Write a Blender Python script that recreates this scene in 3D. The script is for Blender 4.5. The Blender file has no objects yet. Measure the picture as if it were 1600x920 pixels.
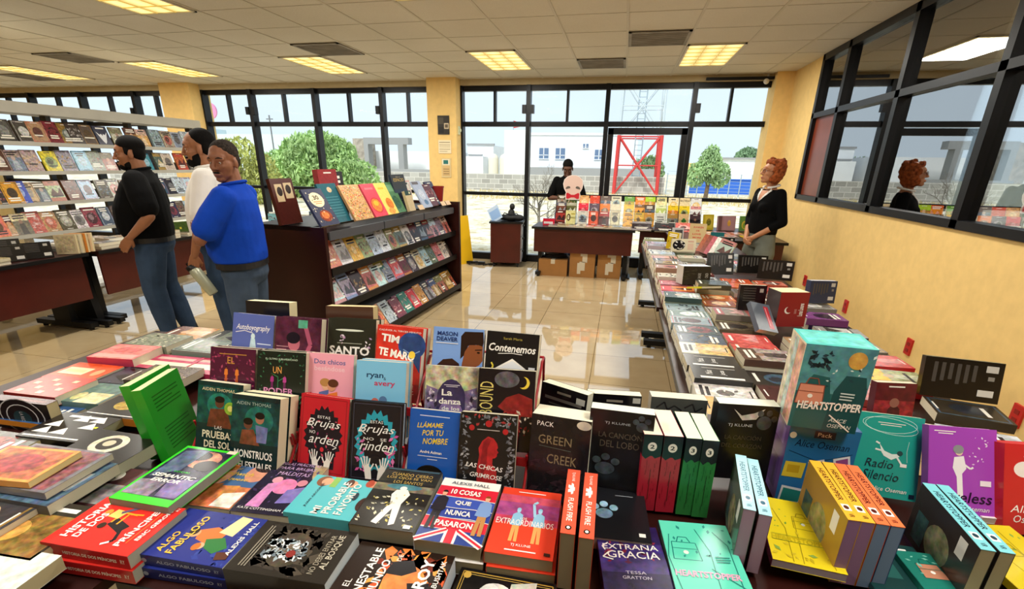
import bpy, bmesh, math, random
from mathutils import Matrix, Vector, Euler, noise
import numpy as np
S = bpy.context.scene
COL = S.collection
R_ = math.radians
PI = math.pi
# ------------------------------------------------------------------ camera
cam = bpy.data.objects.new('camera', bpy.data.cameras.new('camera'))
COL.objects.link(cam)
cam.data.sensor_width = 36.0
cam.data.lens = 756.326 / 1600 * 36
cam.data.shift_y = 74.51 / 1600
cam.data.clip_start = 0.05
cam.data.clip_end = 400
cam.matrix_world = Matrix.Translation((0, 0, 1.55)) @ Matrix.Rotation(0.209946, 4, 'Z') @ Matrix.Rotation(1.218173, 4, 'X') @ Matrix.Rotation(0.016625, 4, 'Z')
S.camera = cam
# ------------------------------------------------------------------ colour management, sky, sun
S.view_settings.view_transform = 'Standard'
S.view_settings.look = 'None'
S.view_settings.exposure = 0.10
S.view_settings.gamma = 1.0
S.view_settings.use_curve_mapping = False
S.cycles.use_denoising = True
S.cycles.max_bounces = 8
S.cycles.diffuse_bounces = 4
S.cycles.transparent_max_bounces = 12
S.cycles.sample_clamp_indirect = 6.0
W = bpy.data.worlds.new('overcast_sky')
S.world = W
W.use_nodes = True
nt = W.node_tree
bg = nt.nodes['Background']
tc = nt.nodes.new('ShaderNodeTexCoord')
sp = nt.nodes.new('ShaderNodeSeparateXYZ')
nt.links.new(tc.outputs['Generated'], sp.inputs[0])
rp = nt.nodes.new('ShaderNodeValToRGB')
rp.color_ramp.elements[0].position = 0.0
rp.color_ramp.elements[0].color = (0.75, 0.86, 0.94, 1)
rp.color_ramp.elements[1].position = 0.6
rp.color_ramp.elements[1].color = (0.64, 0.78, 0.92, 1)
nt.links.new(sp.outputs[2], rp.inputs[0])
cn = nt.nodes.new('ShaderNodeTexNoise')
cn.inputs['Scale'].default_value = 3.5
cn.inputs['Detail'].default_value = 5
nt.links.new(tc.outputs['Generated'], cn.inputs['Vector'])
mx = nt.nodes.new('ShaderNodeMix')
mx.data_type = 'RGBA'
mx.blend_type = 'MULTIPLY'
mx.inputs[0].default_value = 0.25
nt.links.new(rp.outputs[0], mx.inputs[6])
nt.links.new(cn.outputs[0], mx.inputs[7])
nt.links.new(mx.outputs[2], bg.inputs[0])
bg.inputs[1].default_value = 1.28
LAMP_W = 37.0          # watts of every ceiling troffer
LAMP_C = (1.0, 0.97, 0.90)
sun = bpy.data.objects.new('sun', bpy.data.lights.new('sun', 'SUN'))
COL.objects.link(sun)
sun.data.energy = 3.3; sun.data.angle = R_(12); sun.data.color = (1, .97, .92)
sun.rotation_euler = (R_(38), 0, R_(-20))      # high, from behind the building: lights the lot, never enters the room
# ------------------------------------------------------------------ helpers
def lin(c):
    if isinstance(c, str):
        c = c.lstrip('#')
        c = [int(c[i:i + 2], 16) / 255 for i in (0, 2, 4)]
        return tuple(x / 12.92 if x <= .04045 else ((x + .055) / 1.055) ** 2.4 for x in c)
    return tuple(c[:3])
def mat(name, col='#808080', rough=.6, metal=0.0, noise_s=0, noise_a=0.15, bump=0, emit=None, estr=0, coat=0, vcol=False, spec=.5):
    m = bpy.data.materials.new(name)
    m.use_nodes = True
    n = m.node_tree
    b = n.nodes['Principled BSDF']
    b.inputs['Base Color'].default_value = (*lin(col), 1)
    b.inputs['Roughness'].default_value = rough
    b.inputs['Metallic'].default_value = metal
    b.inputs['Specular IOR Level'].default_value = spec
    if coat:
        b.inputs['Coat Weight'].default_value = coat
        b.inputs['Coat Roughness'].default_value = .12
    if emit:
        b.inputs['Emission Color'].default_value = (*lin(emit), 1)
        b.inputs['Emission Strength'].default_value = estr
    src = None
    if vcol:
        a = n.nodes.new('ShaderNodeAttribute')
        a.attribute_name = 'Col'
        src = a.outputs['Color']
    if noise_s or vcol:
        t = n.nodes.new('ShaderNodeTexCoord')
        z = n.nodes.new('ShaderNodeTexNoise')
        z.inputs['Scale'].default_value = noise_s or 45
        z.inputs['Detail'].default_value = 4
        n.links.new(t.outputs['Object'], z.inputs['Vector'])
        mr = n.nodes.new('ShaderNodeMapRange')
        mr.inputs['From Min'].default_value = .3
        mr.inputs['From Max'].default_value = .7
        mr.inputs['To Min'].default_value = 1 - noise_a
        mr.inputs['To Max'].default_value = 1 + noise_a
        n.links.new(z.outputs[0], mr.inputs[0])
        x = n.nodes.new('ShaderNodeMix')
        x.data_type = 'RGBA'
        x.blend_type = 'MULTIPLY'
        x.inputs[0].default_value = 1
        if src: n.links.new(src, x.inputs[6])
        else: x.inputs[6].default_value = (*lin(col), 1)
        n.links.new(mr.outputs[0], x.inputs[7])
        out = x.outputs[2]
        if vcol:
            # printed illustration: alpha of the colour attribute says how busy the print is
            inv = n.nodes.new('ShaderNodeMath'); inv.operation = 'SUBTRACT'; inv.inputs[0].default_value = 1
            n.links.new(a.outputs['Alpha'], inv.inputs[1])
            n.links.new(inv.outputs[0], x.inputs[0])
            z2 = n.nodes.new('ShaderNodeTexNoise'); z2.inputs['Scale'].default_value = 70; z2.inputs['Detail'].default_value = 3
            n.links.new(t.outputs['Object'], z2.inputs['Vector'])
            ov = n.nodes.new('ShaderNodeMix'); ov.data_type = 'RGBA'; ov.blend_type = 'OVERLAY'
            n.links.new(inv.outputs[0], ov.inputs[0])
            n.links.new(out, ov.inputs[6]); n.links.new(z2.outputs['Color'], ov.inputs[7])
            out = ov.outputs[2]
        n.links.new(out, b.inputs['Base Color'])
        if bump:
            bp = n.nodes.new('ShaderNodeBump')
            bp.inputs['Strength'].default_value = bump
            bp.inputs['Distance'].default_value = .01
            n.links.new(z.outputs[0], bp.inputs['Height'])
            n.links.new(bp.outputs[0], b.inputs['Normal'])
    elif src:
        n.links.new(src, b.inputs['Base Color'])
    return m
class MB:
    """collects faces (with colours) and links them as one mesh object"""
    def __init__(s): s.v = []; s.f = []; s.c = []; s.m = []; s.sm = []
    def face(s, pts, col=(1, 1, 1), mot=0, mi=0, sm=False):
        k = len(s.v)
        s.v += [tuple(p) for p in pts]
        s.f.append(tuple(range(k, k + len(pts))))
        s.c.append((*lin(col), 1 - mot)); s.m.append(mi); s.sm.append(sm)
    def grid(s, vs, fs, col=(1, 1, 1), mi=0, sm=False, mot=0):
        k = len(s.v); s.v += [tuple(p) for p in vs]
        c = (*lin(col), 1 - mot)
        for f in fs:
            s.f.append(tuple(i + k for i in f)); s.c.append(c); s.m.append(mi); s.sm.append(sm)
    def box(s, x0, y0, z0, x1, y1, z1, col=(1, 1, 1), mi=0, M=None, skip='', mot=0):
        P = [Vector((x, y, z)) for z in (z0, z1) for y in (y0, y1) for x in (x0, x1)]
        if M is not None: P = [M @ p for p in P]
        F = {'b': (0, 2, 3, 1), 't': (4, 5, 7, 6), 'f': (0, 1, 5, 4), 'k': (2, 6, 7, 3), 'l': (0, 4, 6, 2), 'r': (1, 3, 7, 5)}
        s.grid(P, [F[k] for k in F if k not in skip], col, mi, mot=mot)
    def prism(s, pts, d, col=(1, 1, 1), mi=0):
        """planar polygon pts extruded by vector d"""
        n = len(pts); d = Vector(d)
        A = [Vector(p) for p in pts]; B = [p + d for p in A]
        s.grid(A + B, [tuple(range(n))[::-1], tuple(range(n, 2 * n))] + [(i, (i + 1) % n, n + (i + 1) % n, n + i) for i in range(n)], col, mi)
    def tube(s, pts, r, seg=8, col=(1, 1, 1), mi=0, cap=True):
        pts = [Vector(p) for p in pts]; n = len(pts)
        rr = r if isinstance(r, (list, tuple)) else [r] * n
        vs = []; fs = []
        for i, p in enumerate(pts):
            d = (pts[min(i + 1, n - 1)] - pts[max(i - 1, 0)]).normalized()
            a = d.orthogonal().normalized() if i == 0 else (a - d * a.dot(d)).normalized()
            b = d.cross(a)
            for k in range(seg):
                t = 2 * PI * k / seg
                vs.append(p + (a * math.cos(t) + b * math.sin(t)) * rr[i])
        for i in range(n - 1):
            for k in range(seg):
                fs.append((i * seg + k, i * seg + (k + 1) % seg, (i + 1) * seg + (k + 1) % seg, (i + 1) * seg + k))
        s.grid(vs, fs, col, mi, True)
        if cap: s.grid(vs, [tuple(range(seg))[::-1], tuple(range((n - 1) * seg, n * seg))], col, mi)
    def cyl(s, p0, p1, r, seg=16, col=(1, 1, 1), mi=0): s.tube([p0, p1], r, seg, col, mi)
    def ell(s, c, r, seg=14, rings=9, col=(1, 1, 1), mi=0, M=None):
        vs = []; fs = []
        for i in range(rings + 1):
            t = PI * i / rings
            for k in range(seg):
                u = 2 * PI * k / seg
                p = Vector((r[0] * math.sin(t) * math.cos(u), r[1] * math.sin(t) * math.sin(u), r[2] * math.cos(t)))
                if M is not None: p = M @ p
                vs.append(p + Vector(c))
        for i in range(rings):
            for k in range(seg):
                fs.append((i * seg + k, (i + 1) * seg + k, (i + 1) * seg + (k + 1) % seg, i * seg + (k + 1) % seg))
        s.grid(vs, fs, col, mi, True)
    def mesh(s, name, mats, vcol=True):
        me = bpy.data.meshes.new(name)
        me.from_pydata(s.v, [], s.f)
        for m in (mats if isinstance(mats, (list, tuple)) else [mats]): me.materials.append(m)
        me.polygons.foreach_set('material_index', s.m)
        me.polygons.foreach_set('use_smooth', s.sm)
        if vcol:
            ca = me.color_attributes.new('Col', 'FLOAT_COLOR', 'CORNER')
            ca.data.foreach_set('color', [x for f, c in zip(s.f, s.c) for _ in f for x in c])
        me.update()
        return me
    def build(s, name, mats, parent=None, M=None, vcol=True):
        o = bpy.data.objects.new(name, s.mesh(name, mats, vcol))
        COL.objects.link(o)
        if parent: o.parent = parent
        if M is not None: o.matrix_local = M
        return o
def tag(o, label, cat, group=None, kind=None):
    o['label'] = label; o['category'] = cat
    if group: o['group'] = group
    if kind: o['kind'] = kind
    return o
def thing(name, label, cat, M=None, group=None):
    o = bpy.data.objects.new(name, None)
    o.empty_display_size = .05
    COL.objects.link(o)
    if M is not None:
        o.matrix_world = M if isinstance(M, Matrix) else Matrix.Translation(M)
    return tag(o, label, cat, group)
def struct(name, mb, m, label=None):
    o = mb.build(name, m)
    o['kind'] = 'structure'
    return o
def T(x, y, z=0, rz=0): return Matrix.Translation((x, y, z)) @ Matrix.Rotation(R_(rz), 4, 'Z')

# ------------------------------------------------------------------ room materials
def tile_floor():
    m = mat('polished_beige_tile', '#b79a68', .035)
    m.node_tree.nodes['Principled BSDF'].inputs['IOR'].default_value = 2.4
    n = m.node_tree; b = n.nodes['Principled BSDF']
    t = n.nodes.new('ShaderNodeTexCoord')
    mp = n.nodes.new('ShaderNodeMapping'); mp.inputs['Location'].default_value = (.12, .2, 0)
    n.links.new(t.outputs['Object'], mp.inputs[0])
    br = n.nodes.new('ShaderNodeTexBrick')
    br.offset = 0; br.inputs['Scale'].default_value = 1
    br.inputs['Brick Width'].default_value = .6; br.inputs['Row Height'].default_value = .6
    br.inputs['Mortar Size'].default_value = .003
    br.inputs['Color1'].default_value = (*lin('#c6b08a'), 1); br.inputs['Color2'].default_value = (*lin('#c0a981'), 1)
    br.inputs['Mortar'].default_value = (*lin('#7c6846'), 1)
    n.links.new(mp.outputs[0], br.inputs[0])
    z = n.nodes.new('ShaderNodeTexNoise'); z.inputs['Scale'].default_value = 5; z.inputs['Detail'].default_value = 6
    n.links.new(t.outputs['Object'], z.inputs['Vector'])
    x = n.nodes.new('ShaderNodeMix'); x.data_type = 'RGBA'; x.blend_type = 'SOFT_LIGHT'; x.inputs[0].default_value = .35
    n.links.new(br.outputs[0], x.inputs[6]); n.links.new(z.outputs[0], x.inputs[7])
    n.links.new(x.outputs[2], b.inputs['Base Color'])
    return m
def ceiling_mat():
    m = mat('mineral_fibre_tile', '#a59b82', .9, spec=.2)
    n = m.node_tree; b = n.nodes['Principled BSDF']
    t = n.nodes.new('ShaderNodeTexCoord')
    z = n.nodes.new('ShaderNodeTexNoise'); z.inputs['Scale'].default_value = 160; z.inputs['Detail'].default_value = 2
    n.links.new(t.outputs['Object'], z.inputs['Vector'])
    z2 = n.nodes.new('ShaderNodeTexNoise'); z2.inputs['Scale'].default_value = .9; z2.inputs['Detail'].default_value = 5
    n.links.new(t.outputs['Object'], z2.inputs['Vector'])
    r = n.nodes.new('ShaderNodeMix'); r.data_type = 'RGBA'
    r.inputs[6].default_value = (*lin('#c9c2b0'), 1); r.inputs[7].default_value = (*lin('#e0dac9'), 1)
    n.links.new(z.outputs[0], r.inputs[0])
    q = n.nodes.new('ShaderNodeMix'); q.data_type = 'RGBA'; q.blend_type = 'SOFT_LIGHT'; q.inputs[0].default_value = .35
    n.links.new(r.outputs[2], q.inputs[6]); n.links.new(z2.outputs[0], q.inputs[7])
    n.links.new(q.outputs[2], b.inputs['Base Color'])
    return m
def glass_mat(name, tint=(1, 1, 1), refl=.06, rough=0.0, base=0.0):
    m = bpy.data.materials.new(name); m.use_nodes = True
    n = m.node_tree; n.nodes.clear()
    o = n.nodes.new('ShaderNodeOutputMaterial')
    t = n.nodes.new('ShaderNodeBsdfTransparent'); t.inputs[0].default_value = (*tint, 1)
    g = n.nodes.new('ShaderNodeBsdfGlossy'); g.inputs['Roughness'].default_value = rough
    f = n.nodes.new('ShaderNodeLayerWeight'); f.inputs[0].default_value = refl
    x = n.nodes.new('ShaderNodeMixShader')
    mr = n.nodes.new('ShaderNodeMapRange'); mr.inputs[3].default_value = base; n.links.new(f.outputs['Fresnel'], mr.inputs[0])
    n.links.new(mr.outputs[0], x.inputs[0]); n.links.new(t.outputs[0], x.inputs[1]); n.links.new(g.outputs[0], x.inputs[2])
    n.links.new(x.outputs[0], o.inputs[0])
    return m
M_FLOOR = tile_floor()
M_CEIL = ceiling_mat()
M_WALL = mat('cream_plaster', '#e9c67e', .8, noise_s=14, noise_a=.05, bump=.12)
M_HEAD = mat('beige_soffit', '#b9aa86', .8, noise_s=9, noise_a=.05)
M_BLACK = mat('black_aluminium', '#0c0d10', .4, spec=.3)
M_GLASS = glass_mat('window_glass', (.97, .99, 1), .06)
M_IGLASS = glass_mat('partition_glass', (.80, .86, .88), .12, base=.50)
M_TGRID = mat('ceiling_tee', '#c9c1ad', .6)
M_WOODP = mat('red_brown_panel', '#74331d', .35, noise_s=6, noise_a=.15)
M_MAHOG = mat('mahogany_laminate', '#4a150d', .32, noise_s=5, noise_a=.14)
M_MAHOGD = mat('dark_mahogany', '#2c0d09', .34, noise_s=5, noise_a=.12, spec=.3)
M_BLKMET = mat('black_steel', '#09090a', .42, spec=.35)
M_GREYMET = mat('grey_enamel_steel', '#b9b6aa', .45, noise_s=6, noise_a=.05)
M_WHITE = mat('white_laminate', '#e6e4dc', .45)

# ------------------------------------------------------------------ room shell
WY = 8.12          # window wall
RX = 2.10          # right wall
CH = 2.76          # ceiling height
LX = -12.6
BY = -4.0
m = MB(); m.box(LX, BY, -.08, 7.2, WY + .1, 0); struct('floor', m, M_FLOOR)
GX, GY, TP = -.0877, 4.8676, .61
m = MB(); m.box(LX, BY, CH, 7.2, WY + .1, CH + .1)
ceil = struct('ceiling', m, M_CEIL)
m = MB()
i0 = int((LX - GX) / TP); i1 = int((7.2 - GX) / TP)
for i in range(i0, i1 + 1):
    x = GX + i * TP
    if abs(x - 2.15) > .0: m.box(x - .011, BY, CH - .006, x + .011, WY, CH + .002)
for j in range(-14, 6):
    y = GY + j * TP
    m.box(LX, y - .006, CH - .003, 7.2, y + .006, CH + .002)
o = m.build('trim_1', M_TGRID); o['kind'] = 'structure'
m = MB(); m.box(LX - .1, BY, 0, LX, WY, CH); struct('wall_left', m, M_WALL)
m = MB(); m.box(LX, BY - .1, 0, 7.2, BY, CH); struct('wall_back', m, M_WALL)
# window wall: header above the frames
m = MB(); m.box(LX, WY - .1, 2.675, 7.2, WY + .12, CH); struct('wall_far', m, M_HEAD)
COLS = [(-7.95, -7.30), (-3.065, -2.60)]
def column(n, x0, x1, y0, y1):
    m = MB(); m.box(x0, y0, 0, x1, y1, CH); struct(n, m, M_WALL)
column('wall_pillar_1', -7.95, -7.34, 7.80, WY + .12)
column('wall_pillar_2', -3.065, -2.60, 7.80, WY + .12)
m = MB(); m.box(1.88, 7.86, 0, 2.1, WY + .12, CH); struct('wall_pillar_3', m, M_WALL)
# window bays
def window(n, x0, x1, top_split=True, door=False, latch=None):
    y0, y1 = WY - .045, WY + .045
    root = bpy.data.objects.new('window_%d' % n if not door else 'door_1', None); COL.objects.link(root)
    root.location = ((x0 + x1) / 2, WY, 0); root['kind'] = 'structure'
    Mi = root.matrix_basis.inverted()
    m = MB()
    def bx(a, b, c, d, dy=0): m.box(a, y0 - dy, b, c, y1, d, M=Mi)
    bx(x0 - .032, 0, x0 + .032, CH - .03, .05)               # mullion
    bx(x0, 2.60, x1, 2.675); bx(x0, 2.10, x1, 2.17); bx(x0, 0, x1, .11)
    if not door: bx(x0, 1.06, x1, 1.11)
    if top_split: bx((x0 + x1) / 2 - .018, 2.17, (x0 + x1) / 2 + .018, 2.60)
    f = m.build('window_frame', M_BLACK, root); f['kind'] = 'structure'
    m = MB()
    m.box(x0 + .03, WY - .004, .1, x1 - .03, WY + .004, 2.1, M=Mi)
    m.box(x0 + .03, WY - .004, 2.16, x1 - .03, WY + .004, 2.61, M=Mi)
    g = m.build('window_pane', M_GLASS, root); g['kind'] = 'structure'
    for s in (latch or []):
        m = MB(); xx = x0 + .06 if s == 'l' else x1 - .06
        m.box(xx - .03, y0 - .07, 2.28, xx + .03, y0 + .02, 2.40, M=Mi)
        m.build('window_latch', M_BLACK, root)
    if door:
        m = MB()
        for a, b, c, d in ((x0 + .04, .02, x0 + .12, 2.07), (x1 - .12, .02, x1 - .04, 2.07), (x0 + .04, 1.99, x1 - .04, 2.08), (x0 + .04, 1.03, x1 - .04, 1.12), (x0 + .04, .02, x1 - .04, .16)):
            m.box(a, y0 - .06, b, c, y0 + .03, d, M=Mi)
        m.build('door_leaf_frame', M_BLACK, root)
    return root
xs = [-12.42, -11.21, -10.0, -8.79]
k = 1
for a, b in zip(xs, xs[1:] + [-7.95]):
    window(k, a, b, top_split=True, latch=['r']); k += 1
for a, b, l in ((-7.34, -6.38, ['r']), (-6.38, -5.16, ['l']), (-5.16, -3.95, ['r']), (-3.95, -3.065, []), (-2.60, -1.52, ['r']), (-1.52, -.33, ['l'])):
    window(k, a, b, latch=l); k += 1
window(0, -.33, .89, top_split=False, door=True)
window(k, .89, 1.88, latch=['l']); k += 1
for a, b in ((2.22, 3.4), (3.4, 4.6), (4.6, 5.8), (5.8, 7.0)):
    window(k, a, b); k += 1
# right partition: low wall, black frames, glass, one wooden panel
m = MB()
m.box(RX, BY, 0, RX + .12, 6.83, 1.215); m.box(RX, 6.83, 0, RX + .12, WY, CH)
struct('wall_right', m, M_WALL)
m = MB(); m.box(7.2, BY, 0, 7.3, WY, CH); m.box(RX + .12, 1.2, 0, 7.2, 1.3, CH)
struct('wall_back_room', m, mat('grey_plaster', '#5b564c', .9))
part = bpy.data.objects.new('window_20', None); COL.objects.link(part); part['kind'] = 'structure'
m = MB()
fx0, fx1 = RX - .02, RX + .10
ys = [6.80, 6.10, 4.89, 3.70, 2.5, 1.3]
for y in ys + [0.1, -1.1]: m.box(fx0, y - .035, 1.21, fx1, y + .035, CH)
m.box(fx0, -1.1, 1.205, fx1, 6.83, 1.26); m.box(fx0, -1.1, 2.10, fx1, 6.83, 2.155); m.box(fx0, -1.1, 2.69, fx1, 6.83, CH)
o = m.build('window_frame', M_BLACK, part); o['kind'] = 'structure'
m = MB(); m.box(RX + .03, -1.1, 1.26, RX + .036, 6.10, 2.10); m.box(RX + .03, -1.1, 2.15, RX + .036, 6.80, 2.70)
o = m.build('window_pane', M_IGLASS, part); o['kind'] = 'structure'
m = MB(); m.box(RX + .02, 6.1, 1.25, RX + .05, 6.8, 2.11)
o = m.build('wooden_infill_panel', M_WOODP, part)
m = MB(); m.box(RX, BY, 1.215, RX + .12, -1.1, CH); struct('wall_right_rear', m, M_WALL)
m = MB()
m.box(1.0, WY - .14, 2.685, 1.88, WY - .10, 2.72); o = struct('trim_2', m, M_BLACK)

# ------------------------------------------------------------------ ceiling lights and vents
def lens_mat():
    m = bpy.data.materials.new('lamp_lens'); m.use_nodes = True
    n = m.node_tree; b = n.nodes['Principled BSDF']
    b.inputs['Base Color'].default_value = (.8, .7, .4, 1); b.inputs['Roughness'].default_value = .4
    t = n.nodes.new('ShaderNodeTexCoord'); s = n.nodes.new('ShaderNodeSeparateXYZ'); n.links.new(t.outputs['Object'], s.inputs[0])
    w = n.nodes.new('ShaderNodeMath'); w.operation = 'MULTIPLY'; w.inputs[1].default_value = 2 * PI * 3 / .58
    n.links.new(s.outputs[0], w.inputs[0])
    c = n.nodes.new('ShaderNodeMath'); c.operation = 'COSINE'; n.links.new(w.outputs[0], c.inputs[0])
    r = n.nodes.new('ShaderNodeMapRange'); r.inputs[1].default_value = -1; r.inputs[2].default_value = 1
    r.inputs[3].default_value = .55; r.inputs[4].default_value = 1.25
    n.links.new(c.outputs[0], r.inputs[0])
    b.inputs['Emission Color'].default_value = (*lin('#ffe08a'), 1)
    n.links.new(r.outputs[0], b.inputs['Emission Strength'])
    return m
M_LENS = lens_mat()
M_LOUV = mat('lamp_louvre', '#d8c27a', .4, emit='#e8c860', estr=.35)
M_VENT = mat('vent_grille', '#8f887b', .7, noise_s=5, noise_a=.25)
FIX = {}
def ceiling_light(i, j, label):
    x = GX + (i + .5) * TP; y = GY + (j + 1) * TP
    t = thing('ceiling_light', label, 'ceiling light', (x, y, CH - .004), 'recessed ceiling lights')
    hw, hl = TP / 2 - .012, TP - .012
    m = MB()
    for a in ((-hw, -hl, -hw + .022, hl), (hw - .022, -hl, hw, hl), (-hw, -hl, hw, -hl + .022), (-hw, hl - .022, hw, hl)):
        m.box(a[0], a[1], -.012, a[2], a[3], .0)
    m.build('frame', M_TGRID, t)
    m = MB(); m.box(-hw + .02, -hl + .02, -.003, hw - .02, hl - .02, .0); m.build('lens', M_LENS, t)
    m = MB()
    for q in range(1, 3): m.box(-hw + 2 * hw * q / 3 - .004, -hl + .02, -.010, -hw + 2 * hw * q / 3 + .004, hl - .02, -.003)
    for q in range(1, 6): m.box(-hw + .02, -hl + 2 * hl * q / 6 - .004, -.010, hw - .02, -hl + 2 * hl * q / 6 + .004, -.003)
    m.build('louvre', M_LOUV, t)
    l = bpy.data.lights.new('lamp_glow', 'AREA'); l.shape = 'RECTANGLE'; l.size = .5; l.size_y = 1.1
    l.energy = LAMP_W; l.color = LAMP_C
    lo = bpy.data.objects.new('lamp_glow', l); COL.objects.link(lo); lo.parent = t; lo.location = (0, 0, -.014)
    return t
for i, wd in ((1, 'nearest the glass partition'), (-3, 'second from the glass'), (-7, 'above the group of three men'), (-11, 'above the metal shelving'), (-15, 'farthest to the left')):
    ceiling_light(i, 2, 'lit yellow ceiling light in the row by the windows, ' + wd)
for i in (-15, -11, -7, -3, 1):
    ceiling_light(i, -3, 'lit recessed troffer cut off by the top of the picture, nearer row' if i == -7 else 'lit recessed troffer of the nearer row')
for i in (-7, -3, 1): ceiling_light(i, -8, 'lit recessed troffer of the rear row')
def vent(i, j, label):
    x = GX + (i + .5) * TP; y = GY + (j + .5) * TP
    t = thing('ceiling_vent', label, 'vent', (x, y, CH - .006), 'grey ceiling vents')
    m = MB(); h = TP / 2 - .012
    for a in ((-h, -h, -h + .03, h), (h - .03, -h, h, h), (-h, -h, h, -h + .03), (-h, h - .03, h, h)): m.box(a[0], a[1], -.01, a[2], a[3], 0)
    m.build('frame', M_VENT, t)
    m = MB(); m.box(-h, -h, -.002, h, h, 0)
    for q in range(14):
        yy = -h + .05 + q * (2 * h - .1) / 13
        m.box(-h + .03, yy - .006, -.008, h - .03, yy + .006, -.002)
    m.build('grille', M_VENT, t)
vent(-1, 3, 'dark grey ceiling vent by the windows, just right of centre')
vent(0, 1, 'streaky grey ceiling vent closest to the lit troffer by the partition')
vent(-6, 1, 'mottled grey ceiling vent beside the troffer above the three men')
vent(-12, 1, 'faint grey ceiling vent above the metal shelving at the left')
vent(-16, 3, 'dark grey ceiling vent in the far left corner over the shelving')
# ------------------------------------------------------------------ outside, seen through the windows
rng = random.Random(4)
def ground_mat():
    m = mat('dry_ground', '#cdbfa4', .95)
    n = m.node_tree; b = n.nodes['Principled BSDF']
    t = n.nodes.new('ShaderNodeTexCoord')
    z = n.nodes.new('ShaderNodeTexNoise'); z.inputs['Scale'].default_value = 2.2; z.inputs['Detail'].default_value = 8; z.inputs['Roughness'].default_value = .75
    n.links.new(t.outputs['Object'], z.inputs['Vector'])
    r = n.nodes.new('ShaderNodeValToRGB')
    e = r.color_ramp.elements
    e[0].position = .36; e[0].color = (*lin('#a58d5e'), 1)
    e[1].position = .62; e[1].color = (*lin('#f1eadb'), 1)
    e.new(.47).color = (*lin('#d9cba8'), 1)
    n.links.new(z.outputs[0], r.inputs[0]); n.links.new(r.outputs[0], b.inputs['Base Color'])
    return m
m = MB(); m.box(-80, WY + .1, -.4, 60, 120, -.12); struct('ground_outside', m, ground_mat())
m = MB(); m.box(-14, WY + .1, -.12, 8, WY + 1.0, -.04); struct('path_outside', m, mat('pale_concrete', '#d5d2c8', .9, noise_s=3, noise_a=.06))
def block_mat():
    m = mat('grey_block_wall', '#a7a39a', .9)
    n = m.node_tree; b = n.nodes['Principled BSDF']
    t = n.nodes.new('ShaderNodeTexCoord'); mp = n.nodes.new('ShaderNodeMapping'); mp.inputs['Rotation'].default_value = (PI / 2, 0, 0)
    n.links.new(t.outputs['Object'], mp.inputs[0])
    br = n.nodes.new('ShaderNodeTexBrick'); br.inputs['Scale'].default_value = 1; br.inputs['Brick Width'].default_value = .6; br.inputs['Row Height'].default_value = .3; br.inputs['Mortar Size'].default_value = .02
    br.inputs['Color1'].default_value = (*lin('#b9b5ab'), 1); br.inputs['Color2'].default_value = (*lin('#9c988f'), 1); br.inputs['Mortar'].default_value = (*lin('#cfcac0'), 1)
    n.links.new(mp.outputs[0], br.inputs[0]); n.links.new(br.outputs[0], b.inputs['Base Color'])
    return m
M_BLOCK = block_mat()
M_HWHITE = mat('white_render', '#eceeee', .9, noise_s=1, noise_a=.04)
M_HGREY = mat('grey_render', '#9a9a98', .9)
M_STONE = mat('stone_cladding', '#a49a8c', .9, noise_s=2.5, noise_a=.3)
M_HWIN = mat('far_window_glass', '#6a7f9c', .2)
M_BLUE = mat('blue_paint', '#2f66c4', .7)
M_RED = mat('red_paint', '#c93a36', .6)
M_PALE = mat('pale_grey_steel', '#9fb0b8', .6)
wl = MB(); wl.box(-40, 33.0, -.13, 2.5, 33.25, .92)
tag(wl.build('block_wall', M_BLOCK), 'long grey block boundary wall across the dry lot outside', 'wall')
def box_thing(name, label, cat, boxes, group=None):
    """boxes: list of (part name, material, [box tuples])"""
    t = thing(name, label, cat, (boxes[0][2][0][0], boxes[0][2][0][1], boxes[0][2][0][2]), group)
    Mi = t.matrix_world.inverted()
    for pn, mt, bs in boxes:
        m = MB()
        for b in bs: m.box(*b, M=Mi)
        m.build(pn, mt, t)
    return t
t = box_thing('house', 'big white flat-roofed house with blue windows, behind the man at the window', 'house', [
    ('facade', M_HWHITE, [(-9.7, 50, -.2, 1.0, 60, 4.2), (-12.0, 51, -.2, -9.7, 58, 4.7)]),
    ('parapet', M_HWHITE, [(-9.8, 49.9, 4.2, 1.1, 50.3, 4.4)]),
    ('annex', M_HGREY, [(-8.6, 46, -.2, 2.6, 49.8, 1.3)])])
Mi = t.matrix_world.inverted()
for x, z, w, h in ((-8.25, 2.1, .9, .95), (-6.65, 2.1, .9, .95), (-2.9, 2.1, .8, .85), (-4.05, 3.1, .5, .35)):
    m = MB(); m.box(x, 49.93, z, x + w, 50.0, z + h, M=Mi); f = m.build('window', M_HWIN, t)
    m = MB(); m.box(x - .06, 49.9, z - .06, x + w + .06, 49.95, z, M=Mi); m.box(x + w / 2 - .04, 49.9, z, x + w / 2 + .04, 49.95, z + h, M=Mi); m.box(x, 49.9, z + h * .3, x + w, 49.95, z + h * .36, M=Mi); m.build('window_frame', M_HWHITE, f)
t = box_thing('house', 'low white house with a dark lintel, seen right of the poster pillar', 'house', [
    ('facade', M_HWHITE, [(-18.0, 58, -.2, -14.9, 64, 3.5), (-17.6, 56, -.2, -15.6, 58, 2.3)]),
    ('parapet', M_HGREY, [(-18.1, 57.9, 3.5, -14.8, 58.2, 3.7)]),
    ('lintel', M_HGREY, [(-17.9, 57.8, 2.4, -16.2, 58, 2.55)])])
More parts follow.
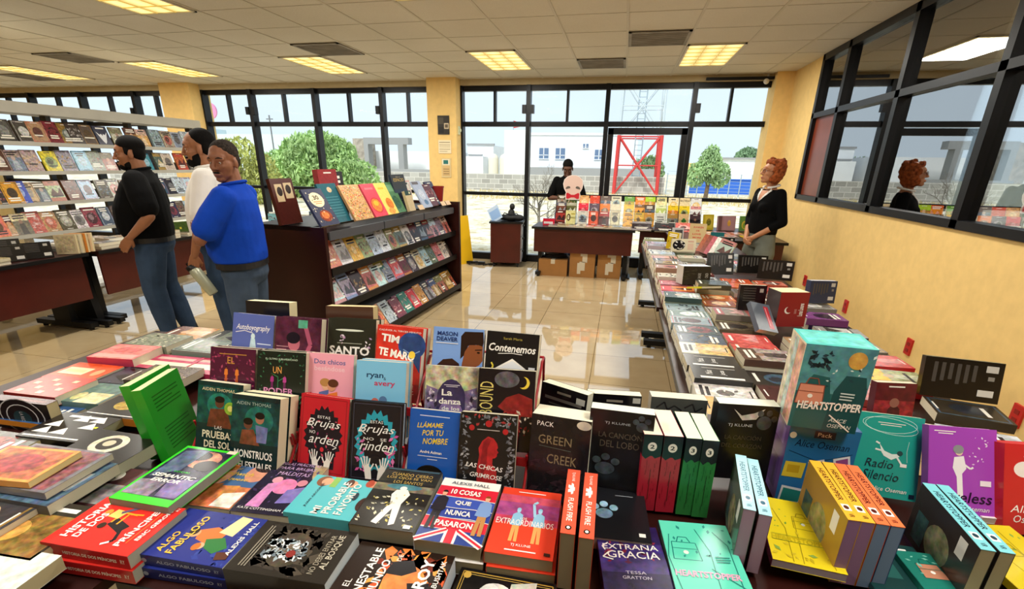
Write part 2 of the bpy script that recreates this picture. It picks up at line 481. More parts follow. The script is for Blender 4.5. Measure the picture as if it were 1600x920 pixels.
for x, lb in ((-14.0, 'cream water tank beside the low white house, the nearer to the pillar'), (-12.75, 'cream water tank standing closest to the big white house')):
    m = MB(); m.tube([(0, 0, 0), (0, 0, 2.2), (0, 0, 2.5), (0, 0, 2.7)], [.55, .55, .45, .12], 16)
    tag(m.build('water_tank', mat('cream_plastic', '#d8d2bf', .6), None, Matrix.Translation((x, 54.5, -.12))), lb, 'water tank', 'water tanks outside')
t = box_thing('house', 'modern white house with stone-clad tower and grey carport, left of the poster pillar', 'house', [
    ('facade', M_HWHITE, [(-40, 54, -.2, -18.6, 62, 2.7)]),
    ('stone_tower', M_STONE, [(-29.2, 52, -.2, -27.6, 54, 3.9)]),
    ('carport_beam', M_HGREY, [(-27.4, 51, 3.3, -22.3, 52, 3.95), (-27.4, 51, -.2, -26.9, 52, 3.3), (-23.5, 51, -.2, -22.9, 52, 3.3)]),
    ('fence', M_HGREY, [(-26, 48, -.2, -18.4, 48.2, .9)])])
t = box_thing('house', 'pale far house beyond the bushes at the left windows', 'house', [
    ('facade', mat('pale_aqua_render', '#cfdcdc', .9), [(-64, 66, -.2, -46, 74, 5.0), (-70, 68, -.2, -64, 74, 6.0)]),
    ('window', M_HWIN, [(-59, 65.9, 2.5, -57.6, 66, 3.8)])])
m = MB(); m.box(4.4, 36, -.13, 8.6, 36.3, .8); m.box(4.4, 35.94, .78, 8.6, 36.34, .84)
tag(m.build('painted_wall', M_BLUE), 'bright blue painted wall outside beside the green tree', 'wall')
t = box_thing('house', 'white house with yellow gable behind the blue wall', 'house', [
    ('facade', M_HWHITE, [(7.6, 52, -.2, 22, 57, 2.3)]), ('gable', mat('yellow_render', '#d6c27a', .9), [(5.5, 51, -.2, 7.5, 53, 1.9)]), ('roof_slab', M_HGREY, [(7.5, 51.8, 2.3, 22.1, 57, 2.45)])])
t = thing('roof_flag', 'small red sign on the roof edge of the white house', 'sign', (-11.2, 51.5, 4.7))
m = MB(); m.cyl((0, 0, 0), (0, 0, .9), .04, 6); m.build('pole', M_PALE, t)
m = MB(); m.prism([(0, 0, .2), (1.1, 0, .4), (1.1, 0, .6), (0, 0, .9)], (0, .06, 0)); m.build('panel', M_RED, t)
# lattice tower
t = thing('lattice_tower', 'red and white lattice radio mast standing outside behind the glazed door', 'tower', (.75, 33.6, -.12))
M_TP = mat('faded_white_steel', '#c2cdd2', .6)
hw = 1.3
for n, z0, z1, mt, r in (('lower_section', 0, 3.4, M_RED, .11), ('middle_section', 3.4, 6.6, M_TP, .07), ('upper_section', 6.6, 10.5, M_TP, .06)):
    m = MB(); a0 = hw * (1 - z0 * .012); a1 = hw * (1 - z1 * .012)
    C0 = [Vector((sx * a0, sy * a0, z0)) for sx, sy in ((-1, -1), (1, -1), (1, 1), (-1, 1))]
    C1 = [Vector((sx * a1, sy * a1, z1)) for sx, sy in ((-1, -1), (1, -1), (1, 1), (-1, 1))]
    for k in range(4):
        m.cyl(C0[k], C1[k], r, 8)
        q = (k + 1) % 4
        m.cyl(C0[k], C1[q], r * .55, 6); m.cyl(C0[q], C1[k], r * .55, 6)
        m.cyl(C0[k].lerp(C1[k], .98), C0[q].lerp(C1[q], .98), r * .4, 6)
        mid = (C0[k] + C1[q]) / 2
        m.cyl(C0[k].lerp(C1[k], .5), mid, r * .35, 6); m.cyl(C0[q].lerp(C1[q], .5), mid, r * .35, 6)
    m.build(n, mt, t)
m = MB()
for x in (-.25, .2): m.cyl((x, 0, 0), (x, 0, 10.5), .035, 6)
for q in range(33): m.cyl((-.25, 0, .3 * q + .5), (.2, 0, .3 * q + .5), .02, 5)
m.build('ladder', M_PALE, t)
t = thing('wire_fence', 'pale wire fence between the mast and the blue wall', 'fence', (2.3, 32.5, -.12))
m = MB()
for q in range(9): m.cyl((.3 + q * .6, 0, 0), (.3 + q * .6, 0, 1.3), .03, 6)
m.build('post', M_PALE, t)
m = MB()
for q in range(7): m.cyl((.3, 0, .1 + q * .22), (5.1, 0, .1 + q * .19), .012, 4)
m.build('wire', M_PALE, t)
# trees
def leaf_mat(name, c1):
    return mat(name, c1, .8, noise_s=1.2, noise_a=.35)
def tree(label, x, y, blobs, col, n, ls, trunk=None, seed=1, name='tree'):
    r = random.Random(seed)
    t = thing(name, label, 'tree' if name == 'tree' else 'bush', (x, y, -.12), 'trees outside the windows')
    m = MB()
    tot = sum(b[3] * b[4] * b[5] for b in blobs)
    for cx, cy, cz, rx, ry, rz in blobs:
        for _ in range(int(n * rx * ry * rz / tot)):
            while 1:
                p = Vector((r.uniform(-1, 1), r.uniform(-1, 1), r.uniform(-1, 1)))
                if .25 < p.length < 1: break
            p *= (.9 + .25 * noise.noise(p * 2.3 + Vector((seed, 0, 0)))) / max(p.length, .55) if r.random() < .6 else 1
            c = Vector((cx + p.x * rx, cy + p.y * ry, cz + p.z * rz))
            if c.z < .02: c.z = .02 + r.random() * .3
            M = Euler((r.uniform(0, 6), r.uniform(0, 6), r.uniform(0, 6))).to_matrix()
            s = ls * r.uniform(.6, 1.4)
            q = [c + M @ Vector(v) * s for v in ((-1, 0, 0), (0, -.4, .1), (1, 0, 0), (0, .4, .1))]
            m.face(q)
    m.build('foliage', leaf_mat('leaves_' + str(seed), col), t, vcol=False)
    m = MB()
    for pts, rr in (trunk or [([(0, 0, 0), (.05, 0, blobs[0][2] * .6), (.1, .05, blobs[0][2])], [.12, .09, .04])]): m.tube(pts, rr, 7)
    m.build('trunk', mat('bark', '#6d5a44', .9, noise_s=8, noise_a=.3), t, vcol=False)
    return t
tree('large feathery green bush outside between the first windows left of the pillar', -14.2, 22, [(0, 0, 1.4, 2.0, 1.8, 1.6), (-1.8, .4, 1.0, 1.6, 1.5, 1.3), (1.7, 0, .8, 1.3, 1.3, 1.0), (.3, 0, 2.0, 1.2, 1.1, .9)], '#a9c77e', 12000, .13, seed=2, name='bush')
tree('yellowish shrub outside behind the man in the blue polo', -14.9, 17.5, [(0, 0, 1.2, 1.1, 1.1, 1.3), (.9, .2, .9, .7, .8, 1.0), (-.9, 0, .9, 1, .9, 1.2)], '#bcbf6a', 6000, .09, seed=3, name='bush')
tree('leafy green tree outside in front of the blue wall', 4.1, 27, [(0, 0, 1.7, .6, .6, .8), (-.55, 0, 1.3, .5, .5, .6), (.55, 0, 1.3, .5, .5, .6), (.0, 0, 2.3, .4, .4, .4)], '#9dbb80', 3500, .09, seed=5)
tree('dark green tree outside far right, just left of the plaster pillar', 13.3, 62, [(0, 0, 2.4, 1.5, 1.3, 1.4)], '#7d9a70', 2500, .22, seed=6)
tree('dark green trees outside showing beside the red mast', 3.0, 66, [(0, 0, 1.2, 1.8, 1.6, 1.7), (-2.2, 0, 1.2, 1.6, 1.5, 1.5)], '#86a06c', 2500, .24, seed=7)
tree('round dark tree outside between the tanks and the white house', -15.0, 67, [(0, 0, 1.0, 1.3, 1.2, 1.5)], '#7d9a6a', 2200, .2, seed=8)
tree('far green trees outside behind the low house', -23, 70, [(0, 0, 1.4, 3.0, 2, 1.7)], '#8fa87c', 2200, .25, seed=9)
# bare shrub close to the glass
t = thing('bare_shrub', 'bare grey twiggy shrub outside the window behind the wheeled cabinet', 'shrub', (-1.72, 10.6, -.12))
m = MB(); rg = random.Random(11)
m.tube([(0, 0, 0), (.02, 0, .5), (0, .02, .9)], [.03, .025, .018], 6)
def twig(p, d, L, r, k):
    q = p + d * L
    m.tube([p, p.lerp(q, .5) + Vector((rg.uniform(-.03, .03), rg.uniform(-.03, .03), 0)), q], [r, r * .8, r * .55], 5, cap=False)
    if k:
        for _ in range(3):
            e = (d + Vector((rg.uniform(-.8, .8), rg.uniform(-.8, .8), rg.uniform(-.2, .5)))).normalized()
            twig(p.lerp(q, rg.uniform(.4, 1)), e, L * .68, r * .6, k - 1)
for z in (.4, .6, .75, .9):
    for _ in range(3): twig(Vector((0, 0, z)), Vector((rg.uniform(-1, 1), rg.uniform(-1, 1), rg.uniform(.3, 1.1))).normalized(), .4, .012, 3)
m.build('twigs', mat('grey_twig', '#8d8577', .9), t, vcol=False)
# low dry grass along the lot
m = MB(); rg = random.Random(12)
for _ in range(5000):
    x = rg.uniform(-22, 9); y = rg.uniform(24.5, 31); h = rg.uniform(.08, .28); w = .02
    a = rg.uniform(0, PI)
    m.face([(x - w * math.cos(a), y - w * math.sin(a), -.12), (x + w * math.cos(a), y + w * math.sin(a), -.12), (x + rg.uniform(-.1, .1), y, -.12 + h)])
o = m.build('dry_grass', mat('straw_grass', '#cdb878', .9), vcol=False)
tag(o, 'straw-coloured dry grass covering the lot outside', 'grass', kind='stuff')
m = MB()
m.cyl((0, 0, 0), (0, 0, 5.8), .07, 8); m.box(-.35, -.05, 5.4, .35, .05, 5.5)
tag(m.build('utility_pole', mat('grey_pole', '#7d7f80', .8), None, Matrix.Translation((-34.6, 46, -.12))), 'thin grey utility pole outside above the feathery bush', 'pole')
t = thing('round_sign', 'small pink round sign on a far roof at the left window', 'sign', (-52, 58, -.12))
m = MB(); m.cyl((0, 0, 0), (0, 0, 6.4), .08, 6); m.build('post', M_PALE, t)
m = MB(); m.cyl((0, -.1, 7.4), (0, .1, 7.4), .95, 20); m.build('disc', mat('pink_sign_paint', '#e08ab0', .6), t)
# ------------------------------------------------------------------ tables and furniture
def training_table(label, cx, cy, L, D, rz, h=.72, panel=.36, group='dark book fair tables', foot_off=.0, panels='f'):
    """table with laminate top, black T-legs with foot bars, front modesty panel (local -y = front)"""
    t = thing('display_table', label, 'table', T(cx, cy, 0, rz), group)
    m = MB(); m.box(-L / 2, -D / 2, h - .028, L / 2, D / 2, h); m.build('tabletop', M_MAHOGD, t)
    for ya in (-D / 2 - .004, D / 2):
        m = MB(); m.box(-L / 2, ya, h - .03, L / 2, ya + .004, h + .001); m.build('edge_trim', M_BLKMET, t)
    for s in (-1, 1):
        x = s * (L / 2 - .10)
        m = MB()
        m.box(x - .03, -.10, .05, x + .03, .10, h - .03)
        m.box(x - .025, -D / 2 + .06, h - .07, x + .025, D / 2 - .06, h - .028)
        lg = m.build('leg', M_BLKMET, t)
        m = MB(); m.box(x - .035, -D / 2 + .03, .025, x + .035, D / 2 - .03, .07)
        for yy in (-D / 2 + .08, D / 2 - .08): m.cyl((x, yy, 0), (x, yy, .026), .02, 8)
        m.build('foot_bar', M_BLKMET, lg)
    if panel:
        m = MB(); m.box(-L / 2 + .03, -D / 2 + .05, h - .03 - panel, L / 2 - .03, -D / 2 + .068, h - .03); m.build('modesty_panel', M_MAHOG, t)
    return t
TZ = .72
# foreground tables (the camera stands over them)
training_table('dark brown display table in the foreground carrying the red book racks', -.16, 1.005, 1.60, .84, 0, panel=.0)
training_table('dark brown display table in the foreground corner under the teal boxed set', 1.355, .98, 1.40, .86, 0, panel=.0)
training_table('dark brown display table at the left foreground covered with flat books', -1.63, 1.12, 1.28, 1.56, 0, panel=.0)
# long run of tables along the plaster wall
for q, (y, lb) in enumerate(((2.33, 'nearest of the long run by the plaster wall'), (3.74, 'middle of the long run by the plaster wall'), (5.12, 'farthest of the run, near the standing woman'))):
    training_table('dark book-laden table, ' + lb, .80 - .012 * q, y, 1.36, 1.02, 90, panel=0)
# tables along the windows
training_table('dark brown display table under the window with cardboard boxes beneath it', -.50, 7.25, 1.44, .62, 0, panel=.33)
training_table('dark brown table in the corner behind the standing woman', 1.30, 6.72, 1.36, .72, 0, panel=.36)
# left run of tables in front of the metal shelving
for q, (y, lb) in enumerate(((2.55, 'nearer to the camera at the left edge'), (4.62, 'behind the man in the black polo'))):
    t = training_table('table with red-brown front panel, ' + lb, -5.13, y, 1.98, .72, 90, panel=.40)
t = thing('table_pedestal', 'wide black table pedestal standing where the two left tables meet', 'pedestal', T(-5.10, 3.59, 0, 0))
m = MB()
m.prism([(-.30, -.02, .07), (.05, -.02, .07), (-.02, -.02, .66), (-.30, -.02, .66)], (0, .04, 0)); m.build('side_panel', M_BLKMET, t)
m = MB(); m.prism([(.06, -.035, .05), (.20, -.035, .05), (.12, -.035, .69), (.02, -.035, .69)], (0, .07, 0)); m.build('post', M_BLKMET, t)
m = MB()
m.box(-.36, -.085, .025, .38, -.035, .07); m.box(-.36, .035, .025, .38, .085, .07); m.box(-.05, -.04, .025, .05, .04, .07)
for x in (-.3, .32):
    for y in (-.06, .06): m.cyl((x, y, 0), (x, y, .026), .018, 8)
m.build('foot_bar', M_BLKMET, t)
# white side table by the windows
t = training_table('pale side table by the windows behind the dark bookcase', -4.3, 6.2, 1.6, .7, 0, panel=0, group='pale tables')
for c in t.children:
    if c.name.startswith('tabletop'): c.data.materials[0] = M_WHITE
# double-sided display bookcase
BK = T(-2.15, 3.29, 0, math.degrees(math.atan2(5.85 - 3.29, -1.98 + 2.15)) )    # local +x runs away along the right face, +y to the left
t = thing('display_bookcase', 'dark mahogany double-sided display bookcase full of face-out books', 'bookcase', BK)
BL, BW, BH = 2.56, .68, 1.08
m = MB(); m.box(0, 0, 0, .035, BW, BH); m.build('end_panel', M_MAHOGD, t)
m = MB(); m.box(BL - .04, -.06, 0, BL, BW, BH + .03); m.build('end_panel', M_MAHOGD, t)
M_BKB = mat('black_laminate', '#0e0c0d', .4, spec=.25)
m = MB(); m.box(.035, .30, .08, BL - .04, .38, BH - .03); m.build('back_panel', M_BKB, t)
m = MB(); m.box(.0, .12, BH - .03, BL - .04, BW, BH); m.build('top_board', M_BKB, t)
m = MB(); m.box(.035, .02, 0, BL - .04, BW - .02, .08); m.build('plinth', M_BKB, t)
SHELF = []      # (lip y, lip z, back y, back z) of the sloping shelves
for n, (ly, lz, by, bz) in enumerate(((.0, .74, .16, 1.0), (-.01, .45, .17, .72), (-.06, .085, .14, .34))):
    m = MB()
    m.prism([(.035, ly - .01, lz - .03), (.035, ly + .03, lz - .045), (.035, by + .06, bz - .05), (.035, by + .06, bz), (.035, by, bz), (.035, ly + .02, lz - .012), (.035, ly + .005, lz + .028), (.035, ly - .01, lz + .028)], (BL - .075, 0, 0))
    m.build('sloping_shelf', M_BKB, t); SHELF.append((ly + .015, lz - .008, by, bz))
m = MB()
m.prism([(.035, .0, .99), (.035, .03, .985), (.035, .16, 1.06), (.035, .16, BH), (.035, .0, BH - .04)], (BL - .075, 0, 0)); m.build('top_lip', M_BKB, t)
m = MB()
for x in (.05, .86, 1.68): m.box(x, -.012, BH - .10, x + .79, .0, BH - .035)
m.build('label_strip', mat('grey_label_strip', '#4a4c52', .3), t)
# metal library shelving
SHX = -6.0
t = thing('metal_shelving', 'long grey metal library shelving full of face-out books', 'shelving', (SHX, 2.6, 0))
Y0, Y1 = -.9, 3.86
m = MB(); m.box(-.36, Y0, 1.955, .0, Y1, 2.06); m.build('canopy_top', M_GREYMET, t)
m = MB()
for y in (-.88, .06, 1.00, 1.94, 2.88, 3.82):
    m.box(-.22, y - .025, .0, -.14, y + .025, 1.96)
m.build('upright', mat('dark_grey_steel', '#3a3a3a', .5), t)
SHZ = [1.68, 1.395, 1.085, .775]
for z in SHZ:
    m = MB(); m.box(-.32, Y0, z - .028, .0, Y1, z - .004); m.box(-.006, Y0, z - .03, .004, Y1, z + .008)
    m.build('shelf', M_GREYMET, t)
m = MB(); m.box(-.36, Y0, .10, .02, Y1, .14); m.build('base_shelf', M_WHITE, t)
for y in (-.5, .7, 1.9, 3.1):
    m = MB(); m.box(-.34, y, 0, .0, y + .1, .10); m.build('foot', M_WHITE, t)
m = MB()
for z in SHZ: m.box(-.326, Y0, z, -.318, Y1, z + .10)
m.build('back_rail', mat('brown_back_rail', '#4b3a30', .6), t)
# wheeled drawer pedestal
t = thing('drawer_pedestal', 'mahogany drawer pedestal on casters by the window', 'cabinet', T(-1.75, 7.74, 0, 8))
m = MB(); m.box(-.25, -.25, .07, .22, .25, .68); m.build('body', M_MAHOG, t)
m = MB(); m.box(-.27, -.27, .68, .26, .27, .705); m.build('top_panel', M_BLKMET, t)
for z in (.09, .29, .49):
    m = MB(); m.box(.222, -.24, z, .24, .24, z + .185); d = m.build('drawer', mat('grey_drawer_front', '#8f8a90', .4), t)
    m = MB(); m.box(.24, -.06, z + .13, .262, .06, z + .15); m.build('handle', M_BLKMET, d)
for x in (-.2, .18):
    for y in (-.2, .2):
        m = MB(); m.cyl((x - .012, y, .028), (x + .012, y, .028), .028, 12); m.box(x - .02, y - .012, .04, x + .02, y + .012, .07); m.build('caster', M_BLKMET, t)
# things on the pedestal
t = thing('camera_bag', 'lumpy black bag with a round-headed bundle on the wheeled cabinet', 'bag', T(-1.68, 7.68, .707, -5))
m = MB(); m.ell((0, 0, .05), (.17, .11, .055)); m.ell((-.12, .02, .045), (.09, .08, .045)); m.ell((.12, -.02, .05), (.1, .07, .05)); m.build('body', mat('black_nylon', '#0b0b0d', .7, noise_s=20), t)
m = MB(); m.tube([(.0, 0, .08), (.0, 0, .14), (.01, 0, .17)], [.06, .05, .035], 12); m.ell((.012, 0, .215), (.042, .045, .05)); m.build('bundle', mat('black_nylon_b', '#08080a', .6), t)
m = MB(); m.tube([(-.15, 0, .06), (-.1, -.05, .12), (0, -.08, .1), (.1, -.05, .12), (.17, 0, .05)], .008, 6); m.build('strap', M_BLKMET, t)
m = MB(); m.box(-.10, -.002, 0, .10, .002, .22, col='#bcd3ee'); m.box(-.085, -.0025, .03, .085, -.0021, .17, col='#8fb4e4', mi=0)
tag(m.build('leaflet_card', mat('printed_card', vcol=True, rough=.35), None, T(-1.88, 7.58, .716, -10) @ Matrix.Rotation(R_(-30), 4, 'Y') @ Matrix.Rotation(R_(-8), 4, 'X')), 'pale blue card leaning on the black bag, on the wheeled cabinet', 'card')
# floor cables
t = thing('power_strip', 'black power strip with tangled cables on the floor by the window', 'cable', T(-2.33, 7.62, 0, 0))
m = MB(); m.box(-.16, -.03, 0, .10, .03, .04); m.build('strip', M_BLKMET, t)
m = MB()
for q in range(4):
    rg = random.Random(q); p = Vector((rg.uniform(-.15, .1), 0, .045)); pts = [p.copy()]
    for _ in range(7): p = p + Vector((rg.uniform(-.10, .14), rg.uniform(-.10, .10), 0)); pts.append(Vector((p.x, p.y, .008 + .02 * rg.random())))
    m.tube(pts, .006, 6)
m.build('cable', M_BLKMET, t)
m = MB(); m.box(.14, -.08, 0, .24, -.02, .05); m.build('adapter', M_BLKMET, t)
# yellow wet-floor sign, folded and leaning
t = thing('caution_sign', 'yellow folded caution floor sign leaning by the pillar with posters', 'sign', T(-2.42, 7.60, 0, 60))
m = MB(); m.prism([(-.15, -.02, 0), (.15, -.02, 0), (.09, .03, .76), (-.09, .03, .76)], (0, .012, 0)); m.build('front_leaf', mat('yellow_plastic', '#f2c218', .45), t)
m = MB(); m.prism([(-.15, .03, 0), (.15, .03, 0), (.09, .05, .76), (-.09, .05, .76)], (0, .012, 0)); m.build('rear_leaf', mat('yellow_plastic_b', '#e0b010', .45), t)
# light wood leaflet stand behind the bookcase end
t = thing('leaflet_stand', 'small light wood stand with a leaflet behind the far bookcase end', 'stand', T(-2.42, 6.5, 0, 0))
m = MB(); m.box(-.16, -.15, 0, .16, .15, .74); m.build('body', mat('light_wood', '#c9a05a', .5, noise_s=4), t)
m = MB(); m.box(-.18, -.17, .74, .18, .17, .77); m.build('top_board', M_WHITE, t)
m = MB(); m.box(-.12, -.01, 0, .12, .01, .27, col='#8a8a78'); m.box(-.11, -.012, .09, .11, -.0101, .25, col='#5a6a50')
tag(m.build('leaflet', mat('leaflet_print', vcol=True, rough=.4), None, T(-2.40, 6.46, .77, 0) @ Matrix.Rotation(R_(-12), 4, 'X')), 'grey-green leaflet propped on the light wood stand', 'leaflet')
M_GREYBOX = mat('grey_card', '#8f8a7c', .8, noise_s=7, noise_a=.06)
# cardboard boxes under the window table
M_CARD = mat('cardboard', '#a8763e', .85, noise_s=7, noise_a=.08)
M_TAPE = mat('white_tape_label', '#d9cfb8', .4)
def carton(label, x0, x1, y0, y1, h, lab):
    t = thing('cardboard_box', label, 'box', ((x0 + x1) / 2, (y0 + y1) / 2, 0), 'cartons under the window table')
    w, d = (x1 - x0) / 2, (y1 - y0) / 2
    m = MB(); m.box(-w, -d, 0, w, d, h); m.build('carton', M_CARD, t)
    m = MB()
    if lab:
        m.box(-.06 + lab, -d - .003, .10, .02 + lab, -d, .23); m.box(-.02 + lab, -d - .003, .22, .05 + lab, -d, .38); m.box(-.09 + lab, -d - .0032, .05, -.04 + lab, -d, .21)
    m.box(-.03, -d - .002, h - .06, .03, d + .002, h + .002)
    m.build('packing_tape', M_TAPE, t)
carton('low wide cardboard box under the window table, with bags piled on top', -1.12, -.70, 7.06, 7.46, .24, 0)
carton('middle tall cardboard box with torn white labels under the window table', -.665, -.30, 7.08, 7.42, .37, .02)
carton('third tall cardboard box with a white label under the window table, by the table leg', -.265, .07, 7.12, 7.42, .365, .04)
t = thing('bag_pile', 'heap of folded black and grey bags on the low cardboard box', 'bags', (-.91, 7.26, .242))
rg = random.Random(5)
for q in range(5):
    m = MB(); z = q * .022
    m.ell((rg.uniform(-.02, .03), rg.uniform(-.02, .02), z + .014), (.20 - q * .012, .15, .016), col=(0, 0, 0))
    m.build('folded_bag', mat('bag_fabric_%d' % q, ['#141210', '#2b211b', '#1a1716', '#3a2f28', '#8d8a88'][q], .6, noise_s=15), t)
t = thing('cable_coil', 'coil of grey cable on the floor at the end of the window table', 'cable', (.17, 7.3, 0))
m = MB()
for q in range(5):
    m.tube([(.03 * math.sin(q) * .3, .13 * math.cos(a * PI / 10), .16 + .14 * math.sin(a * PI / 10)) for a in range(21)], .008, 6)
m.build('coil', mat('grey_cable', '#77736e', .5), t)
m = MB(); m.box(-.04, -.15, 0, .04, .15, .02); m.build('holder', M_BLKMET, t)
# pillar notices
def sheet(name, label, cat, x0, x1, z0, z1, cols, y=7.797):
    m = MB(); m.box(x0, y - .004, z0, x1, y, z1, col=cols[0])
    for k, (a, b, c, d, cc) in enumerate(cols[1]): m.box(x0 + (x1 - x0) * a, y - .005 - k * .0002, z0 + (z1 - z0) * b, x0 + (x1 - x0) * c, y - .0041, z0 + (z1 - z0) * d, col=cc)
    return tag(m.build(name, mat('print_' + name, vcol=True, rough=.5)), label, cat, 'notices on the pillar')
sheet('poster', 'dark poster with a pale ring, topmost on the pillar', 'poster', -2.90, -2.71, 1.965, 2.235, ('#2a2620', [(.05, .55, .5, .9, '#4a4436'), (.55, .3, .95, .6, '#c9b89a'), (.62, .36, .88, .54, '#5a4c3a'), (.1, .1, .5, .4, '#14120f')]))
sheet('notice_sheet', 'two-part typed paper notice in the middle of the pillar', 'notice', -2.90, -2.69, 1.69, 1.885, ('#e8dcba', [(.08, .80, .92, .86, '#9a8a68'), (.08, .62, .92, .66, '#9a8a68'), (.08, .48, .92, .52, '#b5a684'), (.08, .30, .92, .34, '#9a8a68'), (.08, .14, .7, .18, '#b5a684')]))
sheet('notice_sheet', 'small framed notice with a green square, lowest on the pillar', 'notice', -2.86, -2.70, 1.33, 1.62, ('#d8c492', [(.1, .66, .85, .94, '#e6e0c8'), (.22, .70, .72, .90, '#1f6e6a'), (.1, .08, .9, .60, '#d0b078'), (.2, .42, .8, .46, '#8a7048'), (.2, .30, .8, .34, '#8a7048'), (.2, .18, .8, .22, '#8a7048')]))
m = MB(); m.box(-.03, -.02, -.06, .03, .02, .06); m.ell((.0, -.03, .0), (.018, .018, .03))
tag(m.build('wall_switch', mat('pale_green_plastic', '#c8cfae', .5), None, T(-2.598, 7.9, 2.03, 90)), 'small pale green switch box on the side of the pillar', 'switch')
t = thing('security_camera', 'small white security camera at the top of the last window', 'camera', T(1.78, 7.98, 2.66, -30))
m = MB(); m.ell((0, 0, 0), (.035, .05, .035)); m.build('body', M_WHITE, t)
m = MB(); m.cyl((0, .03, .0), (0, .05, .09), .012, 8); m.build('bracket', M_WHITE, t)
# red outlets on the plaster wall
for y, lb in ((5.94, 'red wall socket nearest the standing woman'), (4.85, 'red wall socket above the dark red book box'), (3.77, 'red wall socket right of the big teal boxed set'), (2.73, 'red wall socket at the right edge, closest to the camera')):
    t = thing('wall_socket', lb, 'socket', (RX, y, .37), 'red sockets on the plaster wall')
    m = MB(); m.box(-.012, -.035, -.058, 0, .035, .058); m.build('plate', mat('red_plastic', '#c2201c', .4), t)
    for z in (-.025, .02):
        m = MB(); m.box(-.014, -.016, z - .012, -.012, .016, z + .012); m.build('outlet', mat('dark_red_plastic', '#8e1512', .4), t)
# ------------------------------------------------------------------ books: builder
M_PRINT = mat('printed_cover', rough=.24, vcol=True, noise_s=38, noise_a=.9, spec=.45)
def page_mat():
    m = mat('page_edges', '#e2d8bd', .85)
    n = m.node_tree; b = n.nodes['Principled BSDF']
    a = n.nodes.new('ShaderNodeAttribute'); a.attribute_name = 'Col'
    t = n.nodes.new('ShaderNodeTexCoord'); s = n.nodes.new('ShaderNodeSeparateXYZ'); n.links.new(t.outputs['Object'], s.inputs[0])
    w = n.nodes.new('ShaderNodeMath'); w.operation = 'MULTIPLY'; w.inputs[1].default_value = 5200
    n.links.new(s.outputs[2], w.inputs[0])
    c = n.nodes.new('ShaderNodeMath'); c.operation = 'SINE'; n.links.new(w.outputs[0], c.inputs[0])
    r = n.nodes.new('ShaderNodeMapRange'); r.inputs[1].default_value = -1; r.inputs[2].default_value = 1; r.inputs[3].default_value = .88; r.inputs[4].default_value = 1.02
    n.links.new(c.outputs[0], r.inputs[0])
    x = n.nodes.new('ShaderNodeMix'); x.data_type = 'RGBA'; x.blend_type = 'MULTIPLY'; x.inputs[0].default_value = 1
    n.links.new(a.outputs['Color'], x.inputs[6]); n.links.new(r.outputs[0], x.inputs[7]); n.links.new(x.outputs[2], b.inputs['Base Color'])
    return m
M_PAGES = page_mat()
_tc = {}
def text_geo(s, shear=0, bold=0, sp=1.0):
    """outline of a line of text as (verts, faces, w, h), unit height"""
    k = (s, shear, bold, sp)
    if k in _tc: return _tc[k]
    c = bpy.data.curves.new('lettering', 'FONT')
    c.body = s; c.shear = shear; c.offset = bold; c.resolution_u = 2; c.space_character = sp; c.size = 1
    o = bpy.data.objects.new('lettering', c)
    me = o.to_mesh()
    vs = [v.co.copy() for v in me.vertices]; fs = [tuple(p.vertices) for p in me.polygons]
    o.to_mesh_clear(); bpy.data.objects.remove(o); bpy.data.curves.remove(c)
    x0 = min(v.x for v in vs); x1 = max(v.x for v in vs); y0 = min(v.y for v in vs); y1 = max(v.y for v in vs)
    vs = [((v.x - x0) / (x1 - x0) - .5, (v.y - y0) / (y1 - y0) - .5) for v in vs]
    _tc[k] = (vs, fs)
    return _tc[k]
LAY = .00012
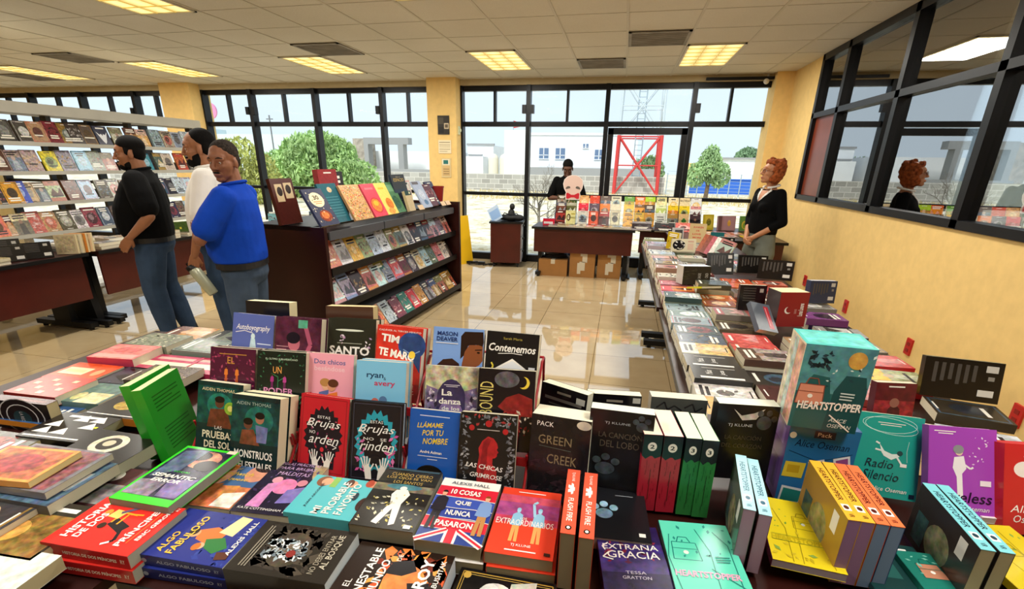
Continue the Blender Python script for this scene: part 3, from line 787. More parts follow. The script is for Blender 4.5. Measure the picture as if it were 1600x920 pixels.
def paint_art(m, art, P, zs=LAY):
    """art: list of shapes in cover coordinates (x right, y down, 0..1); P maps (x, y, height above cover) to a point"""
    for k, a in enumerate(art):
        z = zs * (k + 1); op = a[0]
        if op == 'r':
            _, x0, y0, x1, y1, c = a[:6]
            m.face([P(x0, y1, z), P(x1, y1, z), P(x1, y0, z), P(x0, y0, z)], c, a[6] if len(a) > 6 else 0)
        elif op == 'e':
            _, cx, cy, rx, ry, c = a[:6]
            m.face([P(cx + rx * math.cos(t * PI / 10), cy - ry * math.sin(t * PI / 10), z) for t in range(20)], c, a[6] if len(a) > 6 else 0)
        elif op == 'p':
            pts = a[1]
            ar = sum(pts[i][0] * pts[(i + 1) % len(pts)][1] - pts[(i + 1) % len(pts)][0] * pts[i][1] for i in range(len(pts)))
            if ar > 0: pts = pts[::-1]
            m.face([P(x, y, z) for x, y in pts], a[2], a[3] if len(a) > 3 else 0)
        elif op == 'l':
            pts, w, c = a[1:4]
            for i in range(len(pts) - 1):
                (xa, ya), (xb, yb) = pts[i], pts[i + 1]
                dx, dy = xb - xa, (yb - ya) * 1.5; L = math.hypot(dx, dy) or 1
                nx, ny = -dy / L * w / 2, dx / L * w / 2 / 1.5
                q = [(xa + nx, ya + ny), (xb + nx, yb + ny), (xb - nx, yb - ny), (xa - nx, ya - ny)]
                m.face([P(x, y, z) for x, y in q], c)
        elif op == 't':
            _, s, cx, cy, w, h, c = a[:7]; o = a[7] if len(a) > 7 else {}
            vs, fs = text_geo(s, o.get('sh', 0), o.get('b', 0), o.get('sp', 1.0))
            r = R_(o.get('rot', 0)); cr, sr = math.cos(r), math.sin(r)
            V = []
            for x, y in vs:
                X, Y = x * w, y * h * 1.5
                if 'arc' in o: Y -= o['arc'] * (x * 2) ** 2
                X, Y = X * cr - Y * sr, X * sr + Y * cr
                V.append(P(cx + X, cy - Y / 1.5, z))
            m.grid(V, fs, c)
        elif op == 'g':        # a simple standing figure: x, y feet, height, shirt, trousers, skin
            _, x, y, h, c1, c2, c3 = a[:7]; w = h * .30
            m.face([P(x + px * w, y - py * h, z) for px, py in ((-.42, .0), (-.08, .0), (0, .38), (.1, .0), (.42, .0), (.36, .5), (-.36, .5))], c2)
            m.face([P(x + px * w, y - py * h, z + zs * .3) for px, py in ((-.4, .45), (.4, .45), (.62, .50), (.52, .78), (.15, .84), (-.15, .84), (-.52, .78), (-.66, .46))], c1)
            m.face([P(x + w * .22 * math.cos(t), y - h * .91 - h * .075 * math.sin(t), z + zs * .5) for t in [2 * PI * q / 10 for q in range(10)]], c3)
            m.face([P(x + w * .24 * math.cos(t), y - h * .935 - h * .06 * math.sin(t), z + zs * .6) for t in [PI * q / 8 for q in range(9)]], a[7] if len(a) > 7 else '#2a1a12')
        elif op == 'sw':       # scatter of small flecks: x0,y0,x1,y1,n,size,colours,seed
            _, x0, y0, x1, y1, n, sz, cs, sd = a
            rg = random.Random(sd)
            for _q in range(n):
                cx, cy = rg.uniform(x0, x1), rg.uniform(y0, y1); s_ = sz * rg.uniform(.5, 1.5); an = rg.uniform(0, PI)
                q = [(cx + s_ * math.cos(an + t) * (1 if t in (0, PI) else .5), cy + s_ * .66 * math.sin(an + t) * (1 if t in (0, PI) else .5)) for t in (0, PI / 2, PI, 3 * PI / 2)]
                m.face([P(min(.995, max(.005, px)), min(.995, max(.005, py)), z) for px, py in q][::-1], rg.choice(cs))
def book_geo(mc, mp, w, h, t, col, spine=None, back=None, page='#e2d8bd', art=(), spine_art=(), back_art=(), mot=0, hard=False, smot=0):
    """front cover faces +z at z=0, spine at -x, top edge +y"""
    th = .0022 if hard else .0007
    spine = spine or col; back = back or col
    x0, x1, y0, y1 = -w / 2, w / 2, -h / 2, h / 2
    ov = .003 if hard else .0006
    mc.box(x0, y0, -th, x1, y1, 0, col, mot=mot)
    mc.box(x0, y0, -t, x1, y1, -t + th, back)
    mc.box(x0 - .0004, y0, -t, x0 + th, y1, 0, spine, mot=smot)
    mp.box(x0 + th, y0 + ov, -t + th, x1 - ov, y1 - ov, -th, page, mi=1 if mp is mc else 0, skip='tbl')
    if art: paint_art(mc, art, lambda x, y, z: Vector((x0 + x * w, y1 - y * h, z)))
    if spine_art: paint_art(mc, spine_art, lambda x, y, z: Vector((x0 - .0004 - z, y1 - x * h, -t + (1 - y) * t)))     # reads top-to-bottom
    if back_art: paint_art(mc, back_art, lambda x, y, z: Vector((x1 - x * w, y1 - y * h, -t - z)))
def frame_M(o, yaw, lean, roll=0):
    c, s = math.cos(R_(yaw)), math.sin(R_(yaw))
    r = Vector((c, s, 0)); b = Vector((-s, c, 0))
    u = b * math.cos(R_(lean)) + Vector((0, 0, 1)) * math.sin(R_(lean))
    n = r.cross(u)
    M = Matrix((r, u, n)).transposed().to_4x4(); M.translation = Vector(o)
    return M @ Matrix.Rotation(R_(roll), 4, 'Z') if roll else M
GROUP = {}
def book(label, M, w, h, t, col, cat='book', name='book', group=None, split=True, **k):
    if split and name == 'book': name = 'paperback'; cat = 'paperback'  # all larger two-part books share this name, hardbacks, comics and magazines too
    if split:
        e = thing(name, label, cat, M, group)
        mc, mp = MB(), MB()
        book_geo(mc, mp, w, h, t, col, **k)
        mc.build('cover', M_PRINT, e); mp.build('page_block', M_PAGES, e)
        return e
    m = MB(); book_geo(m, m, w, h, t, col, **k)
    return tag(m.build(name, [M_PRINT, M_PAGES], None, M), label, cat, group)
# ------------------------------------------------------------------ foreground: cover artwork
def Tt(s, x, y, w, h, c, **o): return ('t', s, x, y, w, h, c, o)
def blk(n, x0, y0, x1, dy, c): return [('r', x0, y0 + i * dy, x1 - (.1 if i == n - 1 else 0) * (x1 - x0), y0 + i * dy + dy * .45, c) for i in range(n)]
W_ = '#f4f1ea'; K_ = '#15131a'
def flames(cx, cy, rx, ry, c, n=16):
    pts = []
    for i in range(n * 2):
        a = PI * i / n; k = 1.0 if i % 2 else .86
        up = 1 + .22 * max(0, math.sin(a))
        pts.append((cx + rx * k * math.cos(a), cy - ry * k * up * math.sin(a)))
    return ('p', pts, c)
def hands(x, y, s, c):
    o = []
    for sg in (-1, 1):
        o.append(('p', [(x + sg * .05 * s, y + .16 * s), (x + sg * .16 * s, y + .16 * s), (x + sg * .20 * s, y + .02 * s), (x + sg * .13 * s, y - .02 * s), (x + sg * .07 * s, y + .03 * s)], c))
        for q in range(4): o.append(('l', [(x + sg * (.12 + .025 * q) * s, y + .02 * s), (x + sg * (.09 + .055 * q) * s, y - (.09 + .02 * (1.5 - abs(q - 1.5))) * s)], .022 * s, c))
        o.append(('l', [(x + sg * .08 * s, y + .05 * s), (x + sg * .02 * s, y - .03 * s)], .025 * s, c))
    return o
ART = {}
ART['principes'] = [('p', [(.35, .62), (.5, .66), (.62, .44), (.48, .40)], '#1d1a20'), ('l', [(.4, .62), (.22, .68), (.15, .62)], .05, '#1d1a20'), ('l', [(.5, .5), (.72, .5), (.74, .66)], .03, '#f0a830'), ('l', [(.52, .42), (.74, .42), (.72, .6)], .03, '#f0a830'),
    ('p', [(.62, .30), (.78, .32), (.76, .46), (.60, .44)], '#f3d774'), ('l', [(.72, .40), (.86, .52), (.92, .62)], .06, '#6a5a78'), ('e', .70, .26, .06, .04, '#e89a3c'), ('e', .44, .37, .06, .04, '#3a2418'), ('l', [(.18, .66), (.12, .60)], .04, '#e6e8ee'),
    Tt('HISTORIA', .52, .14, .74, .085, W_, b=.03), Tt('DE DOS', .42, .26, .50, .080, W_, b=.03), Tt('PRÍNCIPES', .52, .76, .78, .085, W_, b=.03), Tt('ERIC GERON', .58, .90, .62, .045, W_, b=.03), ('r', .2, .835, .82, .84, '#f0a830'), Tt('RY', .94, .95, .07, .03, W_)]
ART['fabuloso'] = [('sw', .02, .5, .98, .99, 60, .06, ['#2a3f9c', '#33489f', '#24358c'], 1), ('p', [(.42, .44), (.60, .40), (.70, .56), (.62, .72), (.44, .70), (.36, .58)], '#e8793a'), ('p', [(.60, .62), (.98, .70), (.96, .84), (.56, .80)], '#f2dfa8'), ('p', [(.28, .62), (.44, .56), (.52, .74), (.34, .86), (.20, .76)], '#2f7a3c'), ('e', .52, .38, .08, .055, '#e6a878'), ('e', .55, .355, .08, .05, '#2b1c1a'), ('e', .30, .56, .07, .05, '#e8b088'), ('e', .28, .535, .075, .045, '#c8702a'), ('p', [(.10, .84), (.24, .80), (.28, .94), (.14, .96)], '#5a3020'),
    Tt('ALGO', .30, .20, .40, .075, '#f3c545', b=.02), Tt('FABULOSO', .48, .33, .78, .085, '#f3c545', b=.02), Tt('ALEXIS HALL', .56, .92, .70, .05, W_, b=.02)]
def spines(t, c, n=1): return [Tt(t, .55, .5, .62, .30, c, b=.02), ('e', .1, .5, .03, .2, c), Tt('RY', .93, .5, .05, .3, c)]
ART['bosque'] = [('sw', .1, .2, .9, .75, 70, .12, ['#3b352f', '#4d453b', '#2d2925'], 2), ('e', .5, .45, .34, .20, '#4b4238', .4), ('e', .5, .45, .18, .10, '#6f6252', .4), ('sw', .3, .24, .66, .62, 70, .06, ['#cfd8de', '#9fb0b8', '#e6edf0', '#6d7a84'], 3), ('e', .42, .50, .07, .045, '#8a2d2a'),
    Tt('NO DEBES ENTRAR', .50, .80, .74, .055, '#a79f8c'), Tt('AL BOSQUE', .56, .885, .66, .075, '#c4bda9', b=.01)] + blk(3, .1, .10, .9, .03, '#8f887a')
ART['mundo'] = [('sw', .05, .3, .95, .98, 60, .14, ['#d9582e', '#e8823c', '#f0a24c', '#7a2a18'], 4), ('e', .42, .62, .28, .2, '#ef8a48', .3), ('p', [(.5, .4), (.72, .44), (.8, .62), (.62, .7), (.5, .58)], K_), ('p', [(.2, .72), (.4, .66), (.46, .86), (.2, .92)], K_),
    Tt('EL', .25, .12, .13, .06, W_), Tt('INESTABLE', .5, .24, .84, .085, W_, b=.02), Tt('MUNDO', .42, .37, .62, .085, W_, b=.02), Tt('DE', .80, .48, .12, .045, W_), Tt('ROY', .60, .78, .52, .12, W_, b=.03), Tt('CABUSHTAK', .56, .92, .62, .05, W_, b=.01)]
ART['estatua'] = [('l', [(.06, .04), (.94, .04), (.94, .96), (.06, .96), (.06, .04)], .018, '#b8923e'), ('l', [(.10, .065), (.9, .065), (.9, .94), (.1, .94), (.1, .065)], .008, '#d8b45a'), ('e', .12, .09, .06, .04, '#c9a34c'), ('e', .88, .09, .06, .04, '#c9a34c'), ('e', .62, .42, .2, .17, '#d9d6cf', .5), ('e', .66, .36, .14, .09, '#f2f0ea', .4), ('p', [(.45, .55), (.85, .55), (.95, .8), (.35, .8)], '#c9c5bc', .4), Tt('EL DIOS', .20, .20, .16, .03, '#d8b45a', rot=0), Tt('NO', .20, .30, .16, .06, '#d8b45a')]
ART['semantic'] = [('r', .05, .04, .95, .90, '#33304a', .6), ('e', .6, .22, .28, .16, '#c98a72', .6), ('e', .46, .16, .2, .09, '#1c1622'), ('e', .76, .32, .2, .10, '#241a22'), ('p', [(.1, .1), (.5, .05), (.45, .45), (.1, .6)], '#5d6a86', .5), ('p', [(.5, .62), (.94, .56), (.94, .88), (.6, .88)], '#7d6aa0', .5), ('p', [(.05, .66), (.5, .62), (.52, .90), (.05, .9)], '#8a7f90', .6),
    Tt('J. SOORI', .48, .48, .36, .032, '#37e23a'), Tt('SEMANTIC', .5, .56, .74, .06, W_, b=.03, sh=.2), Tt('ERROR', .46, .64, .5, .06, W_, b=.03, sh=.2), ('r', .82, .0, .98, .06, '#e8d8c0')]
ART['princesa'] = [('e', .18, .42, .26, .22, '#e6a48a', .2), ('e', .14, .26, .26, .12, '#c96a2c', .3), ('e', .86, .34, .22, .18, '#d8957a', .2), ('e', .9, .2, .22, .12, '#2c1d1e'), ('r', .0, .62, 1, 1, '#c9744a', .6), ('p', [(.2, .62), (.44, .58), (.44, .8), (.24, .86)], '#b86a3c', .4), ('p', [(.55, .62), (.78, .6), (.8, .8), (.56, .84)], '#d08a4c', .4), ('p', [(.62, .76), (.98, .7), (.98, .98), (.6, .98)], '#e9e2d8', .4),
    Tt('La', .42, .09, .12, .05, '#f3cf4e', sh=.3), Tt('princesa', .46, .20, .66, .085, '#f3cf4e', sh=.3), Tt('y el', .40, .30, .18, .05, '#f3cf4e', sh=.3), Tt('sándwich', .48, .39, .66, .075, '#f3cf4e', sh=.3), Tt('de queso', .52, .50, .58, .07, '#f3cf4e', sh=.3)]
ART['malditas'] = [('p', [(.7, .0), (1, .0), (1, .5), (.85, .3), (.78, .16)], '#a8936a', .5), ('sw', .05, .05, .95, .95, 50, .05, ['#2c2440', '#3b2c50', '#51406a'], 6), ('e', .52, .52, .2, .14, '#e683b4', .3), ('p', [(.2, .5), (.36, .46), (.4, .9), (.16, .9)], '#d98fc8', .3), ('p', [(.62, .58), (.9, .5), (.92, .78), (.6, .82)], '#7f72b8', .3), ('e', .78, .44, .09, .06, '#d38a9a'), ('e', .3, .42, .09, .06, '#e2a0b0'),
    Tt('REGLAS PRÁCTICAS', .46, .09, .8, .06, '#c9a8d2', sh=.1), Tt('PARA BRUJAS', .48, .19, .7, .065, '#c9a8d2', sh=.1), Tt('MALDITAS', .5, .29, .6, .065, '#c9a8d2', sh=.1), Tt('KATE COTTINGHAM', .44, .93, .74, .035, W_), ('r', .86, .9, .96, .96, W_)]
ART['favorito'] = [('e', .85, .16, .14, .09, '#8a5636'), ('e', .85, .20, .10, .07, '#e9ad88'), ('r', .72, .26, .99, .34, '#8fc25a'), ('e', .86, .52, .09, .06, '#e8a682'), ('e', .88, .48, .10, .05, '#5a3826'), ('e', .92, .76, .09, .06, '#e39a7a'), ('e', .93, .72, .1, .05, '#b4462c'), ('e', .36, .86, .16, .10, '#e8b08c'), ('e', .40, .80, .17, .07, '#3a2119'), ('e', .12, .90, .12, .08, '#e8a070'), ('e', .13, .86, .12, .05, '#d98a3a'), ('e', .56, .66, .10, .03, '#14303c'),
    Tt('JUAN ARCONES', .48, .18, .62, .035, '#1b3a48', b=.01), Tt('MI', .14, .34, .18, .085, W_, b=.02), Tt('PROBABLE', .48, .46, .80, .095, W_, b=.02), Tt('FAVORITO', .48, .60, .78, .095, W_, b=.02)]
ART['ojos'] = [('r', .0, .0, 1, .26, '#2b2a22', .4), ('r', 0, .30, 1, .42, '#7d735c', .6), ('e', .5, .34, .3, .05, '#4f8290', .4), ('p', [(.40, .40), (.58, .38), (.66, .46), (.60, .62), (.66, .92), (.58, .95), (.50, .7), (.40, .95), (.30, .93), (.42, .62), (.36, .48)], W_), ('e', .5, .365, .06, .035, W_), ('sw', .05, .45, .95, .95, 46, .035, ['#d8c66a', '#b7b39a', '#e6dfc0'], 7),
    Tt('CUANDO CIERRO', .52, .12, .72, .055, '#c9a85a'), Tt('LOS OJOS SE VAN', .5, .19, .78, .055, '#c9a85a'), Tt('LOS SANTOS', .52, .26, .5, .05, '#c9a85a'), ('r', .04, .015, .96, .045, '#3d5560'), ('r', .82, .92, .93, .97, W_)]
ART['cosas'] = [('r', 0, .0, 1, .14, W_), ('p', [(0, .14), (1, .14), (1, .33), (0, .30)], '#d8283c'), ('p', [(0, .31), (1, .34), (1, .50), (0, .49)], '#3f57b4'), ('p', [(0, .49), (1, .50), (1, .66), (0, .64)], '#31479f'), ('p', [(0, .65), (1, .67), (1, .84), (0, .80)], '#d8283c'), ('r', 0, .82, 1, 1, '#26408f'), ('l', [(0, 1), (.42, .82)], .10, W_), ('l', [(1, 1), (.58, .82)], .10, W_), ('r', .40, .82, .60, 1, W_), ('r', .44, .82, .56, 1, '#d8283c'), ('l', [(0, 1), (.42, .82)], .04, '#d8283c'), ('l', [(1, 1), (.58, .82)], .04, '#d8283c'),
    ('l', [(0, .315), (.3, .325), (.6, .315), (1, .345)], .012, W_), ('l', [(0, .49), (.4, .50), (.7, .49), (1, .505)], .012, W_), ('l', [(0, .65), (.4, .66), (.7, .645), (1, .67)], .012, W_),
    ('g', .14, .84, .62, '#26222c', '#1f1b22', '#e3a888'), ('g', .87, .86, .62, '#7f9fd2', '#c08a52', '#e6b08e', '#8a4a22'), Tt('ALEXIS HALL', .5, .08, .66, .05, '#5b6470', b=.01), Tt('10 COSAS', .48, .235, .50, .085, W_, b=.03), Tt('QUE', .50, .415, .26, .075, W_, b=.03), Tt('NUNCA', .49, .575, .40, .08, W_, b=.03), Tt('PASARON', .49, .745, .58, .085, W_, b=.03)]
ART['extraord'] = [('r', 0, .22, 1, .48, '#a34a86', .35), ('r', 0, .12, 1, .24, '#c8526a', .3), ('r', 0, .46, 1, .56, '#c2405a', .35), ('g', .36, .82, .50, '#8fc4e2', '#e8a862', '#a8d2ea', '#8fc4e2'), ('g', .70, .82, .52, '#8fc4e2', '#e8a862', '#a8d2ea', '#8fc4e2'), ('l', [(.63, .44), (.58, .24), (.64, .20)], .045, '#9fd0e8'), Tt('EXTRAORDINARIOS', .49, .55, .90, .085, W_), Tt('LOS', .46, .485, .10, .03, W_), Tt('TJ KLUNE', .5, .87, .3, .04, W_), ('r', .28, .93, .74, .945, W_), ('r', .28, .06, .74, .072, W_), ('r', .86, .92, .95, .96, '#3a1a16')]
ART['gracia'] = [('r', 0, .25, 1, .65, '#3b2a6e', .6), ('r', 0, .62, 1, 1, '#251a44', .6), ('sw', .1, .06, .9, .5, 30, .06, ['#7a2236', '#95304a', '#5a1c40'], 9), Tt('EXTRAÑA', .5, .29, .86, .085, W_, b=.005), Tt('GRACIA', .52, .40, .80, .09, W_, b=.005), ('l', [(.16, .25), (.06, .30), (.10, .35)], .02, W_), ('l', [(.14, .38), (.05, .44), (.2, .47)], .02, W_), Tt('TESSA', .5, .62, .30, .035, '#c9c3d8'), Tt('GRATTON', .5, .68, .42, .035, '#c9c3d8'), ('r', .2, .05, .8, .062, '#b9b0cc')]
def leaves(sd, c): return ('sw', .05, .02, .95, .5, 14, .035, [c], sd)
def bagpack(x, y, s, c, f=None):
    o = []
    if f: o.append(('p', [(x - .14 * s, y), (x + .14 * s, y), (x + .16 * s, y + .19 * s), (x - .16 * s, y + .19 * s)], f))
    o += [('l', [(x - .14 * s, y), (x + .14 * s, y), (x + .16 * s, y + .19 * s), (x - .16 * s, y + .19 * s), (x - .14 * s, y)], .014, c), ('l', [(x - .08 * s, y), (x - .05 * s, y - .06 * s), (x + .05 * s, y - .06 * s), (x + .08 * s, y)], .016, c), ('l', [(x - .15 * s, y + .07 * s), (x + .15 * s, y + .07 * s)], .010, c), ('e', x, y + .11 * s, .03 * s, .02 * s, W_)]
    return o
ART['hs_teal'] = bagpack(.28, .30, 1.2, '#1f7f78') + [leaves(3, '#2a8f86'), ('l', [(.5, .1), (.62, .4), (.58, .98)], .012, '#1f7f78'), ('l', [(.75, .12), (.9, .3), (.88, .98)], .012, '#1f7f78'), ('l', [(.1, .2), (.02, .5), (.1, .95)], .012, '#1f7f78'), ('l', [(.56, .62), (.98, .86)], .014, '#1f7f78'),
    Tt('HEARTSTOPPER', .48, .70, .86, .075, '#e9a8c6', b=.03, sh=.1), Tt('ALICE', .72, .86, .26, .035, '#1c5a58', sh=.2), Tt('OSEMAN', .76, .91, .34, .035, '#1c5a58', sh=.2)] + blk(3, .66, .46, .86, .03, '#2a8f86')
ART['hs_yellow'] = [leaves(5, '#6f9c3a')] + bagpack(.62, .28, 1.0, '#a89418') + [('l', [(.2, .2), (.32, .5), (.3, .98)], .012, '#a89418'), ('l', [(.5, .3), (.44, .98)], .012, '#a89418'), ('l', [(.8, .5), (.86, .98)], .012, '#a89418'), ('sw', .05, .5, .95, .95, 16, .05, ['#c8b020', '#d6bf2c', '#8fae4a'], 15), Tt('HEARTSTOPPER', .5, .66, .86, .075, '#cdb81a', b=.03, sh=.1), ('l', [(.08, .70), (.92, .70)], .01, '#8a9a2a'), ('l', [(.08, .615), (.92, .615)], .008, '#8a9a2a')]
ART['green'] = [Tt('GREEN', .18, .12, .22, .05, '#3c2a5c', rot=78), Tt('TODO', .34, .14, .22, .06, '#3c2a5c', rot=78), ('p', [(.5, .10), (.78, .10), (.82, .3), (.46, .3)], '#e08a72'), ('r', .56, .14, .72, .24, '#f2d8c0'), ('p', [(.8, .2), (.98, .2), (.98, .4), (.78, .4)], '#f0e6ee')]
ART['hs_green'] = bagpack(.3, .16, 1.0, '#0e5b52', '#c4866a') + [leaves(7, '#78c4b4'), ('p', [(.5, .35), (.95, .3), (.98, 1), (.46, 1)], '#0d5a54'), Tt('HEARTSTOPPER', .5, .62, .9, .085, W_, b=.03, sh=.15), Tt('ALICE', .7, .82, .3, .04, '#9fd8cc', sh=.2), Tt('OSEMAN', .72, .88, .4, .04, '#9fd8cc', sh=.2)]
ART['pruebas'] = [('r', 0, .06, 1, .56, '#114a44', .6), ('e', .5, .30, .28, .16, '#1b7566', .5), ('e', .50, .27, .10, .07, '#5e3a28'), ('e', .5, .225, .11, .045, '#16120f'), ('p', [(.3, .36), (.66, .34), (.8, .6), (.24, .6)], '#6b3a26', .4), ('e', .74, .33, .13, .085, '#8fb83c', .3), ('e', .74, .33, .06, .04, '#e8e27a'), Tt('AIDEN THOMAS', .46, .10, .72, .04, '#e8dcae'), Tt('LAS', .5, .60, .16, .045, W_), Tt('PRUEBAS', .5, .70, .70, .10, '#f4efce', b=.02), Tt('DEL SOL', .5, .83, .6, .10, '#f4efce', b=.02)]
ART['monstruos'] = [('r', 0, .06, 1, .6, '#11403f', .6), ('e', .58, .30, .3, .18, '#1c6a60', .5), ('e', .36, .36, .09, .065, '#6b4130'), ('e', .36, .325, .1, .045, '#14100e'), ('e', .60, .28, .09, .065, '#a8745a'), ('e', .6, .24, .1, .045, '#161214'), ('p', [(.24, .44), (.48, .42), (.62, .62), (.2, .62)], '#7a4630', .4), ('p', [(.52, .36), (.78, .38), (.76, .58), (.56, .58)], '#6b74a4', .4), Tt('AIDEN THOMAS', .46, .10, .72, .04, '#9fb8ac'), Tt('MONSTRUOS', .5, .74, .80, .10, W_, b=.02), Tt('CELESTIALES', .5, .88, .80, .09, W_, b=.02)]
ART['ultimo'] = [('sw', .03, .03, .97, .97, 90, .04, ['#7d2a4e', '#952f58', '#5d2040', '#b04a6a'], 10), Tt('EL', .46, .17, .16, .09, '#c98a3e', b=.01), ('g', .36, .47, .22, '#d97a34', '#c8602a', '#6b3c28'), ('g', .60, .47, .22, '#d97a34', '#c8602a', '#6b3c28'), Tt('ÚLTIMO', .5, .50, .70, .09, '#e0a04a', b=.02), ('r', .2, .08, .8, .09, '#c98a3e')]
ART['poder'] = [('sw', .03, .03, .97, .2, 26, .03, ['#3f7a52', '#2e5a3e'], 11), ('sw', .03, .2, .18, .9, 16, .03, ['#3f7a52'], 12), ('sw', .82, .2, .97, .9, 16, .03, ['#3f7a52'], 13), Tt('EL ÚLTIMO SURAMERICANO', .5, .10, .66, .03, '#c8d8c0'), Tt('UN', .42, .25, .18, .09, '#d99a52', b=.01), ('l', [(.44, .5), (.44, .34), (.3, .30)], .02, '#2f6a44'), ('l', [(.44, .4), (.60, .33)], .02, '#2f6a44'), ('g', .32, .50, .20, '#9c2f7a', '#6b2458', '#5a3426'), ('g', .58, .50, .20, '#b0408c', '#6b2458', '#5a3426'), Tt('PODER', .46, .53, .62, .085, '#d98ab8', b=.02)]
ART['auto'] = [Tt('Autoboyography', .5, .20, .82, .10, W_, sh=.35), ('l', [(.08, .27), (.3, .24), (.5, .265)], .012, W_), ('p', [(.46, .34), (.56, .34), (.66, .7), (.4, .72)], '#b8d2dc', .2), ('e', .51, .31, .05, .04, '#c8dce2'), ('r', .62, .4, .95, .415, '#c2cfe8'), ('r', 0, .5, 1, 1, '#4c5795', .4)]
ART['purple'] = [('r', 0, 0, 1, 1, '#4d2036', .5), ('p', [(.3, .55), (.5, .42), (.62, .6), (.7, 1), (.2, 1)], '#262a52', .3), ('e', .42, .36, .13, .10, '#b06272'), ('e', .40, .28, .15, .08, '#141020'), ('l', [(.62, .62), (.78, .36), (.66, .12)], .09, '#a8526e'), ('r', .5, .03, .70, .14, '#57a88a', .3), ('r', .04, .4, .3, .41, '#b88a92'), ('r', .04, .44, .26, .45, '#b88a92')]
ART['santo'] = [('e', .45, .16, .3, .015, '#dfe6d8'), ('sw', .26, .22, .36, .34, 12, .03, ['#c59ac2', '#e8e0e8'], 14), ('sw', .78, .26, .9, .42, 14, .03, ['#b89ac8', '#e8e0e8'], 15), ('r', .2, .335, .72, .343, '#aab0a0'), ('r', 0, .62, 1, 1, '#23261e', .5), Tt('SANTO', .46, .44, .84, .12, W_, b=.03)]
ART['tim'] = [('e', .78, .24, .30, .18, '#2c4a86', .3), ('p', [(.55, .14), (.98, .10), (.99, .6), (.8, .42), (.6, .36)], '#2a4478', .2), ('l', [(.6, .3), (.8, .36), (.96, .3)], .02, '#7fa0d0'), ('p', [(.02, .5), (.3, .55), (.2, .7), (.02, .72)], W_), Tt('CADÁVER AL TERCER MINUTO', .5, .06, .92, .028, W_), Tt('TIM', .30, .17, .40, .10, W_, b=.04, rot=-4), Tt('TE MARO', .46, .37, .80, .11, W_, b=.04, rot=-5), ('e', .80, .36, .07, .05, '#f0cf4a'), ('r', 0, .75, 1, 1, '#a81f24', .4), Tt('SOCIAL', .84, .78, .4, .05, '#d8b0a0', rot=-82)]
ART['dos'] = [Tt('Dos chicos', .5, .11, .66, .065, '#6a6a9c', b=.02), Tt('besándose', .5, .20, .64, .065, '#f6c9d4', b=.02), ('p', [(.30, .52), (.50, .48), (.5, .8), (.26, .8)], '#5d6fa8'), ('p', [(.48, .54), (.68, .5), (.74, .8), (.44, .8)], '#e8803a'), ('e', .44, .42, .09, .07, '#eab896'), ('e', .42, .385, .11, .055, '#b9884e'), ('e', .56, .43, .09, .07, '#d99c78'), ('e', .59, .39, .11, .055, '#5d3524'), ('l', [(.32, .6), (.5, .68), (.64, .62)], .06, '#e8803a')]
ART['ryan'] = [Tt('ryan', .38, .20, .34, .075, '#264a6e', b=.02), Tt('&', .58, .22, .05, .04, '#264a6e'), Tt('avery', .58, .30, .42, .07, '#c4456a', b=.02), ('e', .56, .50, .08, .055, '#5a7ca6'), ('p', [(.48, .55), (.66, .53), (.74, .68), (.44, .68)], '#3f9a6a'), ('p', [(.24, .58), (.44, .54), (.5, .68), (.2, .68)], '#c8b840'), ('e', .40, .53, .08, .055, '#c96a5a'), ('r', 0, .66, 1, 1, '#8cc6e4', .1)]
ART['arden'] = [('l', [(.05, .035), (.95, .035), (.95, .965), (.05, .965), (.05, .035)], .01, '#7d1620'), flames(.5, .52, .41, .33, '#191522', 20), ('r', .24, .60, .76, .92, '#191522'), ('sw', .2, .3, .8, .86, 20, .03, ['#c23a4a', '#8f2a58', '#d2566a'], 17), Tt('ESTAS', .5, .27, .26, .035, W_), Tt('Brujas', .5, .36, .70, .13, W_, sh=.35), Tt('NO', .28, .47, .12, .04, W_), Tt('arden', .52, .55, .62, .12, W_, sh=.35), ('l', [(.3, .42), (.2, .36), (.28, .33)], .014, W_), ('l', [(.66, .60), (.8, .63), (.72, .66)], .014, W_), ('e', .5, .68, .04, .03, '#d8303c')] + hands(.5, .80, 1.0, W_)
ART['rinden'] = [('l', [(.05, .035), (.95, .035), (.95, .965), (.05, .965), (.05, .035)], .01, '#4a4a58'), flames(.5, .52, .42, .35, '#2b9fb4', 20), ('r', .2, .60, .80, .84, '#2b9fb4'), flames(.5, .50, .33, .25, '#16141d', 18), ('sw', .12, .4, .32, .9, 14, .05, ['#d05a9c', '#e07ab4'], 18), ('sw', .7, .4, .9, .9, 14, .05, ['#d05a9c', '#e07ab4'], 19), Tt('ESTAS', .5, .25, .24, .035, W_), Tt('Brujas', .5, .35, .70, .13, W_, sh=.35), Tt('NO   SE', .48, .465, .44, .035, W_), Tt('rinden', .52, .55, .66, .12, W_, sh=.35), ('l', [(.3, .41), (.2, .36), (.28, .32)], .014, W_), ('l', [(.68, .60), (.82, .62), (.74, .65)], .014, W_), ('e', .5, .73, .12, .07, '#16141d')] + hands(.5, .80, 1.05, W_)
ART['llamame'] = [('r', .2, .07, .8, .08, '#d8e2f4'), Tt('LLÁMAME', .42, .18, .54, .075, '#f0d23a', sh=.3, b=.01, rot=4), Tt('POR TU', .48, .28, .44, .07, '#f0d23a', sh=.3, b=.01, rot=4), Tt('NOMBRE', .54, .38, .52, .075, '#f0d23a', sh=.3, b=.01, rot=4), Tt('André Aciman', .46, .52, .44, .035, W_, b=.02), ('r', .2, .57, .8, .578, '#d8e2f4'), ('r', .4, .605, .6, .613, '#d8e2f4'), ('e', .46, .80, .28, .12, '#17130f'), ('e', .5, .86, .13, .07, '#cfc4bc')]
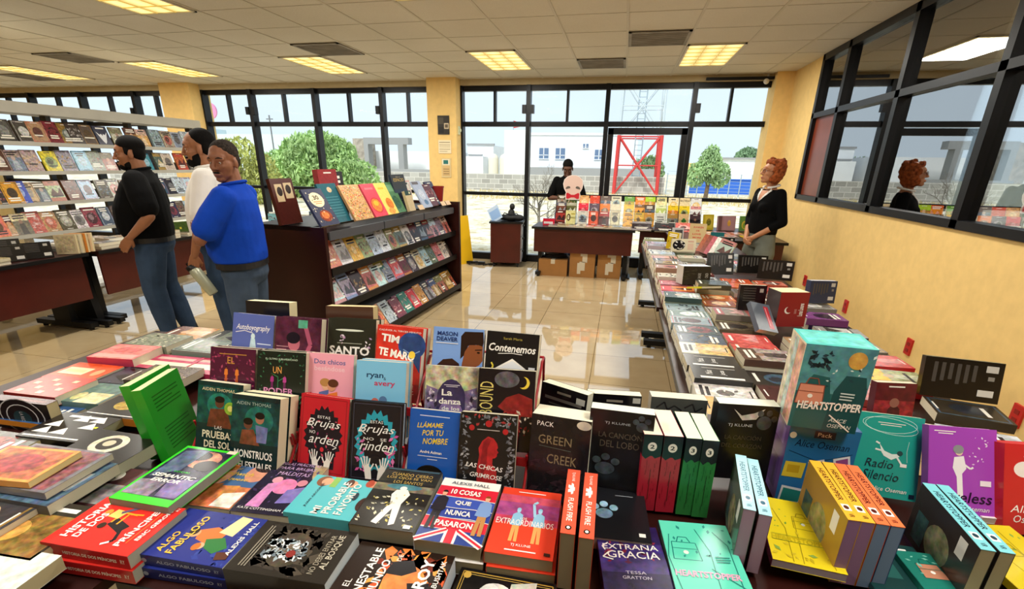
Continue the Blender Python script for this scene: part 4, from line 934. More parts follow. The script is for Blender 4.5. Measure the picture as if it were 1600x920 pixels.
ART['grim'] = [('sw', .03, .03, .16, .97, 60, .035, ['#7f8288', '#5c6066', '#a0a2a6'], 20), ('sw', .84, .03, .97, .97, 60, .035, ['#7f8288', '#5c6066', '#a0a2a6'], 21), ('sw', .1, .02, .9, .14, 50, .035, ['#6d7076', '#8f9296', '#a83a3a'], 22), ('e', .5, .12, .06, .04, '#b3282c'), ('e', .2, .18, .05, .035, '#b3282c'), ('e', .8, .2, .05, .035, '#b3282c'), ('p', [(.40, .33), (.50, .27), (.60, .29), (.67, .35), (.685, .40), (.665, .42), (.70, .455), (.675, .47), (.675, .50), (.64, .525), (.60, .53), (.60, .60), (.68, .68), (.70, .92), (.60, .86), (.55, .95), (.47, .87), (.40, .94), (.34, .86), (.33, .66), (.36, .50), (.34, .42)], '#b0262c', .3), ('p', [(.42, .34), (.50, .29), (.56, .31), (.50, .42), (.50, .60), (.42, .80), (.38, .62), (.40, .48)], '#8a1c24', .3), ('r', .3, .19, .7, .2, '#b8b0a8'), Tt('LAS CHICAS', .46, .64, .66, .055, W_, b=.01, sh=.15, rot=-5), Tt('GRIMROSE', .5, .75, .58, .055, W_, b=.01, sh=.15, rot=-4)]
ART['mason'] = [('p', [(.55, .10), (.62, .04), (.98, .03), (1, .16), (.98, .24), (.86, .20), (.70, .22), (.64, .34), (.56, .40)], '#2a1a16'), ('p', [(.64, .30), (.72, .21), (.90, .20), (.99, .22), (1, .40), (.94, .46), (.84, .50), (.80, .62), (.58, .62), (.60, .45)], '#8a4f30'), ('l', [(.84, .27), (.97, .26)], .022, '#2a1a16'), ('e', .91, .30, .03, .012, '#1d120e'), ('p', [(.06, .62), (.10, .50), (.22, .42), (.40, .40), (.54, .46), (.58, .58), (.50, .66), (.10, .70)], '#3a2019'), ('p', [(.18, .55), (.30, .50), (.48, .54), (.52, .70), (.40, .80), (.20, .76)], '#ecbd9f'), ('l', [(.34, .50), (.44, .56), (.42, .62)], .03, '#3a2019'), ('l', [(.24, .585), (.32, .575)], .018, '#2a1812'), ('l', [(.40, .60), (.48, .61)], .018, '#2a1812'), ('p', [(.5, .66), (.78, .56), (1, .78), (.5, .95)], '#d6dc62'), Tt('MASON', .28, .08, .40, .055, '#223a74', b=.02), Tt('DEAVER', .28, .15, .42, .055, '#223a74', b=.02), ('r', .06, .2, .5, .208, W_)]
ART['mason_old'] = [('p', [(.5, .12), (.8, .04), (1, .1), (1, .36), (.86, .6), (.6, .5)], '#8a4f30'), ('p', [(.46, .05), (.98, .04), (1, .2), (.86, .24), (.6, .22), (.54, .46)], '#2a1a16'), ('p', [(.2, .62), (.5, .5), (.62, .7), (.5, 1), (.1, 1)], '#e8b49a'), ('p', [(.1, .8), (.14, .46), (.4, .36), (.6, .46), (.56, .62), (.4, .56), (.2, .66)], '#3a2019'), ('p', [(.5, .76), (.8, .62), (1, .9), (.5, 1)], '#d6dc62'), Tt('MASON', .28, .08, .40, .055, '#223a74', b=.02), Tt('DEAVER', .28, .15, .42, .055, '#223a74', b=.02), ('r', .06, .2, .5, .208, W_)]
ART['conten'] = [Tt('Sarah Maria', .5, .08, .36, .03, '#b8a84a'), Tt('Contenemos', .5, .20, .90, .10, W_, b=.02, sh=.2), ('l', [(.24, .28), (.5, .262), (.7, .27)], .012, W_), ('p', [(.26, .46), (.52, .34), (.80, .46), (.80, .72), (.28, .72)], '#e6e9ee'), ('p', [(.2, .47), (.52, .33), (.84, .47), (.80, .47), (.52, .36), (.26, .47)], W_), ('r', .38, .56, .47, .66, '#20242c'), ('r', .6, .54, .72, .62, '#aab0ba'), ('l', [(.12, .40), (.16, .44), (.14, .48)], .03, '#e8d24a'), ('r', .84, .42, .96, .50, '#d8dade')]
ART['cisnes'] = [('r', 0, 0, 1, .3, '#b9b494', .7), ('e', .5, .5, .30, .34, '#3a3158', .3), ('e', .5, .62, .24, .2, '#8a74a6', .4), ('p', [(.02, .25), (.24, .3), (.2, 1), (.02, 1)], '#6b5d80', .6), ('p', [(.98, .25), (.76, .3), (.8, 1), (.98, 1)], '#74668a', .6), ('sw', .04, .3, .22, .95, 24, .05, ['#efe8f2', '#2a2238', '#c8b8d8'], 23), ('sw', .78, .3, .96, .95, 24, .05, ['#efe8f2', '#2a2238', '#c8b8d8'], 24), Tt('La', .42, .33, .20, .08, W_, b=.02), Tt('danza', .48, .44, .42, .075, W_, b=.02), Tt('de los', .5, .53, .34, .05, W_, b=.02), Tt('Cisnes', .48, .62, .52, .08, W_, b=.02), ('r', .36, .23, .66, .238, '#d8d0e0'), ('r', .40, .25, .62, .257, '#d8d0e0')]
ART['ound'] = [Tt('BOUND', .15, .36, .60, .16, '#d8c870', rot=90), ('e', .80, .15, .10, .075, '#e8cf4a'), ('e', .76, .14, .09, .068, '#17131a'), ('e', .50, .12, .22, .10, '#5c5a60', .6), ('p', [(.36, .46), (.5, .34), (.72, .28), (.96, .34), (.98, .56), (.6, .56)], '#8a2626', .4), ('p', [(.62, .5), (.78, .48), (.74, .98), (.58, .98)], '#7a1e20', .4), ('sw', .3, .5, .98, .9, 30, .04, ['#8a2626', '#d8c8b0', '#a83a30'], 25)]
ART['pack'] = [Tt('PACK', .24, .10, .28, .055, W_), Tt('GREEN', .42, .28, .56, .10, '#8c7d5e'), ('l', [(.16, .36), (.7, .38)], .008, '#5f6f66'), Tt('CREEK', .56, .50, .50, .11, '#8c7d5e'), ('e', .88, .06, .12, .05, '#d8d0bc', .2), ('sw', .05, .5, .95, .95, 30, .08, ['#2b2229', '#3a2a30', '#1f2226'], 26)]
ART['lobo'] = [Tt('TJ KLUNE', .44, .16, .40, .035, '#b9bcc2'), Tt('LA CANCIÓN', .5, .30, .68, .085, '#5c5448'), Tt('DEL LOBO', .5, .42, .62, .085, '#5c5448')] + [('e', .62 + dx, .15 + dy, rx, ry, '#3d444c', .5) for dx, dy, rx, ry in ((.2, .02, .09, .06), (.1, -.04, .05, .035), (.18, -.09, .05, .035), (.28, -.06, .05, .035))] + [('e', .3 + dx, .66 + dy, rx, ry, '#47525c', .5) for dx, dy, rx, ry in ((0, .08, .16, .08), (-.14, -.02, .07, .045), (0, -.07, .07, .045), (.16, -.02, .07, .045))] + [('r', .86, .93, .95, .96, W_)]
ART['lobo2'] = [('e', .3, .62, .14, .08, '#6d8ea6', .5), ('e', .15, .52, .07, .05, '#8fb4cc', .5), ('e', .3, .47, .07, .05, '#8fb4cc', .5), ('e', .46, .52, .07, .05, '#7fa4bc', .5), ('r', .82, .88, .92, .93, W_), ('r', .5, .3, .8, .31, '#8a9098')]
ART['tjk'] = [('p', [(.26, .06), (.4, .14), (.6, .10), (.76, .04), (.64, .18), (.42, .2)], '#cfcac2', .4), ('e', .78, .22, .12, .09, '#4a4c50', .5), ('e', .7, .10, .05, .04, '#4a4c50', .5), ('e', .84, .09, .05, .04, '#4a4c50', .5), ('e', .93, .16, .05, .04, '#4a4c50', .5), Tt('TJ KLUNE', .40, .27, .40, .045, '#c8c8c8'), Tt('LA CANCIÓN', .48, .42, .6, .07, '#4d4438'), Tt('DEL CORAZÓN', .48, .53, .66, .07, '#4d4438'), ('r', .7, .92, .8, .95, W_), ('r', .84, .92, .92, .95, W_)]
ART['script'] = [('l', [(.1, .14), (.24, .06), (.3, .16), (.42, .10), (.56, .16)], .03, K_), ('l', [(.6, .12), (.74, .06), (.8, .16), (.92, .1)], .03, K_), ('l', [(.2, .24), (.5, .2), (.86, .26)], .02, K_)]
ART['hsbox'] = [('r', 0, 0, 1, .55, '#4f8f98', .3), ('p', [(.05, 1), (.08, .5), (.20, .34), (.44, .36), (.52, .62), (.5, 1)], '#1a5a5c'), ('p', [(.5, 1), (.54, .52), (.66, .32), (.94, .32), (1, .5), (1, 1)], '#134a4e'), ('sw', .30, .08, .98, .5, 16, .03, ['#153f48', '#d8ecec'], 27), ('sw', .1, .06, .42, .26, 26, .05, ['#12242c', '#1b3440'], 28), ('e', .76, .14, .13, .10, '#c99a4a', .3)] + bagpack(.22, .46, 1.25, '#8a4a3a', '#d98f76') + [Tt('HEARTSTOPPER', .52, .70, .92, .10, W_, b=.03, sh=.15, rot=3), Tt('ALICE', .70, .86, .26, .045, '#d8e8e4', sh=.2), Tt('OSEMAN', .74, .93, .34, .045, '#d8e8e4', sh=.2), ('l', [(.56, .8), (.9, .98)], .02, W_)] + blk(3, .64, .52, .84, .035, '#c8dcdc')
ART['packalice'] = [('r', .36, .04, .66, .13, '#10243c'), Tt('Pack', .51, .085, .2, .05, W_), Tt('Alice Oseman', .5, .21, .78, .09, '#0f2036', sh=.25), ('l', [(.05, .32), (.5, .42), (.95, .28)], .008, '#0f2036'), ('p', [(.04, .46), (.34, .46), (.32, .66), (.02, .66)], '#e3c83a'), ('r', .08, .50, .26, .60, '#c9a422'), ('p', [(.36, .44), (.58, .38), (.64, .56), (.42, .6)], '#f0eef2'), ('p', [(.41, .45), (.56, .41), (.59, .53), (.44, .56)], '#8a3a6e'), ('p', [(.7, .36), (.92, .30), (.98, .48), (.76, .54)], '#f0eef2'), ('p', [(.74, .38), (.9, .33), (.94, .46), (.79, .5)], '#9a4a8c'), ('p', [(.06, .78), (.40, .80), (.38, 1.0), (.04, 1.0)], '#e8ecec'), ('p', [(.09, .81), (.37, .83), (.35, .98), (.07, .98)], '#2a8a80'), ('r', .52, .66, .96, .72, '#1b2c58'), ('e', .06, .12, .05, .04, W_)]
ART['radio'] = [('l', [(.1 + .8 * (.5 + .5 * math.cos(a / 3)), .12 + .10 * math.sin(a / 3)) for a in range(0, 20)], .008, '#c9efe8'), ('l', [(.06 + .86 * (.5 + .5 * math.cos(a / 3)), .14 + .10 * math.sin(a / 3 + .3)) for a in range(0, 20)], .008, '#c9efe8'), ('r', .3, .10, .72, .108, W_), ('r', .34, .125, .66, .133, W_), ('p', [(.36, .36), (.44, .44), (.56, .47), (.66, .46), (.68, .49), (.56, .54), (.44, .50), (.40, .46)], '#e6f0ea'), ('l', [(.36, .36), (.30, .34)], .03, '#e6f0ea'), ('l', [(.4, .44), (.30, .43)], .03, '#e6f0ea'), ('e', .68, .45, .045, .03, '#25474a'), ('l', [(.64, .5), (.72, .58)], .03, '#e6f0ea'), ('r', .7, .57, .8, .61, W_), ('l', [(.8, .3), (.78, .42), (.8, .55)], .006, '#c9efe8'), Tt('Radio', .38, .60, .44, .10, '#1b2c38', sh=.25), Tt('Silencio', .42, .74, .56, .11, '#1b2c38', sh=.25), Tt('Alice Oseman', .56, .90, .56, .05, W_, sh=.25), ('r', .88, .92, .96, .97, '#112233')]
ART['loveless'] = [('r', .08, .05, .4, .06, W_), ('r', .14, .075, .36, .085, W_), ('sw', .55, .1, .9, .45, 14, .02, ['#e6c8ee', '#f0dcf4'], 29), ('p', [(.38, .34), (.52, .32), (.56, .46), (.50, .52), (.52, .8), (.44, .82), (.42, .56), (.36, .46)], '#f2eef4'), ('e', .45, .28, .055, .04, '#e8c8b8'), ('e', .44, .25, .08, .05, '#8f9296'), ('l', [(.54, .42), (.62, .46), (.66, .44)], .03, '#f2eef4'), ('l', [(.40, .82), (.56, .83)], .03, '#f2eef4'), Tt('Loveless', .52, .78, .84, .12, '#2b1438', sh=.2, b=.01), Tt('Alice Oseman', .60, .90, .6, .05, W_, sh=.25), ('r', .76, .58, .92, .64, '#f0e8f4')]
ART['redbox'] = [('e', .30, .28, .16, .09, '#f0e8e4'), ('p', [(.3, .1), (.44, .1), (.46, .14), (.28, .14)], W_), ('e', .55, .32, .16, .10, '#2a1a1a'), ('e', .58, .40, .10, .06, '#d8a890'), Tt('Alice', .3, .72, .4, .08, W_, sh=.25), Tt('Oseman', .4, .83, .5, .08, W_, sh=.25)]
def hs_spine(c): return [Tt('HEARTSTOPPER', .42, .5, .56, .48, c, b=.02, sh=.1), ('r', .76, .2, .86, .8, W_), ('e', .81, .5, .03, .2, c), Tt('VR', .93, .5, .05, .4, c)]
FL_SP = [Tt('TJ KLUNE', .13, .5, .16, .26, W_), ('g', .34, .8, .5, W_, W_, W_, W_), Tt('FLASH FIRE', .66, .5, .34, .40, W_, b=.01), ('e', .92, .5, .03, .22, '#2a1a16'), ('e', .92, .5, .018, .12, W_)]
def kl_spine(n, c): return [('r', 0, 0, .27, 1, '#1b2126'), ('p', [(.27, 0), (.30, .3), (.26, .5), (.31, .8), (.27, 1), (.2, .5)], '#1b2126'), ('e', .15, .5, .055, .24, W_), Tt(n, .15, .5, .36, .034, '#1b2126', rot=90, b=.02), ('sw', .34, .1, .9, .9, 24, .05, [c], 31), ('r', .45, .44, .85, .47, '#20261f')]

# ------------------------------------------------------------------ foreground: placement   (centre of the front cover, yaw, lean, width, height, thickness)
def flat(o, yaw, w, h, t, label, col, n=1, art=(), roll=0, under=None, **k):
    """n copies lying flat in a pile; o is the centre of the topmost cover"""
    for q in range(n):
        M = frame_M((o[0] + (.004 * q if q else 0), o[1] - .006 * q, o[2] - q * (t + .0012)), yaw + (1.2 * q if q % 2 else 0), 0, roll)
        book(label if q == 0 else (under or label + ', second copy underneath') + ('' if q < 2 else ' lowest'), M, w, h, t, col, art=art if q == 0 else (), **k)
flat((-1.024, .658, .792), 92, .149, .214, .033, 'red paperback with jumping figures lying on top of an identical copy', '#df3029', 2, ART['principes'], spine='#b8262a', spine_art=spines('HISTORIA DE DOS PRÍNCIPES', W_), page='#a8a898', under='red paperback directly under the one with jumping figures')
flat((-.829, .688, .775), 92, .145, .207, .026, 'dark blue paperback with a green-shirted couple, yellow lettering, upper copy', '#26338a', 2, ART['fabuloso'], spine='#232c70', spine_art=spines('ALGO FABULOSO', '#9fb0d8'), page='#c8c8bc', under='dark blue paperback directly under the couple cover')
flat((-.606, .687, .785), 93, .143, .218, .062, 'thick brown-black paperback with a shattered crystal face, lying in front row', '#26221d', 1, ART['bosque'], page='#cfd4d2')
flat((-.38, .683, .775), 91, .145, .212, .052, 'black and orange paperback with fiery silhouettes lying in front row', '#241712', 1, ART['mundo'], page='#cfd8e4')
flat((-.161, .690, .745), 90, .145, .205, .023, 'black paperback with gold frame and marble bust at bottom edge', '#131214', 1, ART['estatua'], page='#b8b090')
flat((-1.02, .822, .812), 1, .16, .226, .026, 'lime green bordered comic lying on the table beside the red one', '#3ddb2c', 1, ART['semantic'], page='#8f938a', spine='#2fb822')
flat((-.927, .882, .768), 4, .145, .216, .024, 'blue and peach paperback with two faces and yellow script title', '#4a6a98', 1, ART['princesa'], spine='#c9744a')
flat((-.778, .890, .770), 5, .147, .218, .026, 'dark violet paperback with pink figures, lying beside the blue and peach one', '#1d1830', 1, ART['malditas'], mot=.3)
flat((-.604, .866, .782), 92, .147, .212, .032, 'turquoise paperback with boys\' heads and white capitals lying sideways', '#5cc4cc', 1, ART['favorito'], page='#8f978f')
flat((-.458, .883, .799), 3, .149, .219, .038, 'thick dark paperback with a white walking silhouette under rain', '#231f18', 1, ART['ojos'], page='#8f8a74', spine='#1a1814')
flat((-.301, .875, .797), 2, .147, .219, .036, 'paperback with red, white and blue bands and flag crosses, top copy', '#f2f0ec', 2, ART['cosas'], spine='#cfd6e4', page='#8a836a', under='copy underneath the red, white and blue banded paperback')
flat((-.148, .879, .793), 2, .144, .219, .030, 'orange-red paperback with two pale blue saluting figures, top copy', '#e2442c', 2, ART['extraord'], spine='#c43a26', page='#8a836a', under='copy underneath the saluting figures paperback')
flat((.092, .835, .766), 9, .139, .222, .030, 'purple paperback with red petals and white fantasy lettering lying in front', '#2c2058', 1, ART['gracia'], mot=.4)
flat((.237, .874, .772), 6, .152, .222, .020, 'mint green graphic novel with outlined backpack lying flat in front', '#5fd8bc', 1, ART['hs_teal'], page='#8c9a90', mot=.0, spine='#2a3a40')
flat((.418, .628, .80), 4, .204, .222, .03, 'lilac book with a pink house lying at the bottom edge', '#b79ae0', 1, ART['green'], page='#b8b4a0')
flat((.458, 1.010, .775), -5, .140, .222, .020, 'bright yellow graphic novel with line drawings lying by the orange spines', '#ead322', 1, ART['hs_yellow'], page='#9a8f9a', mot=.0, spine='#6a2a4a')
flat((.735, .905, .765), 4, .150, .215, .020, 'dark green graphic novel with a backpack lying under the leaning turquoise spines', '#1f7a6c', 1, ART['hs_green'], page='#b8b49a')
flat((.052, 1.00, .772), 4, .145, .222, .034, 'black paperback with pale blue paw print lying flat behind the purple one', '#17181c', 1, ART['lobo2'], page='#8f8c82')
def stand(o, yaw, lean, w, h, t, label, col, art=(), behind=0, blabel='', gap=.002, **k):
    """upright book leaning on the one behind; `behind` more copies behind it"""
    for q in range(behind + 1):
        M = frame_M(o, yaw, lean) @ Matrix.Translation((.003 * (q % 2), .002 * q, -q * (t + gap)))
        book(label if q == 0 else (blabel or 'spare copy right behind the ' + label) + ('' if q < 2 else ', rearmost'), M, w, h, t, col, art=art if q == 0 else (), **k)
stand((-1.065, 1.012, .853), 0, 72, .148, .215, .030, 'dark teal paperback with a glowing green orb, front step of the left rack', '#10302e', ART['pruebas'], mot=.3)
stand((-.914, .967, .850), 0, 72, .147, .215, .036, 'dark teal paperback with two embracing figures, front of the left rack', '#12292b', ART['monstruos'], 1, 'copy behind the two embracing figures cover', mot=.3, page='#efe6c0')
stand((-1.067, 1.084, .931), 4, 72, .144, .215, .022, 'maroon floral paperback with two orange figures on the left rack', '#4d1832', ART['ultimo'], 1, 'copy behind the maroon floral paperback')
stand((-.905, 1.084, .936), 5, 72, .147, .215, .024, 'black paperback with a leafy border and magenta figures on the left rack', '#15201b', ART['poder'], 1, 'copy behind the leafy bordered black paperback')
stand((-1.053, 1.168, 1.011), -1, 72, .144, .215, .026, 'blue-violet paperback with white handwriting, top step of the left rack', '#5664a6', ART['auto'])
stand((-1.075, 1.275, 1.020), 4, 80, .15, .215, .045, 'thick black paperback whose cream page tops show behind the blue-violet one', '#17151a', page='#efe4b8')
stand((-.800, 1.300, 1.018), 10, 80, .15, .215, .05, 'thick brown paperback whose page tops show behind the plum one', '#4a2e22', page='#d8c490')
stand((-.893, 1.160, 1.015), 2, 72, .147, .215, .026, 'plum paperback with a dark-haired youth, top step of the left rack', '#4a1e36', ART['purple'], 1, 'copy behind the plum paperback with a dark-haired youth')
stand((-.742, 1.200, 1.012), 5, 72, .147, .215, .026, 'charcoal paperback with pale flowers and big white capitals, middle rack top', '#272a22', ART['santo'], 1, 'copy behind the charcoal paperback with big white capitals')
stand((-.588, 1.186, 1.006), -2, 72, .142, .215, .024, 'red paperback with a blue face and yellow dot, middle rack top', '#cf3428', ART['tim'], 1, 'copy behind the red paperback with a blue face', mot=.2)
stand((-.771, 1.112, .932), 4, 72, .144, .215, .020, 'pink paperback with two kissing boys on the middle rack', '#f0a6b8', ART['dos'])
stand((-.606, 1.100, .930), 5, 72, .143, .215, .028, 'sky blue paperback with small couple and lowercase title, middle rack', '#7fc4e8', ART['ryan'], 1, 'copy behind the sky blue paperback with lowercase title', spine='#a8d8f0')
stand((-.737, 1.013, .850), -1, 72, .146, .215, .020, 'crimson hardback with white script and pale hands, middle rack front', '#c4202e', ART['arden'], hard=True)
stand((-.582, 1.016, .850), 4, 72, .146, .215, .020, 'black hardback with turquoise flames and pale hands, middle rack front', '#1c1a22', ART['rinden'], hard=True, page='#c8d8e0')
stand((-.428, 1.030, .838), 2, 72, .136, .215, .018, 'royal blue paperback with yellow handwriting, right rack front', '#1a58b4', ART['llamame'])
stand((-.279, 1.027, .849), 4, 72, .146, .215, .022, 'black paperback with a red hooded profile, right rack front', '#1b1b1d', ART['grim'])
stand((-.411, 1.190, 1.015), 2, 72, .146, .215, .020, 'light blue paperback with two boys\' faces, right rack top', '#7da4e2', ART['mason'])
stand((-.257, 1.188, 1.016), -1, 72, .146, .215, .034, 'black shrink-wrapped paperback with a white house, right rack top', '#17171a', ART['conten'], spine='#222226')
stand((-.403, 1.109, .933), 6, 72, .145, .215, .022, 'grey and violet paperback with gothic lettering on the right rack', '#8c8798', ART['cisnes'], mot=.5)
stand((-.250, 1.104, .942), 5, 72, .150, .215, .030, 'black paperback with a moon and red tree on the right rack', '#18141a', ART['ound'])
stand((-.10, 1.055, .846), -4, 80, .152, .226, .085, 'shrink-wrapped pack of black paperbacks with faint brown capitals', '#1d1a1e', ART['pack'], page='#efe8d0', mot=.3)
stand((.048, 1.078, .880), -1, 85, .155, .214, .042, 'black paperback with grey paw prints standing beside the plain pack', '#16171b', ART['lobo'], page='#e6e8dc', mot=.3)
stand((.369, 1.215, .868), 6, 88, .153, .220, .045, 'black paperback with a skull and paw print left of the boxed sets', '#17171a', ART['tjk'], page='#eef0e0', mot=.2)
stand((.205, 1.260, .84), 4, 84, .150, .222, .05, 'charcoal paperback with black scrawl behind the green and red spines', '#3a3d3c', ART['script'], page='#ece4cc')
stand((-.118, 1.235, .846), -24, 82, .150, .222, .038, 'black paperback showing its back cover, standing angled behind the pack', '#121114', [('r', .1, .16, .9, .2, '#6b6660'), ('r', .36, .07, .66, .10, '#8a8478'), ('r', .2, .24, .8, .26, '#4a4642'), ('r', .78, .08, .96, .16, '#b8b8b0')], page='#f2efd6')
stand((.030, 1.245, .838), 6, 84, .150, .222, .038, 'black paperback showing its back cover, standing right of the angled one', '#121114', [('r', .36, .07, .66, .10, '#8a8478'), ('r', .1, .16, .9, .18, '#4a4642'), ('r', .84, .03, .98, .10, '#b8b8b0')], page='#f2efd6', spine='#5a3a30')
# four thick paperbacks with their spines to the front
for q, (x, y, yw, n, c, c2, lb) in enumerate(((.1255, 1.062, 8, '2', '#b5283c', '#8f1f30', 'thick paperback with red spine next to the paw print book'), (.173, 1.066, 7, '2', '#b5283c', '#8f1f30', 'thick paperback with red spine touching the green spines'), (.2195, 1.067, 6, '3', '#2f8040', '#256834', 'thick paperback with green spine touching the red spines'), (.2575, 1.067, 5, '3', '#2f8040', '#256834', 'thick paperback with green spine at the right end of the row'))):
    t_ = .045 if n == '2' else .037
    M = frame_M((x, y, .838), yw, 88) @ Matrix.Rotation(R_(-90), 4, 'Y')
    # local: spine (-x) must look towards the camera
    M = frame_M((x, y, .838), yw, 88) @ Matrix(((0, 0, 1, 0), (0, 1, 0, 0), (-1, 0, 0, 0), (0, 0, 0, 1))) @ Matrix.Translation((.0725, 0, t_ / 2))
    book(lb, M, .145, .215, t_, c, spine=c, spine_art=kl_spine(n, c2), page='#efead2', group='spine-out thick paperbacks', art=[('r', 0, 0, 1, .27, '#1b2126')], back_art=[('r', 0, 0, 1, .27, '#1b2126')])
# books lying on their fore edge, spines up
def spine_up(x, y, z, yaw, L, d, t, label, col, sp, spart, page, **k):
    """z = height of the spine; length runs away from the camera"""
    c, s = math.cos(R_(yaw)), math.sin(R_(yaw))
    r = Vector((0, 0, -1)); u = Vector((-s, c, 0)); n = r.cross(u)
    M = Matrix((r, u, n)).transposed().to_4x4(); M.translation = Vector((x, y, z - d / 2)) + n * (t / 2)
    book(label, M, d, L, t, col, spine=sp, spine_art=spart, page=page, **k)
spine_up(-.049, .862, .883, 2, .212, .14, .029, 'coral paperback lying spine-up, left one of the pair', '#e84a34', '#f05a40', FL_SP, '#857e68')
spine_up(-.011, .858, .883, 1, .212, .14, .029, 'coral paperback lying spine-up, right one of the pair', '#e84a34', '#f05a40', FL_SP, '#857e68')
HS = dict(hard=False)
CV = [('e', .4, .5, .3, .2, '#8a8a6a', .5), ('r', .1, .1, .6, .3, '#3a5a5a', .4), ('r', .6, .74, .9, .86, W_)]
for x, y, yw, z, lb, c, sp, tc_, pg in ((.325, 1.005, -7, .893, 'sky blue spine lying up beside the mint graphic novel, left of two', '#5a6a5c', '#a5dce8', '#20607c', '#a58aa0'), (.354, 1.003, -6, .887, 'sky blue spine lying up beside the mint graphic novel, right of two', '#6a3040', '#a5dce8', '#20607c', '#a58aa0'),
        (.507, 1.016, 1, .896, 'yellow-orange graphic novel spine lying up, leftmost of four', '#b08a3a', '#efb83a', '#5a2a18', '#8a6a92'), (.533, 1.016, 0, .896, 'yellow-orange graphic novel spine lying up, between yellow and red-orange ones', '#c89a3a', '#efb83a', '#5a2a18', '#8a6a92'), (.559, 1.016, 0, .896, 'red-orange graphic novel spine lying up, next to the yellow ones', '#c0502c', '#ee7a48', '#5a1c18', '#6a86a8'), (.585, 1.016, 0, .896, 'red-orange graphic novel spine lying up, rightmost of four', '#2a4a78', '#ee7a48', '#5a1c18', '#6a86a8'),
        (.738, 1.005, -2, .880, 'turquoise graphic novel spine lying up before the purple book, left one', '#3a3430', '#7fd0da', '#1a3a4a', '#a49a78'), (.768, 1.006, -1, .880, 'turquoise graphic novel spine lying up before the purple book, right one', '#3a3430', '#7fd0da', '#1a3a4a', '#a49a78')):
    spine_up(x, y, z, yw, .212, z - .735, .0245, lb, c, sp, hs_spine(tc_), pg, art=CV, back_art=CV, group='graphic novels lying spine-up')
stand((.745, 1.285, .842), -3, 70, .149, .219, .022, 'teal paperback with a falling white figure, right foreground', '#1f9c90', ART['radio'])
stand((.885, 1.235, .850), 4, 66, .152, .219, .024, 'purple paperback with a standing white figure, right foreground', '#a648bc', ART['loveless'])
stand((1.035, 1.215, .836), 6, 68, .150, .215, .06, 'red boxed pack with faces at the right edge', '#c9282a', ART['redbox'], cat='boxed set', name='boxed_set', page='#c9282a')
# big boxed sets
def boxed(label, M, w, h, t, front, side, top, art, side_art=(), top_art=()):
    e = thing('boxed_set', label, 'boxed set', M)
    m = MB(); m.box(-w / 2, -h / 2, -t, w / 2, h / 2, 0, front)
    paint_art(m, art, lambda x, y, z: Vector((-w / 2 + x * w, h / 2 - y * h, z)))
    m.build('front_panel', M_PRINT, e)
    m = MB(); m.box(-w / 2 - .0008, -h / 2, -t, -w / 2 - .0002, h / 2, 0, side)
    paint_art(m, side_art, lambda x, y, z: Vector((-w / 2 - .0008 - z, h / 2 - y * h, -t + x * t)))
    m.build('side_panel', M_PRINT, e)
    m = MB(); m.box(-w / 2, h / 2 + .0002, -t, w / 2, h / 2 + .0008, 0, top)
    paint_art(m, top_art, lambda x, y, z: Vector((-w / 2 + x * w, h / 2 + .0008 + z, -t + (1 - y) * t)))
    m.build('top_panel', M_PRINT, e)
    return e
boxed('tall teal boxed set with two drawn jackets and a backpack, on another box', frame_M((.519, 1.165, 1.065), -3, 90), .146, .214, .115, '#1d6468', '#e6dcc0', '#5cc8c0', ART['hsbox'], [('r', .55, .02, .98, .98, '#d8a08c', .6), ('r', .1, .02, .5, .98, '#d8d0b8', .5), ('r', .3, .02, .55, .98, '#b8cfc8', .6)], [('r', .05, .1, .95, .9, '#74d8d0', .3)])
boxed('blue boxed set with pinned snapshots, underneath the tall teal one', frame_M((.543, 1.188, .838), -1, 88), .158, .222, .11, '#2a6fa8', '#5d3a86', '#2a5f98', ART['packalice'], [('r', .2, .1, .8, .3, '#7a58a8'), ('r', .2, .5, .8, .9, '#4a2c74')])
# the red wire racks that hold the upright books
M_RACK = mat('red_rack_metal', '#a3161f', .35)
for cx, cy, lb in ((-.985, 1.02, 'red stepped wire book rack on the left, behind the lime green comic'), (-.664, 1.035, 'red stepped wire book rack in the middle, holding the flame-covered pair'), (-.340, 1.072, 'red stepped wire book rack on the right, holding the red hooded profile book')):
    t = thing('book_rack', lb, 'book rack', (cx, cy, TZ), 'red stepped book racks')
    for s in (-1, 1):
        m = MB(); x = s * .158
        m.tube([(x, -.075, .004), (x, -.055, .03), (x, .12, .235), (x, .20, .30), (x, .235, .30), (x, .26, .004), (x, -.075, .004)], .004, 7)
        for yy, zz in ((-.07, .006), (.005, .09), (.085, .172)): m.tube([(x, yy + .05, zz), (x, yy - .012, zz), (x, yy - .02, zz + .035)], .0035, 6)
        m.build('side_frame', M_RACK, t)
    for yy, zz in ((-.07, .006), (.005, .09), (.085, .172)):
        m = MB(); m.box(-.158, yy - .012, zz - .003, .158, yy + .045, zz); m.box(-.158, yy - .016, zz - .003, .158, yy - .012, zz + .022); m.build('ledge', M_RACK, t)
    m = MB(); m.tube([(-.158, .235, .30), (.158, .235, .30)], .004, 6); m.build('back_bar', M_RACK, t)
